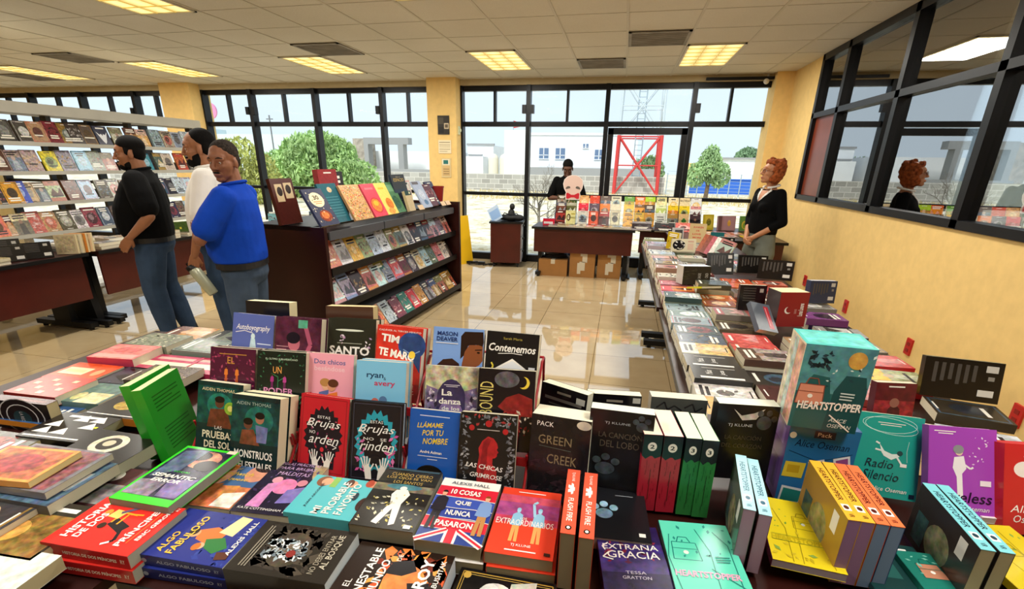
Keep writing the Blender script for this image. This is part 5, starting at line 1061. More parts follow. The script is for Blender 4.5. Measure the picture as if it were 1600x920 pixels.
# ------------------------------------------------------------------ the other books, all built one by one
CAM_R = cam.matrix_world.to_3x3()
def ray(px, py): return CAM_R @ Vector(((px - 800) / 756.326, -(py - 534.511) / 756.326, -1))
def at_x(px, py, X): d = ray(px, py); return d * (X / d.x) + Vector((0, 0, 1.55))
def at_z(px, py, z): d = ray(px, py); return d * ((z - 1.55) / d.z) + Vector((0, 0, 1.55))
def at_y(px, py, Y): d = ray(px, py); return d * (Y / d.y) + Vector((0, 0, 1.55))
import colorsys
def hexmix(c, d, t):
    a = [int(c[i:i + 2], 16) for i in (1, 3, 5)]; b = [int(d[i:i + 2], 16) for i in (1, 3, 5)]
    return '#%02x%02x%02x' % tuple(int(p + (q - p) * t) for p, q in zip(a, b))
def cname(c):
    r, g, b = [int(c[i:i + 2], 16) / 255 for i in (1, 3, 5)]
    h, l, s = colorsys.rgb_to_hls(r, g, b); h *= 360
    if l < .16: return 'black'
    if s < .13: return 'charcoal' if l < .32 else 'dark grey' if l < .45 else 'grey' if l < .66 else 'pale grey' if l < .8 else 'white'
    if l > .80: return 'cream' if 20 < h < 75 else 'pale blue' if 170 < h < 260 else 'pale pink' if (h < 20 or h > 300) else 'off-white'
    p = 'dark ' if l < .32 else 'light ' if l > .66 else ''
    if h < 14 or h > 345: k = 'red' if s > .35 else 'reddish brown'
    elif h < 42: k = 'orange' if (s > .6 and l > .4) else ('tan' if l > .5 else 'brown')
    elif h < 68: k = 'yellow' if (s > .45 and l > .4) else ('khaki' if l > .45 else 'olive')
    elif h < 165: k = 'green'
    elif h < 200: k = 'teal'
    elif h < 255: k = 'blue'
    elif h < 300: k = 'violet'
    else: k = 'pink' if l > .5 else 'plum'
    return (p + k).replace('dark red', 'maroon').replace('light red', 'pink').replace('light orange', 'peach')
ORD = ['first', 'second', 'third', 'fourth', 'fifth', 'sixth', 'seventh', 'eighth', 'ninth', 'tenth', 'eleventh', 'twelfth', 'thirteenth', 'fourteenth', 'fifteenth', 'sixteenth', 'seventeenth', 'eighteenth', 'nineteenth', 'twentieth'] + ['twenty-' + x for x in ('first', 'second', 'third', 'fourth', 'fifth', 'sixth', 'seventh', 'eighth', 'ninth')] + ['thirtieth'] + ['thirty-' + x for x in ('first', 'second', 'third', 'fourth', 'fifth', 'sixth', 'seventh', 'eighth', 'ninth')]
def rart(rg, c):
    """cover artwork for books too far away to read: title bars, a figure or emblem, a frame"""
    L = sum(int(c[i:i + 2], 16) for i in (1, 3, 5)) / 765
    ink = '#f2eee2' if L < .55 else '#2a2426'
    acc = rg.choice([hexmix(c, '#ffffff', .45), hexmix(c, '#000000', .5), hexmix(c, '#d8a03c', .6), hexmix(c, '#c03a3a', .5), hexmix(c, '#4a7aa8', .5)])
    acc2 = rg.choice([hexmix(acc, '#ffffff', .4), hexmix(acc, '#201818', .6)])
    o = []
    st = rg.randrange(5)
    if st == 0: o += [('r', .05, .04, .95, .96, acc, .3), ('r', .09, .07, .91, .93, c, .3), ('e', .5, .5, .28, .24, acc2, .5)]
    elif st == 1: o += [('r', 0, .34, 1, 1, acc, .6), ('p', [(.3, .95), (.36, .5), (.5, .38), (.66, .5), (.72, .95)], acc2, .4), ('e', .5, .38, .12, .09, hexmix(acc2, '#d8a080', .5))]
    elif st == 2: o += [('e', .5, .55, .36, .28, acc, .6), ('e', .46, .5, .18, .15, acc2, .4), ('sw', .1, .2, .9, .9, 10, .07, [acc2, acc], rg.randrange(99))]
    elif st == 3: o += [('r', 0, .0, 1, .22, acc, .2), ('r', 0, .8, 1, 1, acc, .2), ('p', [(.1, .7), (.4, .35), (.62, .6), (.9, .3), (.95, .75)], acc2, .5)]
    else: o += [('sw', .05, .28, .95, .8, 22, .1, [acc, acc2, hexmix(c, acc2, .5)], rg.randrange(99))]
    y = rg.choice([.08, .1, .62, .7])
    for k in range(rg.choice([1, 2, 2])):
        a = rg.uniform(.12, .25)
        o.append(('r', a, y + k * .10, 1 - a + rg.uniform(-.08, .05), y + k * .10 + .06, ink))
    o.append(('r', .3, .91 if y < .5 else .06, .7, (.91 if y < .5 else .06) + .025, ink))
    return o
BACK = [('r', .12 + .10 * q, .12, .12 + .10 * q + .05, .62 - .05 * (q % 3), '#4a4642') for q in range(6)] + [('r', .78, .10, .93, .26, '#c9c6be'), ('r', .82, .36, .9, .46, '#8a867e'), ('r', .72, .70, .92, .86, '#d8d6ce')]
BACKL = [('r', .14, .10 + .09 * q, .60, .14 + .09 * q, '#4a4642') for q in range(6)] + [('r', .70, .68, .94, .88, '#d8d6ce'), ('r', .74, .12, .88, .26, '#b8b4aa')]
SMALL = []
def small(label, M, w, h, t, c, rg, group, art=None, page=None, hidden=False, **k):
    o = book(label, M, w, h, t, c, split=False, group=group, art=rart(rg, c) if art is None else art, page=page or rg.choice(['#e2d8bd', '#d8cfb6', '#e8e2d0', '#cfc4a4']), mot=k.pop('mot', .35), **k)
    SMALL.append((o, hidden, w, h, t))
    return o
def pile(x, y, base, yaw, w, h, cols, ts, where, group, rg, art=None, jit=.006):
    """books lying on each other; cols[0] is the topmost"""
    z = base
    n = len(cols)
    for q in range(n - 1, -1, -1):
        t = ts[q]; z += t + .0008
        M = frame_M((x + rg.uniform(-jit, jit), y + rg.uniform(-jit, jit), z), yaw + rg.uniform(-2, 2), 0)
        nm = cname(cols[q])
        if n == 1: lb = '%s book lying flat, %s' % (nm, where)
        else: lb = '%s book, %s of %s, %s' % (nm, 'topmost' if q == 0 else 'bottom' if q == n - 1 else ORD[q], ('two', 'three', 'four', 'five', 'six')[n - 2], where)
        small(lb, M, w, h, t, cols[q], rg, group, art=art if q == 0 else (), hidden=q > 0)
    return z
# --- flat books of the left foreground table
rg = random.Random(21)
def lf(o, yaw, w, h, t, label, c, art=None, page=None, spine=None, mot=.35, n=1):
    for q in range(n):
        book(label if q == 0 else label.split(',')[0] + ', copy underneath', frame_M((o[0], o[1] - .004 * q, o[2] - q * (t + .001)), yaw + q, 0), w, h, t, c, art=(rart(rg, c) if art is None else art) if q == 0 else (), page=page or '#d8d0b8', group='flat books on the left foreground table', mot=mot, spine=spine or c)
TRI = [('r', .06, .05, .1, .95, '#f0ece2')] + [('p', [(.2 + .25 * i, .08 + .28 * j), (.44 + .25 * i, .22 + .28 * j), (.2 + .25 * i, .34 + .28 * j)], W_) for i in range(3) for j in range(3) if (i + j) % 3 != 2] + [('r', .82, .2, .9, .8, W_), ('r', .5, .86, .56, .92, '#d8e020')]
lf((-1.90, 1.165, .795), 92, .148, .212, .032, 'red patterned book with pale grid, at the back-left edge of the table', '#d8392c', [('r', .1 + .2 * i, .12 + .2 * j, .22 + .2 * i, .22 + .2 * j, '#e8c8a0') for i in range(4) for j in range(4) if (i + j) % 2 == 0], spine='#8a2018')
lf((-1.965, 1.32, .775), 92, .145, .21, .024, 'orange book with cream title block, at the back edge beside the floor', '#e2552a', [('r', .3, .08, .7, .6, '#ecdcae'), ('r', .42, .14, .58, .54, '#d8c48a'), ('e', .5, .8, .2, .08, '#e8a070')])
lf((-1.755, 1.185, .775), 94, .145, .20, .026, 'grey-teal book with cream figure, between red patterned and black gold books', '#5f7a72', [('r', 0, .5, .5, .95, '#d8cc9a', .4), ('e', .3, .4, .2, .1, '#c8c08a', .5), ('r', .06, .08, .94, .14, '#a8b8a8')])
lf((-1.80, 1.345, .768), 93, .145, .20, .024, 'dark violet mottled book, next to the orange one', '#3d3a48')
lf((-1.625, 1.355, .788), 94, .145, .21, .03, 'brown leaf-patterned book, behind the green upright pair', '#4f3f34', [('sw', .04, .04, .96, .96, 80, .05, ['#7a6450', '#8f7a58', '#3a2c2c'], 5)])
lf((-1.945, 1.478, .80), 96, .150, .20, .046, 'salmon pink thick book, at the far left back of the table', '#e88580', [('r', .08, .06, .3, .94, '#f0a8a0'), ('e', .6, .5, .2, .3, '#d86c6c', .4)], spine='#b83a58')
lf((-1.745, 1.485, .768), 92, .148, .21, .026, 'crimson and cream striped book, behind the dark violet one', '#b83258', [('r', .25, .03, .55, .97, '#ecdcc0'), ('r', .7, .1, .85, .9, '#d8a8a0')])
lf((-1.56, 1.50, .766), 92, .148, .21, .026, 'crimson and cream striped book, second of the striped row', '#b83258', [('r', .25, .03, .55, .97, '#ecdcc0'), ('r', .7, .1, .85, .9, '#d8a8a0')])
lf((-1.36, 1.49, .766), 90, .148, .21, .026, 'crimson and cream striped book, nearest to the left rack', '#b83258', [('r', .25, .03, .55, .97, '#ecdcc0'), ('r', .7, .1, .85, .9, '#d8a8a0')])
lf((-1.95, 1.64, .795), 92, .148, .21, .034, 'grey-green leafy book, behind the salmon one', '#7f8472', [('sw', .04, .04, .96, .96, 60, .06, ['#c8c4a8', '#5f6452', '#a8a890'], 6)], n=2)
lf((-1.72, 1.65, .785), 92, .148, .21, .026, 'grey-green glossy shrink-wrapped book, behind the striped row', '#77847a')
lf((-1.50, 1.66, .785), 92, .148, .21, .026, 'slate grey book lying behind the maroon floral rack book', '#69707a')
lf((-1.95, 1.80, .775), 92, .148, .21, .026, 'brown and red book, farthest back on the left table', '#6a3f34')
lf((-1.72, 1.81, .77), 92, .148, .21, .026, 'olive grey book, farthest back beside the brown and red one', '#6f7466')
lf((-1.49, 1.82, .77), 92, .148, .21, .026, 'green-grey book, farthest back near the blue-violet rack book', '#7a8578')
lf((-1.585, .985, .776), 93, .148, .212, .028, 'black book with white triangles, in the middle of the left table', '#221d1a', TRI, spine='#141010')
lf((-1.535, 1.125, .776), 92, .132, .21, .026, 'black book with a gold splash and white line, beyond the triangles', '#1d1917', [('e', .6, .45, .26, .22, '#a88a3a', .6), ('e', .66, .5, .14, .1, '#d8c060', .5), ('r', .08, .04, .11, .96, W_)], spine='#c87a2a')
lf((-1.335, .895, .795), 90, .150, .215, .036, 'thick black book with a pale woodcut eye, before the green pair', '#1a1614', [('e', .6, .45, .30, .24, '#d8d0b8', .4), ('e', .6, .45, .2, .15, '#2a2420'), ('e', .62, .44, .1, .08, '#c8bfa4'), ('r', .06, .03, .10, .97, W_)], page='#c4c2a8')
lf((-1.80, 1.06, .755), 92, .13, .20, .018, 'blue book with orange spine, half hidden under the pile', '#33507c', spine='#d88a2a')
lf((-1.72, .845, .77), 92, .16, .24, .028, 'grey book with cream edge, at the left border below the ring-patterned book', '#6a6862', page='#e8dca8')
lf((-1.50, .80, .775), 92, .15, .22, .03, 'cream-edged brown magazine, below the white triangles book', '#8f5a48', page='#e8dca8')
lf((-1.345, .745, .832), 92, .165, .24, .018, 'large grey and maroon picture book, on top at the left edge', '#7d7a80', [('r', .05, .05, .95, .95, '#8a5a60', .7), ('r', .1, .1, .6, .3, '#5a5258', .5)])
lf((-1.375, .725, .850), 96, .13, .20, .016, 'orange and yellow framed book, topmost at the left edge', '#e0a050', [('r', .07, .05, .93, .95, '#c06a4a', .7), ('e', .5, .5, .3, .3, '#a8484a', .6)], page='#e8dc9a')
lf((-1.33, .735, .811), 91, .17, .25, .03, 'grey picture book under the maroon one, at the left edge', '#55565a')
lf((-1.345, .60, .80), 91, .15, .22, .03, 'dark grey book at the left edge, below the large picture books', '#3e3c40')
lf((-1.235, .79, .764), 93, .148, .20, .026, 'maroon and grey comic lying between the picture books and the red paperback', '#4d2c2e', [('r', .05, .1, .55, .9, '#8a8486', .6), ('e', .75, .5, .15, .12, '#d8d0cc', .3), ('r', .12, .2, .3, .5, W_)])
lf((-1.215, .615, .785), 93, .16, .22, .03, 'dark brown book with golden faces, at the bottom left', '#2e2a22', [('r', .03, .03, .75, .97, '#8a6a34', .7), ('e', .4, .4, .2, .16, '#d8a050', .5), ('r', .82, .2, .9, .8, W_)], page='#c9bd92')
lf((-1.16, .485, .785), 93, .15, .22, .034, 'pale blue-white book with teal lettering, bottom left corner', '#dfe6dc', [('t', 'SK', .4, .5, .5, .2, '#1a4a50', {'b': .03})], page='#bfb68e')
spine_up(-1.805, 1.02, .822, -87, .215, .10, .034, 'dark book with white rings standing spine-up, at the left border', '#15141a', '#4a1a22', [('r', .1, .3, .6, .6, '#7a4a4a')], '#c8b88c', art=[('e', .5, .5, .62, .40, '#c8ccd2'), ('e', .5, .5, .59, .38, '#15141a'), ('e', .52, .5, .44, .28, '#d8dce2'), ('e', .52, .5, .41, .26, '#15141a'), ('e', .56, .5, .26, .16, '#1d3f48'), Tt('LA RED', .52, .5, .34, .06, '#c8ccd2')])
def vert_right(x, y, z, yaw, lean, w, h, t, label, c, **k):
    book(label, frame_M((x, y, z), yaw, lean), w, h, t, c, **k)
GT = [('r', .16, .14 + .045 * q, .84 - (.2 if q % 3 == 2 else 0), .155 + .045 * q, '#0f6a16') for q in range(5)] + [('r', .16, .56 + .045 * q, .84 - (.2 if q % 3 == 2 else 0), .575 + .045 * q, '#0f6a16') for q in range(7)]
vert_right(-1.225, 1.02, .845, 103, 82, .155, .235, .028, 'bright green book standing upright, its text cover facing right', '#27a32c', back='#1f8f26', art=GT, spine='#2fb834', page='#d8d8a0')
vert_right(-1.275, 1.035, .845, 100, 82, .155, .235, .030, 'bright green book standing upright, behind the one with text', '#27a32c', spine='#2fb834', page='#d8d8a0')
# --- long table by the plaster wall
rg = random.Random(33)
GR = 'books on the long wall table'
NR = 'edge row of wall table, '
A = [(1.60, ['#d8cfc8', '#8a3a3a'], .03), (1.745, ['#d9d2cc', '#3a3a3a'], .022), (1.885, ['#2b2a28', '#c8c4b8'], .036), (2.03, ['#35332f', '#d8d4c8'], .034), (2.17, ['#d8d6c6', '#3a4a44'], .03), (2.315, ['#4d5866', '#d8d2c0'], .028), (2.46, ['#4f5a58', '#c8c8c0'], .026), (2.61, ['#8fa0a4', '#3d4a4a'], .03), (2.755, ['#6a7f78', '#c2c8c4'], .028), (2.90, ['#7f9296', '#b8b4a4'], .026), (3.05, ['#3c4f4c', '#8a9a8c', '#c8c0a8'], .03), (3.20, ['#a8788a', '#8a2a44'], .028), (3.35, ['#d23c40', '#b8a8a8'], .03), (3.50, ['#b8707c', '#d8ccb8'], .03), (3.65, ['#c9c4b2', '#a85a5a', '#d8d0c0'], .028),
     (3.82, ['#a8806a', '#d8c8a8', '#c8a898'], .036), (3.99, ['#8a7a64', '#b89a84', '#e0d8c8'], .038), (4.16, ['#2d3a3c', '#d8d8d0', '#a89880'], .034), (4.34, ['#c89888', '#d8d0c0', '#c8a08a'], .032), (4.52, ['#d8d6d0', '#9a8a68', '#d8c8b8'], .032), (4.70, ['#c8c6bc', '#3c4046', '#d8d2c4'], .03), (4.88, ['#50484c', '#d8d4c8'], .034), (5.06, ['#b0a0a8', '#4a4a5c', '#d8d0c8'], .03), (5.24, ['#c098b0', '#a83a5c', '#8f2a48'], .03), (5.42, ['#d088b0', '#c04a74'], .03), (5.60, ['#a8b08a', '#8a9a78', '#d8d4c0'], .026)]
for k, (y, cs, t) in enumerate(A):
    pile(.437 - .0135 * (y - 1.6), y, TZ, 91, .140, .212, cs, [t + rg.uniform(-.003, .004) for _ in cs], NR + ORD[k] + ' from near end', GR, rg, art=([('r', .08, .12, .2, .88, W_), ('t', 'Malas', .5, .3, .3, .12, W_, {'sh': .2, 'rot': 0}), ('t', 'Juntas', .5, .55, .34, .12, W_, {'sh': .2}), ('r', .76, .2, .84, .8, '#8a867e')] if k in (2, 3) else None))
B = [(1.62, ['#6a2f2a', '#3a2a26'], .03), (1.77, ['#4a2420', '#5a3a30'], .026), (1.92, ['#2b2620', '#4a3a2c'], .026), (2.09, ['#5a4238', '#c8c4b4', '#3a3430'], .03), (2.26, ['#c8584e', '#8a3a3a'], .024), (2.42, ['#d4605a', '#b84a44'], .022), (2.58, ['#5f5240', '#c0b490'], .03), (2.75, ['#8a8078', '#c8c0a0', '#6a6048'], .03), (2.91, ['#a8a09a', '#b05a5a'], .026), (3.06, ['#8a4a3a', '#d8c0b0'], .024), (3.21, ['#b85a2c', '#5a2a1c'], .024), (3.38, ['#4a4a3c', '#c8c2a0', '#b8b090'], .036), (3.55, ['#8a9096', '#c8c4b0'], .034), (3.73, ['#5a6a72', '#a8a49a'], .03), (3.91, ['#6a3a34', '#c8b8a0'], .03), (4.1, ['#8a8a7a', '#3a3430', '#b8a890'], .028), (4.28, ['#a8a8a0', '#58504a'], .03), (4.46, ['#b8b4a0', '#7a6a58', '#d0c8b0'], .03), (4.64, ['#8f9a84', '#b8a48a'], .028), (4.98, ['#c8c4b0', '#90a088', '#b8b49c'], .026), (5.16, ['#90a084', '#c8c8b8'], .026), (5.34, ['#8fa084', '#d0ccc0', '#8a9a80'], .024)]
for k, (y, cs, t) in enumerate(B):
    pile(.665 - .0135 * (y - 1.6), y, TZ, 92, .142, .205, cs, [t + rg.uniform(-.003, .004) for _ in cs], 'second row of wall table, ' + ORD[k] + ' from near end', GR, rg)
Cc = [(.90, 1.72, ['#7a2c2a'], .03), (.90, 1.88, ['#8f3a34', '#4a2a24'], .024), (.89, 2.05, ['#6a5040'], .03), (.93, 2.22, ['#b89a70', '#8a7250'], .03), (.93, 2.39, ['#a88a64', '#5a3a5c'], .03), (.87, 3.05, ['#4a3a34', '#8a7a6a'], .03), (.89, 3.22, ['#6a4038', '#c8b8a8'], .026), (.88, 3.42, ['#c8a8a0', '#a85a4a'], .026), (.88, 3.60, ['#c4602a', '#8a3a1c'], .026), (.87, 3.78, ['#b84a24', '#d88a3a'], .024), (.90, 4.45, ['#8a9aa8', '#c8ccd0'], .024), (.88, 4.65, ['#b8c0c4', '#8a4a4c'], .024), (.86, 5.16, ['#9a6a60', '#c8b0a0'], .026), (.84, 5.34, ['#a8a49a', '#5a4a48'], .026), (.82, 5.52, ['#c8c0b0', '#7a6a60'], .026),
      (1.13, 2.06, ['#e2b82c', '#b8262a'], .026), (1.15, 2.24, ['#b4201f', '#8a1a1c'], .028), (1.13, 2.42, ['#6a665a', '#a82a26'], .026), (1.13, 2.60, ['#3c3630', '#8a8070'], .03), (1.14, 2.86, ['#7a3f78', '#2a1a44'], .034), (1.14, 3.04, ['#7f7a74', '#b8a89a', '#4a4448'], .03), (1.12, 3.40, ['#8a8a86', '#b8b4a8'], .024), (1.11, 3.60, ['#a8322e', '#d0c8c0'], .022), (1.10, 3.78, ['#b04a2a', '#6a2a1c'], .022), (1.10, 4.42, ['#b8bcc0', '#9a9a94'], .022), (1.08, 4.62, ['#c84a52', '#d8d0cc'], .02), (1.06, 4.82, ['#8f8a80', '#c8c8c0'], .022), (1.04, 5.0, ['#a8a898', '#787468'], .022)]
for k, (x, y, cs, t) in enumerate(Cc):
    where = ('third row of wall table, ' + ORD[k]) if k < 15 else ('wall-side row of wall table, ' + ORD[k - 15])
    pile(x, y, TZ, 92 if k % 3 else 88, .142, .205, cs, [t + rg.uniform(-.003, .004) for _ in cs], where + ' from near end', GR, rg)
# near the teal boxed set: flats on the near end
for q, (x, y, c, cs, lb) in enumerate(((1.02, 1.62, '#d8c8b0', ['#e8d0b0', '#8a2420'], 'cream book with a red face drawing, right of the tall teal boxed set'), (1.16, 1.58, '#c8ccd4', None, 'silver-white book behind the teal falling-figure cover'), (1.22, 1.78, '#3a3226', None, 'dark olive book under the yellow one right of the boxed set'))):
    small(lb, frame_M((x, y, TZ + .04 + .012 * q), 80, 0), .145, .21, .032, c, rg, 'flat books right of the boxed sets')
def up(label, x, y, z, yaw, lean, w, h, t, c, art=None, page='#e2d8bd', split=False, **k):
    """upright book; x, y, z is the middle of its lower front edge"""
    M = frame_M((x, y, z), yaw, lean); M = M @ Matrix.Translation((0, h / 2, 0))
    return book(label, M, w, h, t, c, split=split, art=rart(rg, c) if art is None else art, page=page, **k)
up('dark maroon book standing between the tall boxed set and the cream book', .90, 1.58, .757, 8, 80, .12, .17, .03, '#5a1420', mot=.3)
up('black back cover with barcode, standing on its long edge against the plaster wall', 1.235, 1.86, .785, -6, 76, .23, .145, .03, '#14100e', BACK, page='#c8bc98')
up('dark red boxed novel with a white crescent and vertical lettering', .90, 2.62, .786, 14, 88, .15, .18, .12, '#8f1a20', [('e', .34, .52, .12, .10, W_), ('e', .38, .50, .11, .09, '#8f1a20'), Tt('Lunas Lunares', .78, .5, .55, .11, W_, rot=90, b=.02), Tt('SERIE', .60, .55, .2, .05, '#d8a8a0', rot=90)], page='#e8dcb0', split=True, spine='#4a3f40')
book('small slate book leaning askew against the red boxed novel', frame_M((.755, 2.56, .845), 40, 42, -20), .12, .17, .028, '#5d6470', art=[('r', .62, .1, .86, .9, '#b8303c'), ('r', .68, .15, .72, .8, '#e8a0a8')], page='#e2d8b4')
up('black book standing behind the slate one, showing its back', .75, 2.80, .80, 6, 84, .14, .15, .03, '#1c191b', BACKL, page='#e8dcc0')
up('navy book showing its barcode, behind the red boxed novel', 1.19, 3.06, .815, 10, 84, .15, .13, .05, '#22304f', BACK, page='#c8ccd4')
up('thick black block with upright pale lettering, left side of wall table', .545, 3.44, .795, 14, 85, .19, .125, .12, '#26221d', [Tt('SANGRE', .60, .52, .44, .07, '#c8c4bc', rot=90), Tt('CENIZA', .86, .5, .40, .07, '#c8c4bc', rot=90), ('sw', .05, .1, .5, .9, 12, .1, ['#33302a', '#3d392f'], 9)], page='#dfe6ea', spine='#c8c8be', split=True)
up('black book showing its back beside the thick black block', .80, 3.98, .77, 12, 74, .20, .165, .025, '#17140f', BACK)
up('black book showing its back, behind the nearest black back by the wall', 1.06, 4.12, .765, 4, 78, .22, .14, .025, '#14110f', BACK)
up('black book on its long edge, closest to the wall and woman', 1.17, 3.92, .765, -12, 80, .235, .145, .02, '#17120f', BACK, page='#d8d0c4')
up('cream cover with a black checkered drawing, standing on a pile', .60, 4.76, .81, 8, 84, .22, .115, .03, '#d8cdb0', [('e', .3, .5, .26, .40, K_), ('sw', .1, .15, .52, .85, 16, .07, [W_, '#e8e0d0'], 3), ('r', .66, .15, .9, .25, '#c89a8a'), ('r', .66, .35, .9, .85, '#d8b8a0')])
up('yellow spine book beside the checkered drawing cover', .50, 4.86, .81, -50, 86, .14, .16, .03, '#c8a81e')
up('tan cover with red block lettering, leaning at the far end', .82, 5.55, .79, -8, 76, .17, .20, .03, '#c9ae78', [Tt('SUNKEN', .52, .2, .6, .09, '#c03a24', b=.03), Tt('DE', .5, .38, .2, .08, '#c03a24', b=.03), Tt('LOVE', .46, .56, .5, .09, '#c03a24', b=.03), Tt('MORE', .5, .74, .5, .09, '#c03a24', b=.03)], page='#b8a878')
up('grey cover with dark photo, standing left of the tan one', .64, 5.66, .775, 10, 80, .12, .15, .02, '#c8c8cc', [('r', .2, .15, .9, .9, '#4a4a4c', .4)])
for q, (c, lb) in enumerate((('#a8583a', 'brown'), ('#8a4a3c', 'reddish'), ('#b8606a', 'rose'), ('#e8e4dc', 'white'), ('#a8b8ac', 'grey-green framed'))):
    book(lb + ' magazine in the slanted stack at the far end of the wall table', frame_M((.86 + .030 * q, 5.10 - .052 * q, .835 - .002 * q), -30, 62, -14), .15, .19, .022, c, split=False, art=rart(rg, c) if q == 4 else [('r', .04, .04, .96, .96, c, .3)], page='#d8d0bc', group='slanted magazines')
up('black slab book standing near the woman, showing its back', 1.10, 5.42, .75, -4, 86, .15, .125, .05, '#141214', BACKL, page='#e8e8e4')
up('black slab book standing near the woman, left of the other slab', .98, 5.36, .75, 8, 84, .13, .12, .05, '#18161a', BACKL, page='#e8e8e4')
up('teal book standing at the far corner of the wall table', 1.07, 5.78, .77, 2, 80, .14, .11, .02, '#1f6f76', [('r', .7, .55, .9, .9, W_)])
small('bright yellow floppy booklet hanging over a pile on the wall table', frame_M((.56, 3.22, .835), 20, -14), .13, .19, .012, '#cfd01e', rg, GR)
# --- display along the windows
rg = random.Random(8)
COLS3 = [['#9c2a22', '#6a3a28', '#4a3a26'], ['#cfc98a', '#5a5a30', '#33561f'], ['#c9c6bc', '#e0304a', '#e8b078'], ['#e0542e', '#5c4a5c', '#d84a30'], ['#a01c1c', '#ea7a24', '#6a5a54'], ['#cfc9a4', '#d8d0b4', '#cfcab0'], ['#e8a828', '#ecb82a', '#5f9a2c'], ['#d8b02c', '#e89a20', '#e88a1c'], ['#c88a1c', '#4a3a30', '#a8cc30'], ['#dcdcd2', '#b8c870', '#d8dca8'], ['#a07a3c', '#e0c020', '#ded4b0'], ['#c8a878', '#e0c428', '#d8c8a0'], ['#3c2a30', '#dfe3e6', '#d8dce0']]
XS = [(876, -.0), (892, 0), (911, 0), (928, 0), (945, 0), (962, 0), (983, 0), (1000, 0), (1016, 0), (1034, 0), (1053, 0), (1071, 0), (1089, 0)]
for k, (px, _) in enumerate(XS):
    Y = 7.30 if k < 7 else 7.36
    X = at_y(px, 330, Y).x
    for q in range(3):
        c = COLS3[k][q]
        art = None
        if k == 1 and q == 0: art = [('e', .3, .5, .2, .26, '#4a3a24'), ('e', .28, .5, .1, .16, '#d8d0a8'), ('r', .55, .2, .95, .3, '#a89a3a'), ('r', .55, .5, .95, .56, '#a89a3a')]
        if k == 11 and q == 0: art = [('e', .4, .5, .14, .1, '#2f6a2a'), ('e', .6, .5, .14, .1, '#2f6a2a'), ('e', .5, .4, .14, .1, '#2f6a2a'), ('r', .47, .5, .53, .7, '#2f6a2a')]
        if k == 11 and q == 2: art = [Tt('BACTERIA', .5, .2, .9, .12, '#2a2420', b=.02)]
        if k == 9 and q == 0: art = [('r', .15, .25, .8, .31, '#3a3a38'), ('r', .15, .4, .85, .46, '#3a3a38'), ('r', .15, .55, .7, .61, '#3a3a38')]
        if k == 5 and q == 1: art = [('r', .05, .55, .95, .8, '#8a1c1c'), ('e', .4, .7, .2, .06, '#d8a898')]
        M = frame_M((X, Y + .055 * q, TZ + .012 + .105 * q), 6, 74) @ Matrix.Translation((0, .10, 0))
        small('%s book, %s tier of the window display, %s column from the left' % (cname(c), ('bottom', 'middle', 'top')[q], ORD[k]), M, .142, .20, .022, c, rg, 'upright books on the window display', art=art, mot=.15)
M_ACR = glass_mat('clear_acrylic', (.95, .96, .96), .1)
for a, b, lb in ((0, 1, 'left end, behind the red-brown books'), (2, 5, 'holding the red and orange books'), (6, 9, 'holding the yellow books'), (10, 12, 'right end, holding the golden brown books')):
    Y = 7.30 if a < 7 else 7.36
    x0 = at_y(XS[a][0], 330, Y).x - .075; x1 = at_y(XS[b][0], 330, Y).x + .075
    t = thing('book_rack', 'clear acrylic stepped rack on the window display, ' + lb, 'book rack', ((x0 + x1) / 2, Y, TZ), 'acrylic racks on the window tables')
    h = (x1 - x0) / 2
    for q in range(3):
        m = MB(); m.box(-h, -.03 + .055 * q, .004 + .105 * q, h, .02 + .055 * q, .008 + .105 * q); m.box(-h, -.034 + .055 * q, .004 + .105 * q, h, -.030 + .055 * q, .026 + .105 * q); m.build('ledge', M_ACR, t)
    m = MB()
    for s in (-h, h - .004): m.prism([(s, -.034, .0), (s, .16, .0), (s, .20, .36), (s, .15, .36)], (.004, 0, 0))
    m.build('side_panel', M_ACR, t)
for k, (px, c) in enumerate(((865, '#b8a8a4'), (879, '#8a7a60'), (893, '#c8a078'), (908, '#d8c090'), (921, '#d88a78'), (936, '#b85a4a'), (950, '#d8c898'), (965, '#b8bcb8'), (979, '#c8ccd0'))):
    p = at_y(px, 350, 7.06)
    small('%s book lying flat along the window table front, %s from the left' % (cname(c), ORD[k]), frame_M((p.x, 7.08, TZ + .022 + .012 * (k % 2)), 2, 0), .135, .20, .018 + .012 * (k % 2), c, rg, 'flat books along the window table')
training_table('dark brown table under the window, carrying the yellow book display', 1.07, 7.42, 1.62, .62, 0, panel=.30)
t = thing('gift_box', 'small red and white printed box at the left end of the window display', 'box', T(-1.02, 7.24, TZ, 8))
m = MB(); m.box(-.085, -.045, 0, .085, .045, .09, col='#d81f3c'); m.box(-.07, -.0456, .02, .06, -.0451, .05, col='#f4e8ea'); m.box(-.075, -.035, .0901, .075, .035, .0906, col='#3a2030'); m.build('carton', M_PRINT, t)
up('olive-yellow cover with a dark figure, on the right-hand window table', 1.22, 7.34, TZ + .006, 18, 80, .145, .21, .03, '#a8981e', [('r', .12, .1, .88, .9, '#b8a83a'), ('e', .5, .5, .24, .22, '#5a5a1c', .4), ('e', .5, .34, .12, .09, '#7a6a24')])
up('wide mauve boxed cover with a small golden figure, on the right-hand window table', 1.46, 7.34, TZ + .006, 14, 80, .24, .20, .05, '#8c6870', [('r', .3, .05, .95, .95, '#94707c'), ('e', .62, .5, .10, .2, '#b88a34'), ('e', .62, .36, .06, .08, '#c89a4a'), ('r', .0, .0, .2, 1, '#5a3a40')])
up('green cover with a golden arch, beside the standing woman', 1.70, 7.40, TZ + .006, 10, 80, .13, .20, .03, '#4a7a34', [('e', .5, .6, .3, .28, '#b8a034'), ('e', .5, .64, .2, .2, '#6a8a2c')])
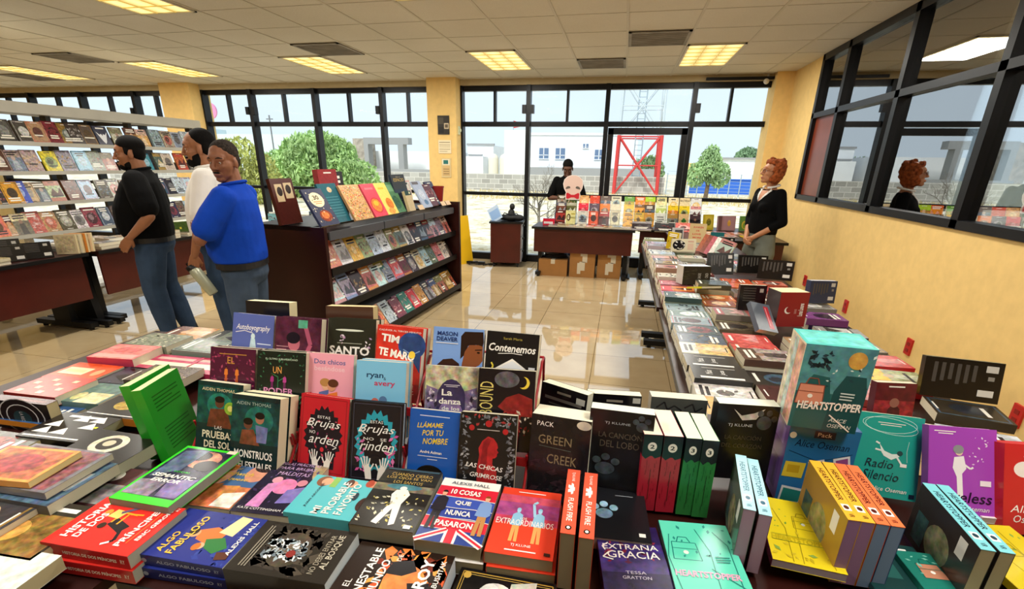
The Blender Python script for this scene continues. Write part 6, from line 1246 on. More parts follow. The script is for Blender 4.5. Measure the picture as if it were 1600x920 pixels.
for k, (x, y, c) in enumerate(((1.16, 6.98, '#c8805a'), (1.34, 7.0, '#d8a0a8'), (1.52, 6.98, '#c87a5a'), (1.72, 6.96, '#d8b02c'), (1.18, 6.74, '#d8b89a'), (1.38, 6.72, '#d88a6a'), (1.60, 6.70, '#e0b42c'), (1.80, 6.68, '#d8c08a'), (1.0, 6.84, '#d8c8b0'), (1.0, 6.62, '#b8a898'))):
    small('%s booklet lying on the corner table, %s of ten' % (cname(c), ORD[k]), frame_M((x, y, TZ + .016), 4 + 5 * (k % 3), 0), .15, .21, .012, c, rg, 'booklets on the corner table')
for k, (x, y, c, w) in enumerate(((.30, 6.98, '#2a1c20', .26), (.60, 6.96, '#1d1a1c', .26), (.86, 7.02, '#e07068', .22))):
    up(('dark brown wide cover with a red glow, front of the yellow display', 'black wide cover lying before the yellow display', 'coral pink folder before the clover cover')[k], x, y, TZ + .004, 3, 58, w, .13, .02, c, mot=.4)
# --- books on the bookcase
rg = random.Random(17)
def bk(s, y, z, lean, w, h, t, c, label, group, art=None, roll=0, **k):
    M = BK @ frame_M((s, y, z), 0, lean) @ Matrix.Translation((w / 2, h / 2, t + .001))
    if roll: M = M @ Matrix.Rotation(R_(roll), 4, 'Z')
    return small(label, M, w, h, t, c, rg, group, art=art, **k)
RC = [['#b8604a', '#7a3a34', '#a8a4a8', '#d09a2c', '#c8a048', '#5f6a34', '#8a9a70', '#2a2628', '#aab8cc', '#5a4034', '#c8ccd4', '#3a3a3c', '#8a8a60', '#b8a84a', '#6a7a78', '#90a08c', '#d8d4d4', '#8a3a2c', '#5a2a2c', '#7a8a9c', '#2c2a30', '#c8bca0', '#3c2c2c', '#8fa4b4', '#b8ccdc', '#5a3448', '#8a7484', '#3a3034', '#c8a89a'],
      ['#b8d4d8', '#1f2226', '#a89ab8', '#6a4a64', '#3a2a30', '#7f9ab4', '#c06a68', '#a84a44', '#bfe0e0', '#1f5a50', '#8a92a8', '#c8384a', '#d85a5c', '#5a2a2e', '#7a2a38', '#d8a8cc', '#3a2c30', '#2a2426', '#c8c0a8', '#332c2c', '#a8c8d4', '#7a8a60', '#5c6a50', '#a894ac', '#c87a80', '#4a4a34', '#d8ccc0', '#4a3a34'],
      ['#7a6a50', '#8a7a5c', '#c8a88a', '#5a5048', '#b8907a', '#d8c8b0', '#d8905a', '#c8a890', '#b8c4cc', '#3a3034', '#7a3c48', '#6a3444', '#2f7a6a', '#38786a', '#d83c44', '#c8a8a0', '#c8904a', '#4a4658', '#2a2a34', '#3a4a78', '#50608a', '#b8b47a', '#8a8a5c', '#a8844a', '#a07c40', '#94703a']]
for r_, cols in enumerate(RC):
    ly, lz, by, bz = SHELF[r_]
    lean = math.degrees(math.atan2(bz - lz, by - ly))
    s = .05
    step = (BL - .24) / len(cols)
    for k, c in enumerate(cols):
        w = .150 + .014 * rg.random(); h = (.225, .235, .225)[r_] + .022 * rg.random()
        bk(s + k * step, ly + .0 + .004 * (k % 2), lz + .004 - .0009 * (k % 3), lean + 1.5 * rg.random(), w, h, .012, c, '%s face-out book, %s shelf of dark bookcase, %s from near end' % (cname(c), ('top', 'middle', 'bottom')[r_], ORD[k]), 'face-out books on the dark bookcase', roll=0)
GT_ = 'large picture books on top of the dark bookcase'
bk(.0, .03, BH, 60, .23, .30, .02, '#3a3f58', 'navy cookbook with a cream oval numbered 30, on top of the bookcase', GT_, [('e', .5, .30, .34, .20, '#efe0b8'), Tt('30', .5, .24, .28, .12, '#2a2424', b=.03), ('r', .28, .34, .72, .36, '#c87a4a'), ('r', .34, .39, .66, .41, '#c87a4a'), ('e', .52, .74, .30, .16, '#8a3a24', .5), ('e', .5, .72, .18, .10, '#d8783a', .5), ('sw', .05, .05, .95, .95, 24, .035, ['#e8dcc0', '#8a8a70'], 4)], mot=.1)
bk(.22, .08, BH, 66, .24, .32, .02, '#1d5a68', 'teal hardback with a pale crest, on top of the bookcase', GT_, [('e', .55, .16, .12, .07, '#c8b490', .4)] + [('r', .2, .34 + .07 * q, .85, .36 + .07 * q, '#3f7f8c') for q in range(8)], mot=.1)
bk(.45, .03, BH, 62, .28, .31, .02, '#c89a6a', 'picture book crowded with tiny multicoloured food, on top of the bookcase', GT_, [('sw', .02, .02, .98, .98, 420, .035, ['#e8d8a8', '#c8483c', '#d88a3c', '#7a8a4a', '#5a3a34', '#e8c04a', '#d8a088'], 5)], mot=.1)
bk(.76, .03, BH, 62, .22, .31, .02, '#d8485c', 'pink-red cookbook with an orange dish, on top of the bookcase', GT_, [('e', .5, .66, .40, .24, '#c8383c'), ('e', .5, .66, .34, .20, '#e0803a', .4), ('e', .5, .60, .18, .08, '#f0b43a'), ('r', .2, .12, .8, .18, '#e8707c')], mot=.1)
bk(1.0, .04, BH, 62, .20, .31, .018, '#ecd46a', 'yellow cookbook with an orange slice, on top of the bookcase', GT_, [('e', .6, .66, .3, .18, '#d87a2c', .4), ('e', .5, .9, .3, .1, '#e8a04a', .4), ('r', .2, .14, .7, .2, '#d8b83a')], mot=.1)
bk(1.17, .05, BH, 63, .20, .31, .018, '#4a7a54', 'green cookbook beside the yellow one, on top of the bookcase', GT_, [('r', .12, .08, .88, .3, '#6a9a74'), ('e', .5, .66, .34, .22, '#2c5a44', .5)], mot=.2)
bk(1.32, .10, BH, 76, .27, .36, .022, '#1f2a3a', 'tall dark hardback with golden capitals, on top of the bookcase', GT_, [('r', 0, 0, 1, .4, '#2f2c26', .3), Tt('ESPACIO', .52, .15, .76, .09, '#c8a84a'), Tt('Bajo el', .5, .07, .3, .03, '#c8b890'), ('sw', .1, .6, .95, .95, 16, .03, ['#8a94a8', '#5a6478'], 6)], mot=.15)
bk(1.40, .04, BH, 74, .13, .20, .03, '#c8b48a', 'tan paperback with a green top band, on top of the bookcase', GT_, [('r', 0, 0, 1, .22, '#1d3a2c'), ('r', .6, .05, .85, .16, '#c8c49a')], mot=.1)
bk(1.56, .16, BH, 80, .2, .30, .02, '#d8d4cc', 'white glossy book behind the tan paperback, on top of the bookcase', GT_, mot=.1)
bk(1.80, .06, BH, 60, .22, .31, .015, '#a8b4cc', 'silver-blue glossy album leaning near the far end, on top of the bookcase', GT_, [('r', .05, .02, .7, .12, '#6a6468'), ('e', .5, .5, .3, .2, '#c4ccdc', .3), ('e', .55, .8, .2, .1, '#5a7a9c', .3)], mot=.1)
bk(2.02, .08, BH, 62, .2, .26, .02, '#5c2a2c', 'maroon album leaning near the far end, on top of the bookcase', GT_, mot=.2)
bk(2.16, .12, BH, 66, .2, .28, .02, '#3c3a50', 'slate violet album leaning near the far end, on top of the bookcase', GT_, mot=.2)
bk(-.02, .38, BH, 80, .24, .34, .03, '#4a1d16', 'brown-red portrait book at the near end, on top of the bookcase', GT_, [('r', .14, .12, .46, .5, '#c8b08a'), ('r', .54, .10, .9, .44, '#c8b08a'), ('e', .32, .28, .12, .10, '#2a1a14'), ('e', .72, .24, .12, .10, '#2a1a14')], mot=.1)
bk(.52, .40, BH, 84, .26, .40, .05, '#8f1f1c', 'tall red book standing behind the food picture book', GT_, mot=.2)
bk(.70, .44, BH, 84, .22, .38, .05, '#2c241c', 'tall black book standing behind the pink-red cookbook', GT_, mot=.2)
t = thing('red_bin', 'dark red tapered bin standing at the far end of the bookcase top', 'bin', BK @ T(2.40, .16, BH))
m = MB(); m.tube([(0, 0, 0), (0, 0, .20)], [.055, .075], 20, cap=False); m.tube([(0, 0, .195), (0, 0, .21)], [.080, .080], 20, cap=False); m.ell((0, 0, .004), (.055, .055, .003)); m.build('body', mat('dark_red_plastic_bin', '#8f161a', .4), t)
for q, (s, lb) in enumerate(((1.72, 'cream paper tag on the bookcase top, before the silver album'), (2.30, 'cream paper tag on the bookcase top, before the red bin'), (2.44, 'cream paper tag at the far corner of the bookcase top'))):
    m = MB(); m.prism([(-.06, 0, 0), (.06, 0, 0), (.06, .03, .045), (-.06, .03, .045)], (0, .003, .0), col='#d8bc98')
    tag(m.build('paper_tag', mat('tag_paper_%d' % q, '#d8bc98', .7), None, BK @ T(s, .03, BH)), lb, 'tag', 'paper tags on the bookcase')
for q, (x, y, c, lb) in enumerate(((-4.62, 5.96, '#7fb8c0', 'pale turquoise'), (-4.40, 5.95, '#3c3a34', 'dark olive'), (-4.2, 5.98, '#d8d4c8', 'cream'), (-3.98, 5.95, '#5a5244', 'brown'), (-4.75, 6.15, '#e4e2da', 'white'))):
    up(lb + ' book standing on the pale table behind the man in blue', x, y, TZ + .004, 8, 84, .2, .14 + .05 * (q % 2), .06, c, group='books on the pale window table')
# --- books on the metal shelving
rg = random.Random(27)
ROWS = [
 [(-42, '#54504a'), (-18, '#5c5248'), (12, '#5c5a55'), (43, '#4f4a44'), (64, '#b08a68'), (88, '#7a2630'), (110, '#8a6a2a'), (122, '#33241c'), (142, '#57483f'), (164, '#2a2d48'), (187, '#77704f'), (210, '#5a3020'), (226, '#c8a89a'), (247, '#8fa4ae'), (264, '#a89a88'), (279, '#8a96aa'), (294, '#b8c4cc'), (306, '#a8a8a8')],
 [(-40, '#6a5a48'), (-16, '#8a7a6c'), (6, '#5a3a2c'), (30, '#a8938c'), (57, '#b09a98'), (86, '#d8c828'), (111, '#9a93a0'), (135, '#8ec4e0'), (156, '#7f8a78'), (176, '#6a5a34'), (200, '#c8c8cc'), (217, '#3a3c44'), (234, '#2f8a9a'), (257, '#5a6a66'), (268, '#c8b8a8'), (288, '#b8603a'), (305, '#6a6458')],
 [(-40, '#3c4048'), (-14, '#7a6a5c'), (6, '#3a3236'), (24, '#d89a28'), (36, '#4a5ac0'), (50, '#c8ae8a'), (72, '#5a4a34'), (92, '#b4c09a'), (120, '#6a3a2a'), (144, '#a8c8e8'), (168, '#6a655c'), (186, '#c8ccc0'), (207, '#8a7a6c'), (230, '#4a4c58'), (259, '#3a5870'), (275, '#2f2a34'), (287, '#c8d4e0'), (302, '#c2d8ea')],
 [(-44, '#5a3a44'), (-20, '#8a5a4a'), (2, '#d87060'), (22, '#4a1a22'), (41, '#d8c8a0'), (62, '#b8564a'), (87, '#b08a5c'), (112, '#4a4328'), (133, '#d8d0d0'), (153, '#8a2f42'), (175, '#4a5a70'), (196, '#6a5a58'), (220, '#5a4a44'), (246, '#8a7a6c'), (268, '#7a6a78'), (281, '#2f2a44'), (293, '#6a5a48'), (305, '#5a8aa0')]]
YM = {0: 195, 1: 245, 2: 290, 3: 345}
for r_, row in enumerate(ROWS):
    for k, (px, c) in enumerate(row):
        Y = at_x(px, YM[r_], -5.98).y
        t_ = .016; h = .215 + .02 * rg.random(); w = .148 + .012 * rg.random()
        # covers face the room (+x), leaning back against the rail
        M = frame_M((SHX - .015 - .05 * .0, Y, SHZ[r_]), 90, 0)
        Mf = Matrix.Translation((SHX - .02, Y, SHZ[r_] + .001)) @ Matrix.Rotation(PI / 2, 4, 'Z') @ frame_M((0, 0, 0), 0, 70 + 4 * rg.random()) @ Matrix.Translation((0, h / 2, 0))
        if k % 5 == 3: t_ = .03
        small('%s face-out book, %s shelf of metal shelving, %s from camera end' % (cname(c), ('top', 'second', 'third', 'bottom')[r_], ORD[k]), Mf, w, h, t_, c, rg, 'face-out books on the metal shelving', mot=.6,
              art=[('p', [(.1, .30), (.3, .45), (.42, .4), (.5, .5), (.58, .4), (.7, .45), (.9, .30), (.72, .62), (.62, .8), (.5, .92), (.38, .8), (.28, .62)], '#e6eaf0'), ('r', .2, .08, .8, .15, W_)] if (r_ == 0 and k == 9) else None)
# --- books on the left tables
rg = random.Random(29)
PAL = ['#c8bca4', '#d8d2c4', '#b8a890', '#a89a84', '#8a8078', '#c0584a', '#d8c8b0', '#9a9488', '#b0a070', '#6a6a64', '#c8a890', '#d8d8d0', '#58504a', '#b8b8a8']
k = 0
for x, xn in ((-4.88, 'front row'), (-5.10, 'middle row'), (-5.32, 'rear row')):
    for q in range(13):
        y = 2.62 + q * .235
        if xn == 'front row' and q in (2, 3, 4): continue
        n = rg.choice([1, 1, 2, 2, 3])
        cs = [rg.choice(PAL) for _ in range(n)]
        pile(x, y, TZ, rg.choice([0, 0, 90]) + rg.uniform(-5, 5), .145, .205, cs, [rg.uniform(.016, .032) for _ in cs], '%s of left tables, %s from camera end' % (xn, ORD[q]), 'books on the left tables', rg)
def upl(label, x, y, yaw, w, h, t, c, art, page='#d8c698', lean=84):
    up(label, x, y, TZ + .004, yaw, lean, w, h, t, c, art, page)
upl('black back cover on the left table, nearest the camera of the dark uprights', -4.90, 3.02, 62, .20, .13, .05, '#24211c', BACKL)
upl('black back cover on the left table, beside the tan spines', -4.86, 3.20, 62, .20, .135, .05, '#1c1a17', BACKL)
upl('black back cover on the left table, behind the other two dark ones', -5.08, 3.12, 62, .20, .16, .03, '#2a2722', BACKL)
for q, (c, lb) in enumerate((('#b8a888', 'beige book in the upright row on the left table, cover to the room'), ('#c8c0a8', 'cream book in the upright row on the left table'), ('#c87a30', 'orange book in the upright row on the left table'), ('#d8b890', 'tan book at the end of the upright row on the left table'))):
    upl(lb, -4.84 - .0 * q, 3.42 + .045 * q, 30, .16, .17, .035, c, [('r', .1, .08, .9, .92, hexmix(c, '#8a7a60', .3), .4)])
upl('olive green cover with a pale edge, on the left table behind the man in black', -4.90, 4.72, 70, .2, .15, .02, '#4a5a24', [('r', .05, .05, .9, .95, '#3f5220', .3), ('r', .42, .4, .52, .55, '#c8b83a')])
# --- odds and ends of the right and bottom edges
rg = random.Random(41)
def flat_px(label, px, py, z, yaw, w, h, t, c, art=None, page='#d8d0b8', **k):
    p = at_z(px, py, z)
    return book(label, frame_M((p.x, p.y, z), yaw, 0), w, h, t, c, art=rart(rg, c) if art is None else art, page=page, **k)
flat_px('yellow graphic novel with line drawings lying at the right edge of the picture', 1590, 872, .765, 8, .145, .215, .018, '#e6d028', [leaves(5, '#8fae4a'), ('l', [(.3, .2), (.4, .9)], .012, '#a89418'), ('l', [(.7, .1), (.6, .9)], .012, '#a89418')] + bagpack(.5, .3, .9, '#a89418'), mot=0)
flat_px('white graphic novel with a black-haired drawing, lying by the turquoise spines', 1535, 770, .757, 4, .145, .215, .016, '#efeae4', [('e', .6, .5, .2, .14, '#17141a'), ('p', [(.1, .6), (.5, .55), (.6, .95), (.1, .95)], '#d8c8c0')], mot=0)
flat_px('dark teal graphic novel back with barcode, in front of the turquoise spines', 1412, 905, .752, 2, .145, .215, .014, '#173a3a', [('r', .55, .06, .85, .14, '#e8e8e4'), ('r', .1, .2, .5, .5, '#245a56')], mot=0)
vert_right(1.02, 1.03, .835, 72, 84, .145, .205, .05, 'violet-brown comic standing at the right edge, its cover to the left', '#5a3a50', art=[('r', .1, .1, .9, .4, '#8a6a3a', .5), ('r', .1, .5, .9, .9, '#3a2a5a', .6)])
t = thing('grey_carton', 'grey flat-topped carton on the floor below the front table edge', 'box', T(-.825, .445, 0, -4))
m = MB(); m.box(-.15, -.11, 0, .15, .11, .665); m.build('carton', M_GREYBOX, t)
m = MB(); m.box(-.152, -.006, .60, .152, .006, .6665); m.build('seam', M_CARD, t)
# ------------------------------------------------------------------ people
def remesh(m, voxel, sm=4, subd=0):
    me = m.mesh('tmp', [], vcol=False)
    o = bpy.data.objects.new('tmp', me); COL.objects.link(o)
    r = o.modifiers.new('r', 'REMESH'); r.mode = 'VOXEL'; r.voxel_size = voxel; r.use_smooth_shade = True
    s = o.modifiers.new('s', 'SMOOTH'); s.factor = .5; s.iterations = sm
    dg = bpy.context.evaluated_depsgraph_get()
    out = bpy.data.meshes.new_from_object(o.evaluated_get(dg), depsgraph=dg)
    bpy.data.objects.remove(o); bpy.data.meshes.remove(me)
    out.polygons.foreach_set('use_smooth', [True] * len(out.polygons))
    return out
def put(name, me, mt, parent=None, M=None):
    o = bpy.data.objects.new(name, me); COL.objects.link(o)
    me.materials.clear(); me.materials.append(mt)
    if parent: o.parent = parent
    if M is not None: o.matrix_local = M
    return o
def limb(m, pts, rs, seg=12):
    pts = [Vector(p) for p in pts]
    for i in range(len(pts) - 1):
        a, b = pts[i], pts[i + 1]
        m.tube([a, a.lerp(b, .5), b], [rs[i], (rs[i] + rs[i + 1]) / 2, rs[i + 1]], seg)
    for p, r in zip(pts, rs): m.ell(p, (r, r, r), seg, 8)
def loft(m, secs, seg=24, pw=2.3):
    """closed stack of horizontal super-ellipse rings (z, cx, cy, rx, ry)"""
    vs = []; fs = []
    for z, cx, cy, rx, ry in secs:
        for k in range(seg):
            t = 2 * PI * k / seg; c, s = math.cos(t), math.sin(t)
            vs.append((cx + rx * math.copysign(abs(c) ** (2 / pw), c), cy + ry * math.copysign(abs(s) ** (2 / pw), s), z))
    n = len(secs)
    for i in range(n - 1):
        for k in range(seg): fs.append((i * seg + k, i * seg + (k + 1) % seg, (i + 1) * seg + (k + 1) % seg, (i + 1) * seg + k))
    fs += [tuple(range(seg))[::-1], tuple(range((n - 1) * seg, n * seg))]
    m.grid(vs, fs)
def hand(m, wrist, d, n, side, curl=.5, s=1.0, thumb_in=.5):
    """palm, four unequal fingers and a thumb; d finger direction, n palm side, side = +1/-1 picks the thumb side"""
    d = Vector(d).normalized(); n = Vector(n); n = (n - d * n.dot(d)).normalized(); a = d.cross(n) * side
    w = Vector(wrist)
    L = [.040, .045, .042, .033]
    for k in range(4):
        off = (1.5 - k) * .0195 * s
        kn = w + d * (.085 - .004 * abs(k - 1.2)) * s + a * off
        m.tube([w + a * off * .6 + d * .01, kn], [.0135 * s, .0115 * s], 8); m.ell(kn, (.0115 * s,) * 3, 8, 6)
        p = kn; ang = 0
        for q, f in enumerate((1.0, .62, .48)):
            ang += curl * (.75, 1.0, .7)[q]
            dd = d * math.cos(ang) + n * math.sin(ang)
            e = p + dd * L[k] * f * s
            r0 = (.0098 - .0008 * q) * s; m.tube([p, e], [r0, r0 * .9], 8); m.ell(e, (r0 * .92,) * 3, 8, 6); p = e
    p = w + d * .022 * s + a * .028 * s
    m.tube([w + d * .005, p], [.014 * s, .013 * s], 8)
    for q in range(2):
        dd = (d * (.75 + .2 * q) + a * (.62 - .35 * q - thumb_in * .4) + n * (.25 + .35 * thumb_in)).normalized()
        e = p + dd * (.040, .030)[q] * s
        m.tube([p, e], [.0125 * s, .0105 * s], 8); m.ell(e, (.0105 * s,) * 3, 8, 6); p = e
HEAD = dict(cran=((-.012, 0, .045), (.096, .077, .088)))
def head_shapes(m, M, fem=False, chub=1.0):
    def E(c, r): m.ell(M @ Vector(c), r, 18, 12, M=M.to_3x3())
    def Lb(p, r): limb(m, [M @ Vector(q) for q in p], r, 10)
    E(*HEAD['cran'])
    E((.028, 0, -.020), (.060, .063 * chub, .075)); E((.030, 0, -.062), (.052, .054 * chub, .052)); E((.058, 0, -.098), (.026, .030 * chub, .022))
    E((.045, 0, .035), (.052, .060, .045))
    for s in (-1, 1):
        E((.052, s * .038, -.022), (.028, .024, .024))                       # cheek
        Lb([(.083, s * .012, .026), (.073, s * .05, .024)], [.0095, .009])   # brow
        E((-.012, s * .077, -.008), (.020, .010, .032))                      # ear
        Lb([(.076, s * .020, .006), (.072, s * .044, .006)], [.0072, .006])   # lids
        E((.098, s * .011, -.033), (.011, .009, .008))
    Lb([(.090, 0, .018), (.102, 0, -.010), (.110, 0, -.030)], [.0085, .0095, .0115])
    Lb([(.082, -.022, -.066), (.092, 0, -.064), (.082, .022, -.066)], [.006, .0075, .006])
    Lb([(.080, -.018, -.075), (.090, 0, -.075), (.080, .018, -.075)], [.006, .008, .006])
M_SHOE = mat('black_shoe', '#111114', .5)
M_SOLE = mat('white_sole', '#d8d6d0', .6)
M_EYE = mat('eye_white', '#b5a99d', .4)
M_IRIS = mat('dark_iris', '#1a100a', .2)
M_LIP = {}
def person(label, x, y, face, H, skin, shirt, pants, arms, head, legs=None, belly=0.0, fem=False, hair=None, sleeve=.45, collar=None, hem=.90, heavy=1.0, shoes=M_SHOE, extra=None, group=None, bulk=1.0, belt_z=None):
    """local frame: +x where the body faces, +y its left; arms = [(elbow, wrist, finger dir, palm normal, curl)] left, right"""
    k = H / 1.74
    Mw = Matrix.Translation((x, y, 0)) @ Matrix.Rotation(math.atan2(face[1], face[0]), 4, 'Z') @ Matrix.Scale(k, 4)
    legs = legs or [((.0, .095, .93), (.015, .10, .50), (-.02, .105, .085)), ((.0, -.095, .93), (.015, -.10, .50), (-.02, -.105, .085))]
    sw = .172 if fem else .19
    hc = Vector(head['c'])
    HM = Matrix.Translation(hc) @ Matrix.Rotation(R_(head.get('yaw', 0)), 4, 'Z') @ Matrix.Rotation(R_(head.get('pitch', 0)), 4, 'Y') @ Matrix.Rotation(R_(head.get('roll', 0)), 4, 'X')
    # --- body: one continuous skin
    m = MB()
    head_shapes(m, HM, fem, head.get('chub', 1.0))
    nb = Vector((-.02, 0, 1.43))
    nr = .048 if fem else .064
    limb(m, [HM @ Vector((-.02, 0, -.05)), (HM @ Vector((-.03, 0, -.09))).lerp(nb, .5), nb], [nr, nr, nr * 1.15], 14)
    T_ = [(.86, 0, 0, .08, .125), (.95, 0, 0, .088, .130), (1.06, .0 + belly * .5, 0, .085 + belly * .3, .12 * heavy), (1.16, belly * .4, 0, .105 + belly * .4, .145 * heavy), (1.30, 0, 0, .105, .155), (1.38, -.01, 0, .085, .16), (1.44, -.02, 0, .055, .10)]
    loft(m, T_)
    for sgn, (el, wr, fd, pn, cu) in zip((1, -1), arms):
        sh = Vector((-.015, sgn * (sw - .02), 1.385)); el = Vector(el); wr = Vector(wr)
        fa = el.lerp(wr, .28)
        limb(m, [sh, sh.lerp(el, .45), el, fa, wr], [.050, .046 * heavy, .038, .040 * (1 if not fem else .88), .025], 12)
        hand(m, wr, fd, pn, sgn, cu, .96 if not fem else .86)
    for hp, kn, an in legs: limb(m, [Vector(hp) - Vector((0, 0, .08)), Vector(hp).lerp(Vector(kn), .4), kn, Vector(kn).lerp(Vector(an), .3), an], [.066, .066, .05, .05, .036], 10)
    body = put('person', remesh(m, .0052, 3), skin, None, None)
    body.matrix_world = Mw
    tag(body, label, 'person', group)
    # --- shirt
    m = MB(); h = hem; bk_ = lambda L: [(z, cx, cy, rx * bulk, ry * (1 + (bulk - 1) * .5)) for z, cx, cy, rx, ry in L]
    loft(m, bk_([(h, .0 + belly * .2, 0, .122 + belly * .3, .168 * heavy), (h + .06, .0 + belly * .5, 0, .130 + belly * .5, .170 * heavy), (1.08, belly * .6, 0, .132 + belly * .5, .168 * heavy), (1.18, belly * .5, 0, .130 + belly * .45, .170 * heavy), (1.29, .005, 0, .126, .182), (1.37, -.008, 0, .104, .186), (1.42, -.018, 0, .075, .145)] + ([(1.437, -.024, 0, .06, .10)] if fem else [(1.455, -.022, 0, .066, .080), (1.475, -.022, 0, .064, .070)])))
    if fem:
        for s in (-1, 1): m.ell((.095, s * .07, 1.245), (.058, .066, .062), 14, 10)
    for sgn, (el, wr, fd, pn, cu) in zip((1, -1), arms):
        sh = Vector((-.015, sgn * (sw - .02), 1.385)); el = Vector(el); wr = Vector(wr)
        if sleeve <= 1: limb(m, [sh, sh.lerp(el, sleeve * .6), sh.lerp(el, sleeve)], [.068 * bulk, .067 * heavy * bulk, .064 * heavy * bulk], 14)
        else: limb(m, [sh, sh.lerp(el, .5), el, el.lerp(wr, sleeve - 1)], [.064, .058, .052, .043], 14)
    sm_ = put('shirt', remesh(m, .009, 4), shirt, body)
    # collar
    if collar:
        m = MB(); base = nb + Vector((.005, 0, .042))
        for a0, a1 in ((20, 175), (185, 340)):
            pts = []
            for q in range(13):
                a = R_(a0 + (a1 - a0) * q / 12)
                pts.append(base + Vector((math.cos(a) * .080, math.sin(a) * .078, -.016 * math.cos(a) - .004)))
            m.tube(pts, [.012] * 13, 8)
        if collar == 'v':
            from mathutils.bvhtree import BVHTree
            bt = BVHTree.FromPolygons([v.co for v in sm_.data.vertices], [p.vertices for p in sm_.data.polygons])
            def drape(y, z, e):
                h_ = bt.ray_cast(Vector((.6, y, z)), Vector((-1, 0, 0)))
                return Vector(((h_[0].x if h_[0] else .06) + e, y, z))
            v = MB(); L_ = 8
            for q in range(L_):
                z0, z1 = 1.425 - .125 * q / L_, 1.425 - .125 * (q + 1) / L_; w0, w1 = .052 * (1 - q / L_), .052 * (1 - (q + 1) / L_)
                for a_ in range(4):
                    f0, f1 = -1 + a_ * .5, -.5 + a_ * .5
                    v.face([drape(w0 * f0, z0, .004), drape(w1 * f0, z1, .004), drape(w1 * f1, z1, .004), drape(w0 * f1, z0, .004)], sm=True)
            put('neckline', v.mesh('neckline', [], vcol=False), skin, body)
            for s in (-1, 1):
                for q in range(L_):
                    z0, z1 = 1.435 - .14 * q / L_, 1.435 - .14 * (q + 1) / L_; w0, w1 = .055 * (1 - q / L_), .055 * (1 - (q + 1) / L_)
                    o0, o1 = w0 + .042 * math.sin(PI * (.35 + .6 * q / L_)), w1 + .042 * math.sin(PI * (.35 + .6 * (q + 1) / L_))
                    P0, P1, P2, P3 = drape(s * w0, z0, .009), drape(s * w1, z1, .009), drape(s * o1, z1 + .01, .009), drape(s * o0, z0 + .01, .009)
                    m.prism([P0, P1, P2, P3], (-.008, 0, 0))
        put('collar', remesh(m, .006, 2), extra['collar_mat'] if extra and 'collar_mat' in extra else shirt, body)
    # --- trousers
    m = MB(); wide = 1.25 if fem else 1.0
    loft(m, bk_([(.80, 0, 0, .10, .15), (.86, .0, 0, .122, .172 * (1.04 if fem else 1)), (.93, 0, 0, .120, .170), (1.0, belly * .2, 0, .112 + belly * .2, .160 * heavy)]))
    for hp, kn, an in legs:
        hp, kn, an = Vector(hp), Vector(kn), Vector(an)
        limb(m, [hp + Vector((0, 0, -.06)), hp.lerp(kn, .45), kn, kn.lerp(an, .5), an + Vector((0, 0, -.02))], [.092 * bulk, .088 * wide * bulk, .070 * wide * bulk, .066 * wide * bulk, .064 * wide], 14)
    put('trousers', remesh(m, .009, 4), pants, body)
    if not fem:
        m = MB(); bz = belt_z or hem - .014
        loft(m, [(bz - .02, belly * .15, 0, (.123 + belly * .2) * bulk, .170 * heavy * (1 + (bulk - 1) * .5)), (bz + .02, belly * .15, 0, (.123 + belly * .2) * bulk, .170 * heavy * (1 + (bulk - 1) * .5))], 32)
        put('belt', m.mesh('belt', [], vcol=False), M_SHOE, body)
    # --- shoes
    for hp, kn, an in legs:
        an = Vector(an)
        m = MB(); loft(m, [(.012, an.x + .055, an.y, .125, .043), (.035, an.x + .05, an.y, .122, .044), (.06, an.x + .03, an.y, .10, .040), (.085, an.x - .005, an.y, .06, .036), (.11, an.x - .015, an.y, .045, .034)])
        sh_ = put('shoe', remesh(m, .007, 3), shoes, body)
        m = MB(); loft(m, [(.0, an.x + .056, an.y, .128, .045), (.018, an.x + .056, an.y, .130, .047), (.026, an.x + .056, an.y, .127, .045)]); put('sole', m.mesh('sole', [], vcol=False), M_SOLE, sh_)
    # --- face
    for s in (-1, 1):
        m = MB(); m.ell(HM @ Vector((.0735, s * .031, .004)), (.0098,) * 3, 12, 8)
        e = put('eye', m.mesh('eye', [], vcol=False), M_EYE, body)
        m = MB(); m.ell(HM @ Vector((.0805, s * .0305, .003)), (.0046,) * 3, 10, 6); put('iris', m.mesh('iris', [], vcol=False), M_IRIS, e)
    hm = hair['mat']
    for s in (-1, 1):
        m = MB(); limb(m, [HM @ Vector(p) for p in ((.090, s * .014, .030), (.087, s * .034, .035), (.073, s * .055, .029))], [.0045, .005, .003], 8)
        put('eyebrow', remesh(m, .003, 1), hm, body)
    m = MB(); limb(m, [HM @ Vector(p) for p in ((.084, -.022, -.0695), (.0955, 0, -.0685), (.084, .022, -.0695))], [.004, .006, .004], 8)
    put('lips', remesh(m, .003, 1), hair['lip'], body)
    # --- hair
    m = MB()
    def HE(c, r): m.ell(HM @ Vector(c), r, 20, 14, M=HM.to_3x3())
    for c, r in hair['shapes']: HE(c, r)
    if 'curls' in hair:
        rg_ = random.Random(3)
        for _ in range(hair['curls']):
            a = rg_.uniform(1.12, 2 * PI - 1.12); z = rg_.uniform(-.125, .115)
            rr = math.sqrt(max(.05, 1 - (z / .16) ** 2))
            HE((-.015 + .100 * rr * math.cos(a), .102 * rr * math.sin(a), .03 + z), (rg_.uniform(.013, .027),) * 3)
        for _ in range(60):
            a = rg_.uniform(-1.3, 1.3); HE((.012 + .05 * math.cos(a), .08 * math.sin(a), .098 + rg_.uniform(-.008, .015)), (rg_.uniform(.014, .022),) * 3)
    put('hair', remesh(m, .006 if 'curls' not in hair else .005, 3 if 'curls' not in hair else 1), hm, body)
    if 'beard' in hair:
        m = MB()
        for c, r in hair['beard']: HE(c, r)
        put('beard', remesh(m, .004, 2), hair.get('beard_mat', hm), body)
    body['_'] = 0; del body['_']
    return body, HM
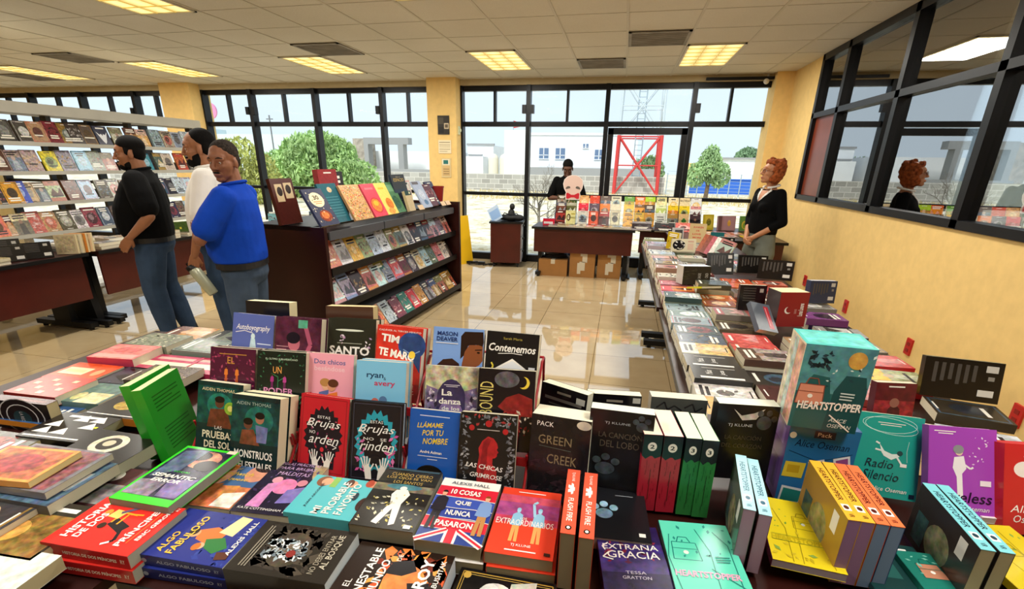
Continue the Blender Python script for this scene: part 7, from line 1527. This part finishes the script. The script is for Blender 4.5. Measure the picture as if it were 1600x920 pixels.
SKIN1 = mat('tan_skin', '#94603f', .55, noise_s=30, noise_a=.05)
SKIN2 = mat('brown_skin', '#845236', .55, noise_s=30, noise_a=.05)
SKIN3 = mat('light_tan_skin', '#b97f5a', .55, noise_s=30, noise_a=.05)
SKIN4 = mat('dark_skin', '#5f3b2a', .55, noise_s=30, noise_a=.05)
HAIRB = mat('black_hair', '#0a0807', .85, noise_s=60, noise_a=.4, spec=.15)
HAIRG = mat('greying_short_hair', '#2e2824', .9, noise_s=90, noise_a=.6, spec=.1)
HAIRR = mat('auburn_hair', '#8f4822', .8, noise_s=40, noise_a=.5, spec=.2)
LIP1 = mat('lips', '#8a4f42', .5)
JEANS = mat('blue_denim', '#34465f', .85, noise_s=7, noise_a=.25, bump=.9, spec=.12)
JEANS2 = mat('grey_blue_denim', '#3f4d60', .85, noise_s=7, noise_a=.25, bump=.9, spec=.12)
POLO_K = mat('black_pique', '#060607', .85, noise_s=7, noise_a=.2, bump=.9, spec=.12)
POLO_B = mat('royal_blue_pique', '#0f3fae', .8, noise_s=7, noise_a=.12, bump=.9, spec=.12)
SHIRT_W = mat('white_shirt_cloth', '#e4e0da', .8, noise_s=6, noise_a=.05, bump=.9, spec=.12)
KNIT_K = mat('black_knit', '#060607', .9, noise_s=7, noise_a=.2, bump=.9, spec=.12)
TROUS = mat('grey_green_trousers', '#6d7168', .85, noise_s=7, noise_a=.12, bump=.9, spec=.12)
def short_hair(m_, lip, front=0.0, **k):
    d = dict(mat=m_, lip=lip, shapes=[((-.020 - front, 0, .064), (.099, .0815, .082)), ((-.050, 0, .015), (.060, .078, .078)), ((.012, .072, .02), (.018, .008, .03)), ((.012, -.072, .02), (.018, .008, .03))]); d.update(k); return d
# man in the black polo
p1, hm1 = person('man in a black polo and blue jeans facing the metal shelving, hand in pocket', -3.89, 3.44, (-.83, -.56), 1.73, SKIN1, POLO_K, JEANS,
    [((-.09, .29, 1.12), (.085, .26, .955), (.6, -.25, -.75), (0, -1, 0), .25), ((-.05, -.27, 1.12), (.12, -.22, .95), (.5, .3, -.8), (0, 1, 0), .4)],
    dict(c=(.02, 0, 1.585), yaw=8, pitch=2, chub=1.08), legs=[((.0, .095, .93), (.05, .10, .50), (.01, .10, .085)), ((.0, -.095, .93), (.0, -.10, .50), (-.10, -.10, .085))],
    belly=.05, heavy=1.12, sleeve=.74, collar=True, hem=.93, bulk=1.26,
    hair=short_hair(HAIRB, LIP1, 0, beard=[((.056, 0, -.094), (.036, .040, .030)), ((.020, .045, -.075), (.032, .014, .036)), ((.020, -.045, -.075), (.032, .014, .036)), ((.088, 0, -.056), (.012, .026, .006))]))
m = MB(); m.prism([(.150, .095, 1.30), (.146, .115, 1.30), (.138, .118, 1.335), (.142, .10, 1.34)], (.006, .004, 0)); m.prism([(.158, .05, 1.29), (.156, .085, 1.292), (.154, .084, 1.305), (.157, .05, 1.302)], (.006, 0, 0))
put('chest_emblem', m.mesh('emblem', [], vcol=False), SHIRT_W, p1)
# man in the white shirt
p2, hm2 = person('bearded man in a white shirt with a dark shoulder strap, behind the blue polo', -3.13, 3.34, (-.86, -.50), 1.775, SKIN1, SHIRT_W, JEANS,
    [((.03, .28, 1.10), (.12, .26, .85), (.25, -.05, -.95), (.1, -1, 0), .7), ((-.03, -.27, 1.12), (.12, -.2, .93), (.5, .3, -.8), (0, 1, 0), .4)],
    dict(c=(.02, 0, 1.585), yaw=6, pitch=3), bulk=1.15, belly=.03, sleeve=.85, collar=True, hem=.93,
    hair=dict(mat=HAIRB, lip=LIP1, shapes=[((-.030, 0, .064), (.092, .0815, .083)), ((-.052, 0, .015), (.058, .078, .08))], beard=[((.050, 0, -.088), (.046, .048, .040)), ((.018, .048, -.065), (.034, .016, .048)), ((.018, -.048, -.065), (.034, .016, .048)), ((.088, 0, -.055), (.014, .028, .007))]))
m = MB(); m.tube([(-.06, -.13, 1.43), (.09, -.09, 1.39), (.145, .0, 1.27), (.15, .09, 1.14), (.10, .17, 1.02)], .014, 6)
put('shoulder_strap', m.mesh('strap', [], vcol=False), M_BLKMET, p2)
Mb = p2.matrix_world
t = thing('tumbler', 'grey-green steel tumbler with black lid, held by the man in white', 'bottle', Mb @ Matrix.Translation((.150, .235, .745)) @ Matrix.Rotation(R_(30), 4, 'Y') @ Matrix.Rotation(R_(10), 4, 'X'))
m = MB(); m.tube([(0, 0, -.22), (0, 0, -.215), (0, 0, -.05), (0, 0, -.01), (0, 0, 0)], [.030, .036, .041, .041, .036], 20); m.build('body', mat('sage_steel', '#a8ab94', .35, metal=.2), t, vcol=False)
m = MB(); m.tube([(0, 0, 0), (0, 0, .03), (0, 0, .034)], [.042, .042, .030], 20); m.tube([(-.02, 0, .034), (-.02, 0, .055), (.02, 0, .055), (.02, 0, .034)], .006, 6); m.build('lid', M_BLKMET, t, vcol=False)
# man in the blue polo
p3, hm3 = person('man in a royal blue polo and jeans with folded arms, looking over his shoulder', -2.46, 2.80, (-.86, -.28), 1.665, SKIN2, POLO_B, JEANS2,
    [((.13, .27, 1.13), (.235, .02, 1.16), (-.1, -1, .1), (-1, 0, 0), .25), ((.14, -.25, 1.14), (.24, .04, 1.21), (-.1, 1, -.1), (-1, 0, 0), .3)],
    dict(c=(.01, .015, 1.60), yaw=76, pitch=5, chub=1.14), belly=.045, heavy=1.14, sleeve=.72, collar=True, hem=.955, bulk=1.15,
    hair=dict(mat=HAIRG, lip=LIP1, shapes=[((-.022, 0, .060), (.096, .0805, .081)), ((-.050, 0, .012), (.058, .0775, .072))], beard=[((.0925, 0, -.0555), (.010, .028, .0055))], beard_mat=HAIRB))
# woman by the wall
p4, hm4 = person('woman with curly auburn hair, black V-neck top and grey trousers, hands clasped', 1.50, 5.74, (-.86, -.42), 1.63, SKIN3, KNIT_K, TROUS,
    [((-.03, .245, 1.10), (.155, .055, .915), (.55, -.6, -.45), (-.6, -.6, 0), .75), ((-.01, -.245, 1.10), (.165, -.045, .90), (.5, .65, -.4), (-.6, .6, 0), .75)],
    dict(c=(.02, 0, 1.61), yaw=-14, pitch=-10), legs=[((.0, .10, .93), (.01, .105, .50), (-.02, .11, .085)), ((.0, -.10, .93), (.01, -.105, .50), (-.02, -.11, .085))],
    fem=True, sleeve=1.35, collar='v', hem=.95, extra=dict(collar_mat=SHIRT_W),
    hair=dict(mat=HAIRR, lip=mat('rose_lips', '#a8524a', .4), shapes=[((-.036, 0, .052), (.090, .088, .088)), ((-.055, 0, -.02), (.060, .086, .085))], curls=300))
m = MB()
for s in (-1, 1):
    m.tube([hm4 @ Vector((.098 + .0 * a, s * .032 + .024 * math.cos(a * PI / 8), .004 + .019 * math.sin(a * PI / 8))) for a in range(17)], .0022, 6)
    m.tube([hm4 @ Vector(p) for p in ((.094, s * .056, .008), (.04, s * .076, .008), (-.01, s * .084, .004))], .002, 6)
m.tube([hm4 @ Vector((.102, -.009, .008)), hm4 @ Vector((.105, 0, .011)), hm4 @ Vector((.102, .009, .008))], .002, 6)
put('glasses', m.mesh('glasses', [], vcol=False), mat('dark_red_frame', '#5a2420', .3), p4)
m = MB(); m.tube([hm4 @ Vector((-.02, .082, -.045)), hm4 @ Vector((-.02, .085, -.07))], [.006, .009], 8); put('earring', m.mesh('earring', [], vcol=False), mat('pearl', '#e0dcd2', .3), p4)
# man at the window
p5, hm5 = person('man in a black T-shirt standing behind the window table, looking down', -.835, 7.80, (.02, -1), 1.66, SKIN4, KNIT_K, JEANS,
    [((.05, .27, 1.12), (.20, .10, 1.13), (.75, -.65, .05), (0, -.4, 1), .6), ((.05, -.27, 1.12), (.20, -.08, 1.13), (.75, .65, .05), (0, .4, 1), .6)],
    dict(c=(.075, 0, 1.565), yaw=4, pitch=25), sleeve=.85, hem=.90, hair=short_hair(HAIRB, LIP1))
t = thing('face_cutout', 'flat pale bald head cutout with grey eyes and red bow, held before the man', 'cutout', T(-.705, 7.435, 1.07, 0) @ Matrix.Scale(.93, 4))
def outline(k):
    return [(x * k, z) for x, z in ((-.115, 0), (-.125, .06), (-.115, .11), (-.15, .17), (-.165, .235), (-.15, .30), (-.105, .345), (-.045, .368), (.03, .368), (.09, .345), (.138, .30), (.15, .235), (.138, .17), (.105, .11), (.115, .06), (.105, 0))]
m = MB(); m.prism([(x, 0, z) for x, z in outline(1)], (0, .008, 0)); m.build('board', mat('white_card_edge', '#efe4e0', .6), t)
m = MB(); m.prism([(x * .93, -.0015, .012 + z * .95) for x, z in outline(1)], (0, .0012, 0)); m.build('face_print', mat('pale_pink_card', '#e2c4b8', .6), t)
for s, x in ((-1, -.085), (1, .07)):
    m = MB(); m.prism([(x + .036 * math.cos(a * PI / 8) , -.0035, .175 + s * 0 + .028 * max(-.35, math.sin(a * PI / 8)) + .008 * s * math.cos(a * PI / 8) * -1) for a in range(16)], (0, .0018, 0)); m.build('eye_print', mat('grey_eye_print', '#5d554e', .6), t)
m = MB(); m.prism([(x, -.0035, z) for x, z in ((-.105, .02), (-.108, .095), (-.085, .105), (-.03, .075), (.02, .075), (.075, .105), (.098, .095), (.095, .02), (.07, .012), (.02, .035), (-.03, .035), (-.08, .012))], (0, .0018, 0)); m.build('bow_print', mat('red_bow_print', '#c8142c', .5), t)
# ------------------------------------------------------------------ the books that show least are gathered into one pile object
def shown(o, hidden, w, h, t):
    """rough area of the picture this book takes"""
    def px(p):
        c = CAM_R.transposed() @ (p - Vector((0, 0, 1.55)))
        return None if c.z > -.1 else Vector((800 + 756.326 * c.x / -c.z, 534.5 - 756.326 * c.y / -c.z))
    M = o.matrix_world; tot = 0
    fs = [[(-1, -1, 0), (1, -1, 0), (1, 1, 0), (-1, 1, 0)]] if not hidden else []
    fs += [[(-1, -1, 0), (1, -1, 0), (1, -1, -1), (-1, -1, -1)], [(-1, -1, 0), (-1, 1, 0), (-1, 1, -1), (-1, -1, -1)]]
    for f in fs:
        q = [px(M @ Vector((a * w / 2, b * h / 2, c * t))) for a, b, c in f]
        if any(v is None or not (-20 < v.x < 1620 and -20 < v.y < 940) for v in q): continue
        tot += abs(sum(q[i].x * q[(i + 1) % 4].y - q[(i + 1) % 4].x * q[i].y for i in range(4))) / 2
    return tot
bpy.context.view_layer.update()
KEEP = 262
rank = sorted(SMALL, key=lambda e: -shown(*e))
rest = rank[KEEP:]
bm = bmesh.new()
for e in rest:
    me = e[0].data.copy(); me.transform(e[0].matrix_world); bm.from_mesh(me); bpy.data.meshes.remove(me)
me = bpy.data.meshes.new('small_books'); bm.to_mesh(me); bm.free()
me.materials.append(M_PRINT); me.materials.append(M_PAGES)
o = bpy.data.objects.new('small_books', me); COL.objects.link(o)
tag(o, 'the many small books showing only edges lower in the piles and on far shelves', 'books', kind='stuff')
for e in rest: bpy.data.objects.remove(e[0])
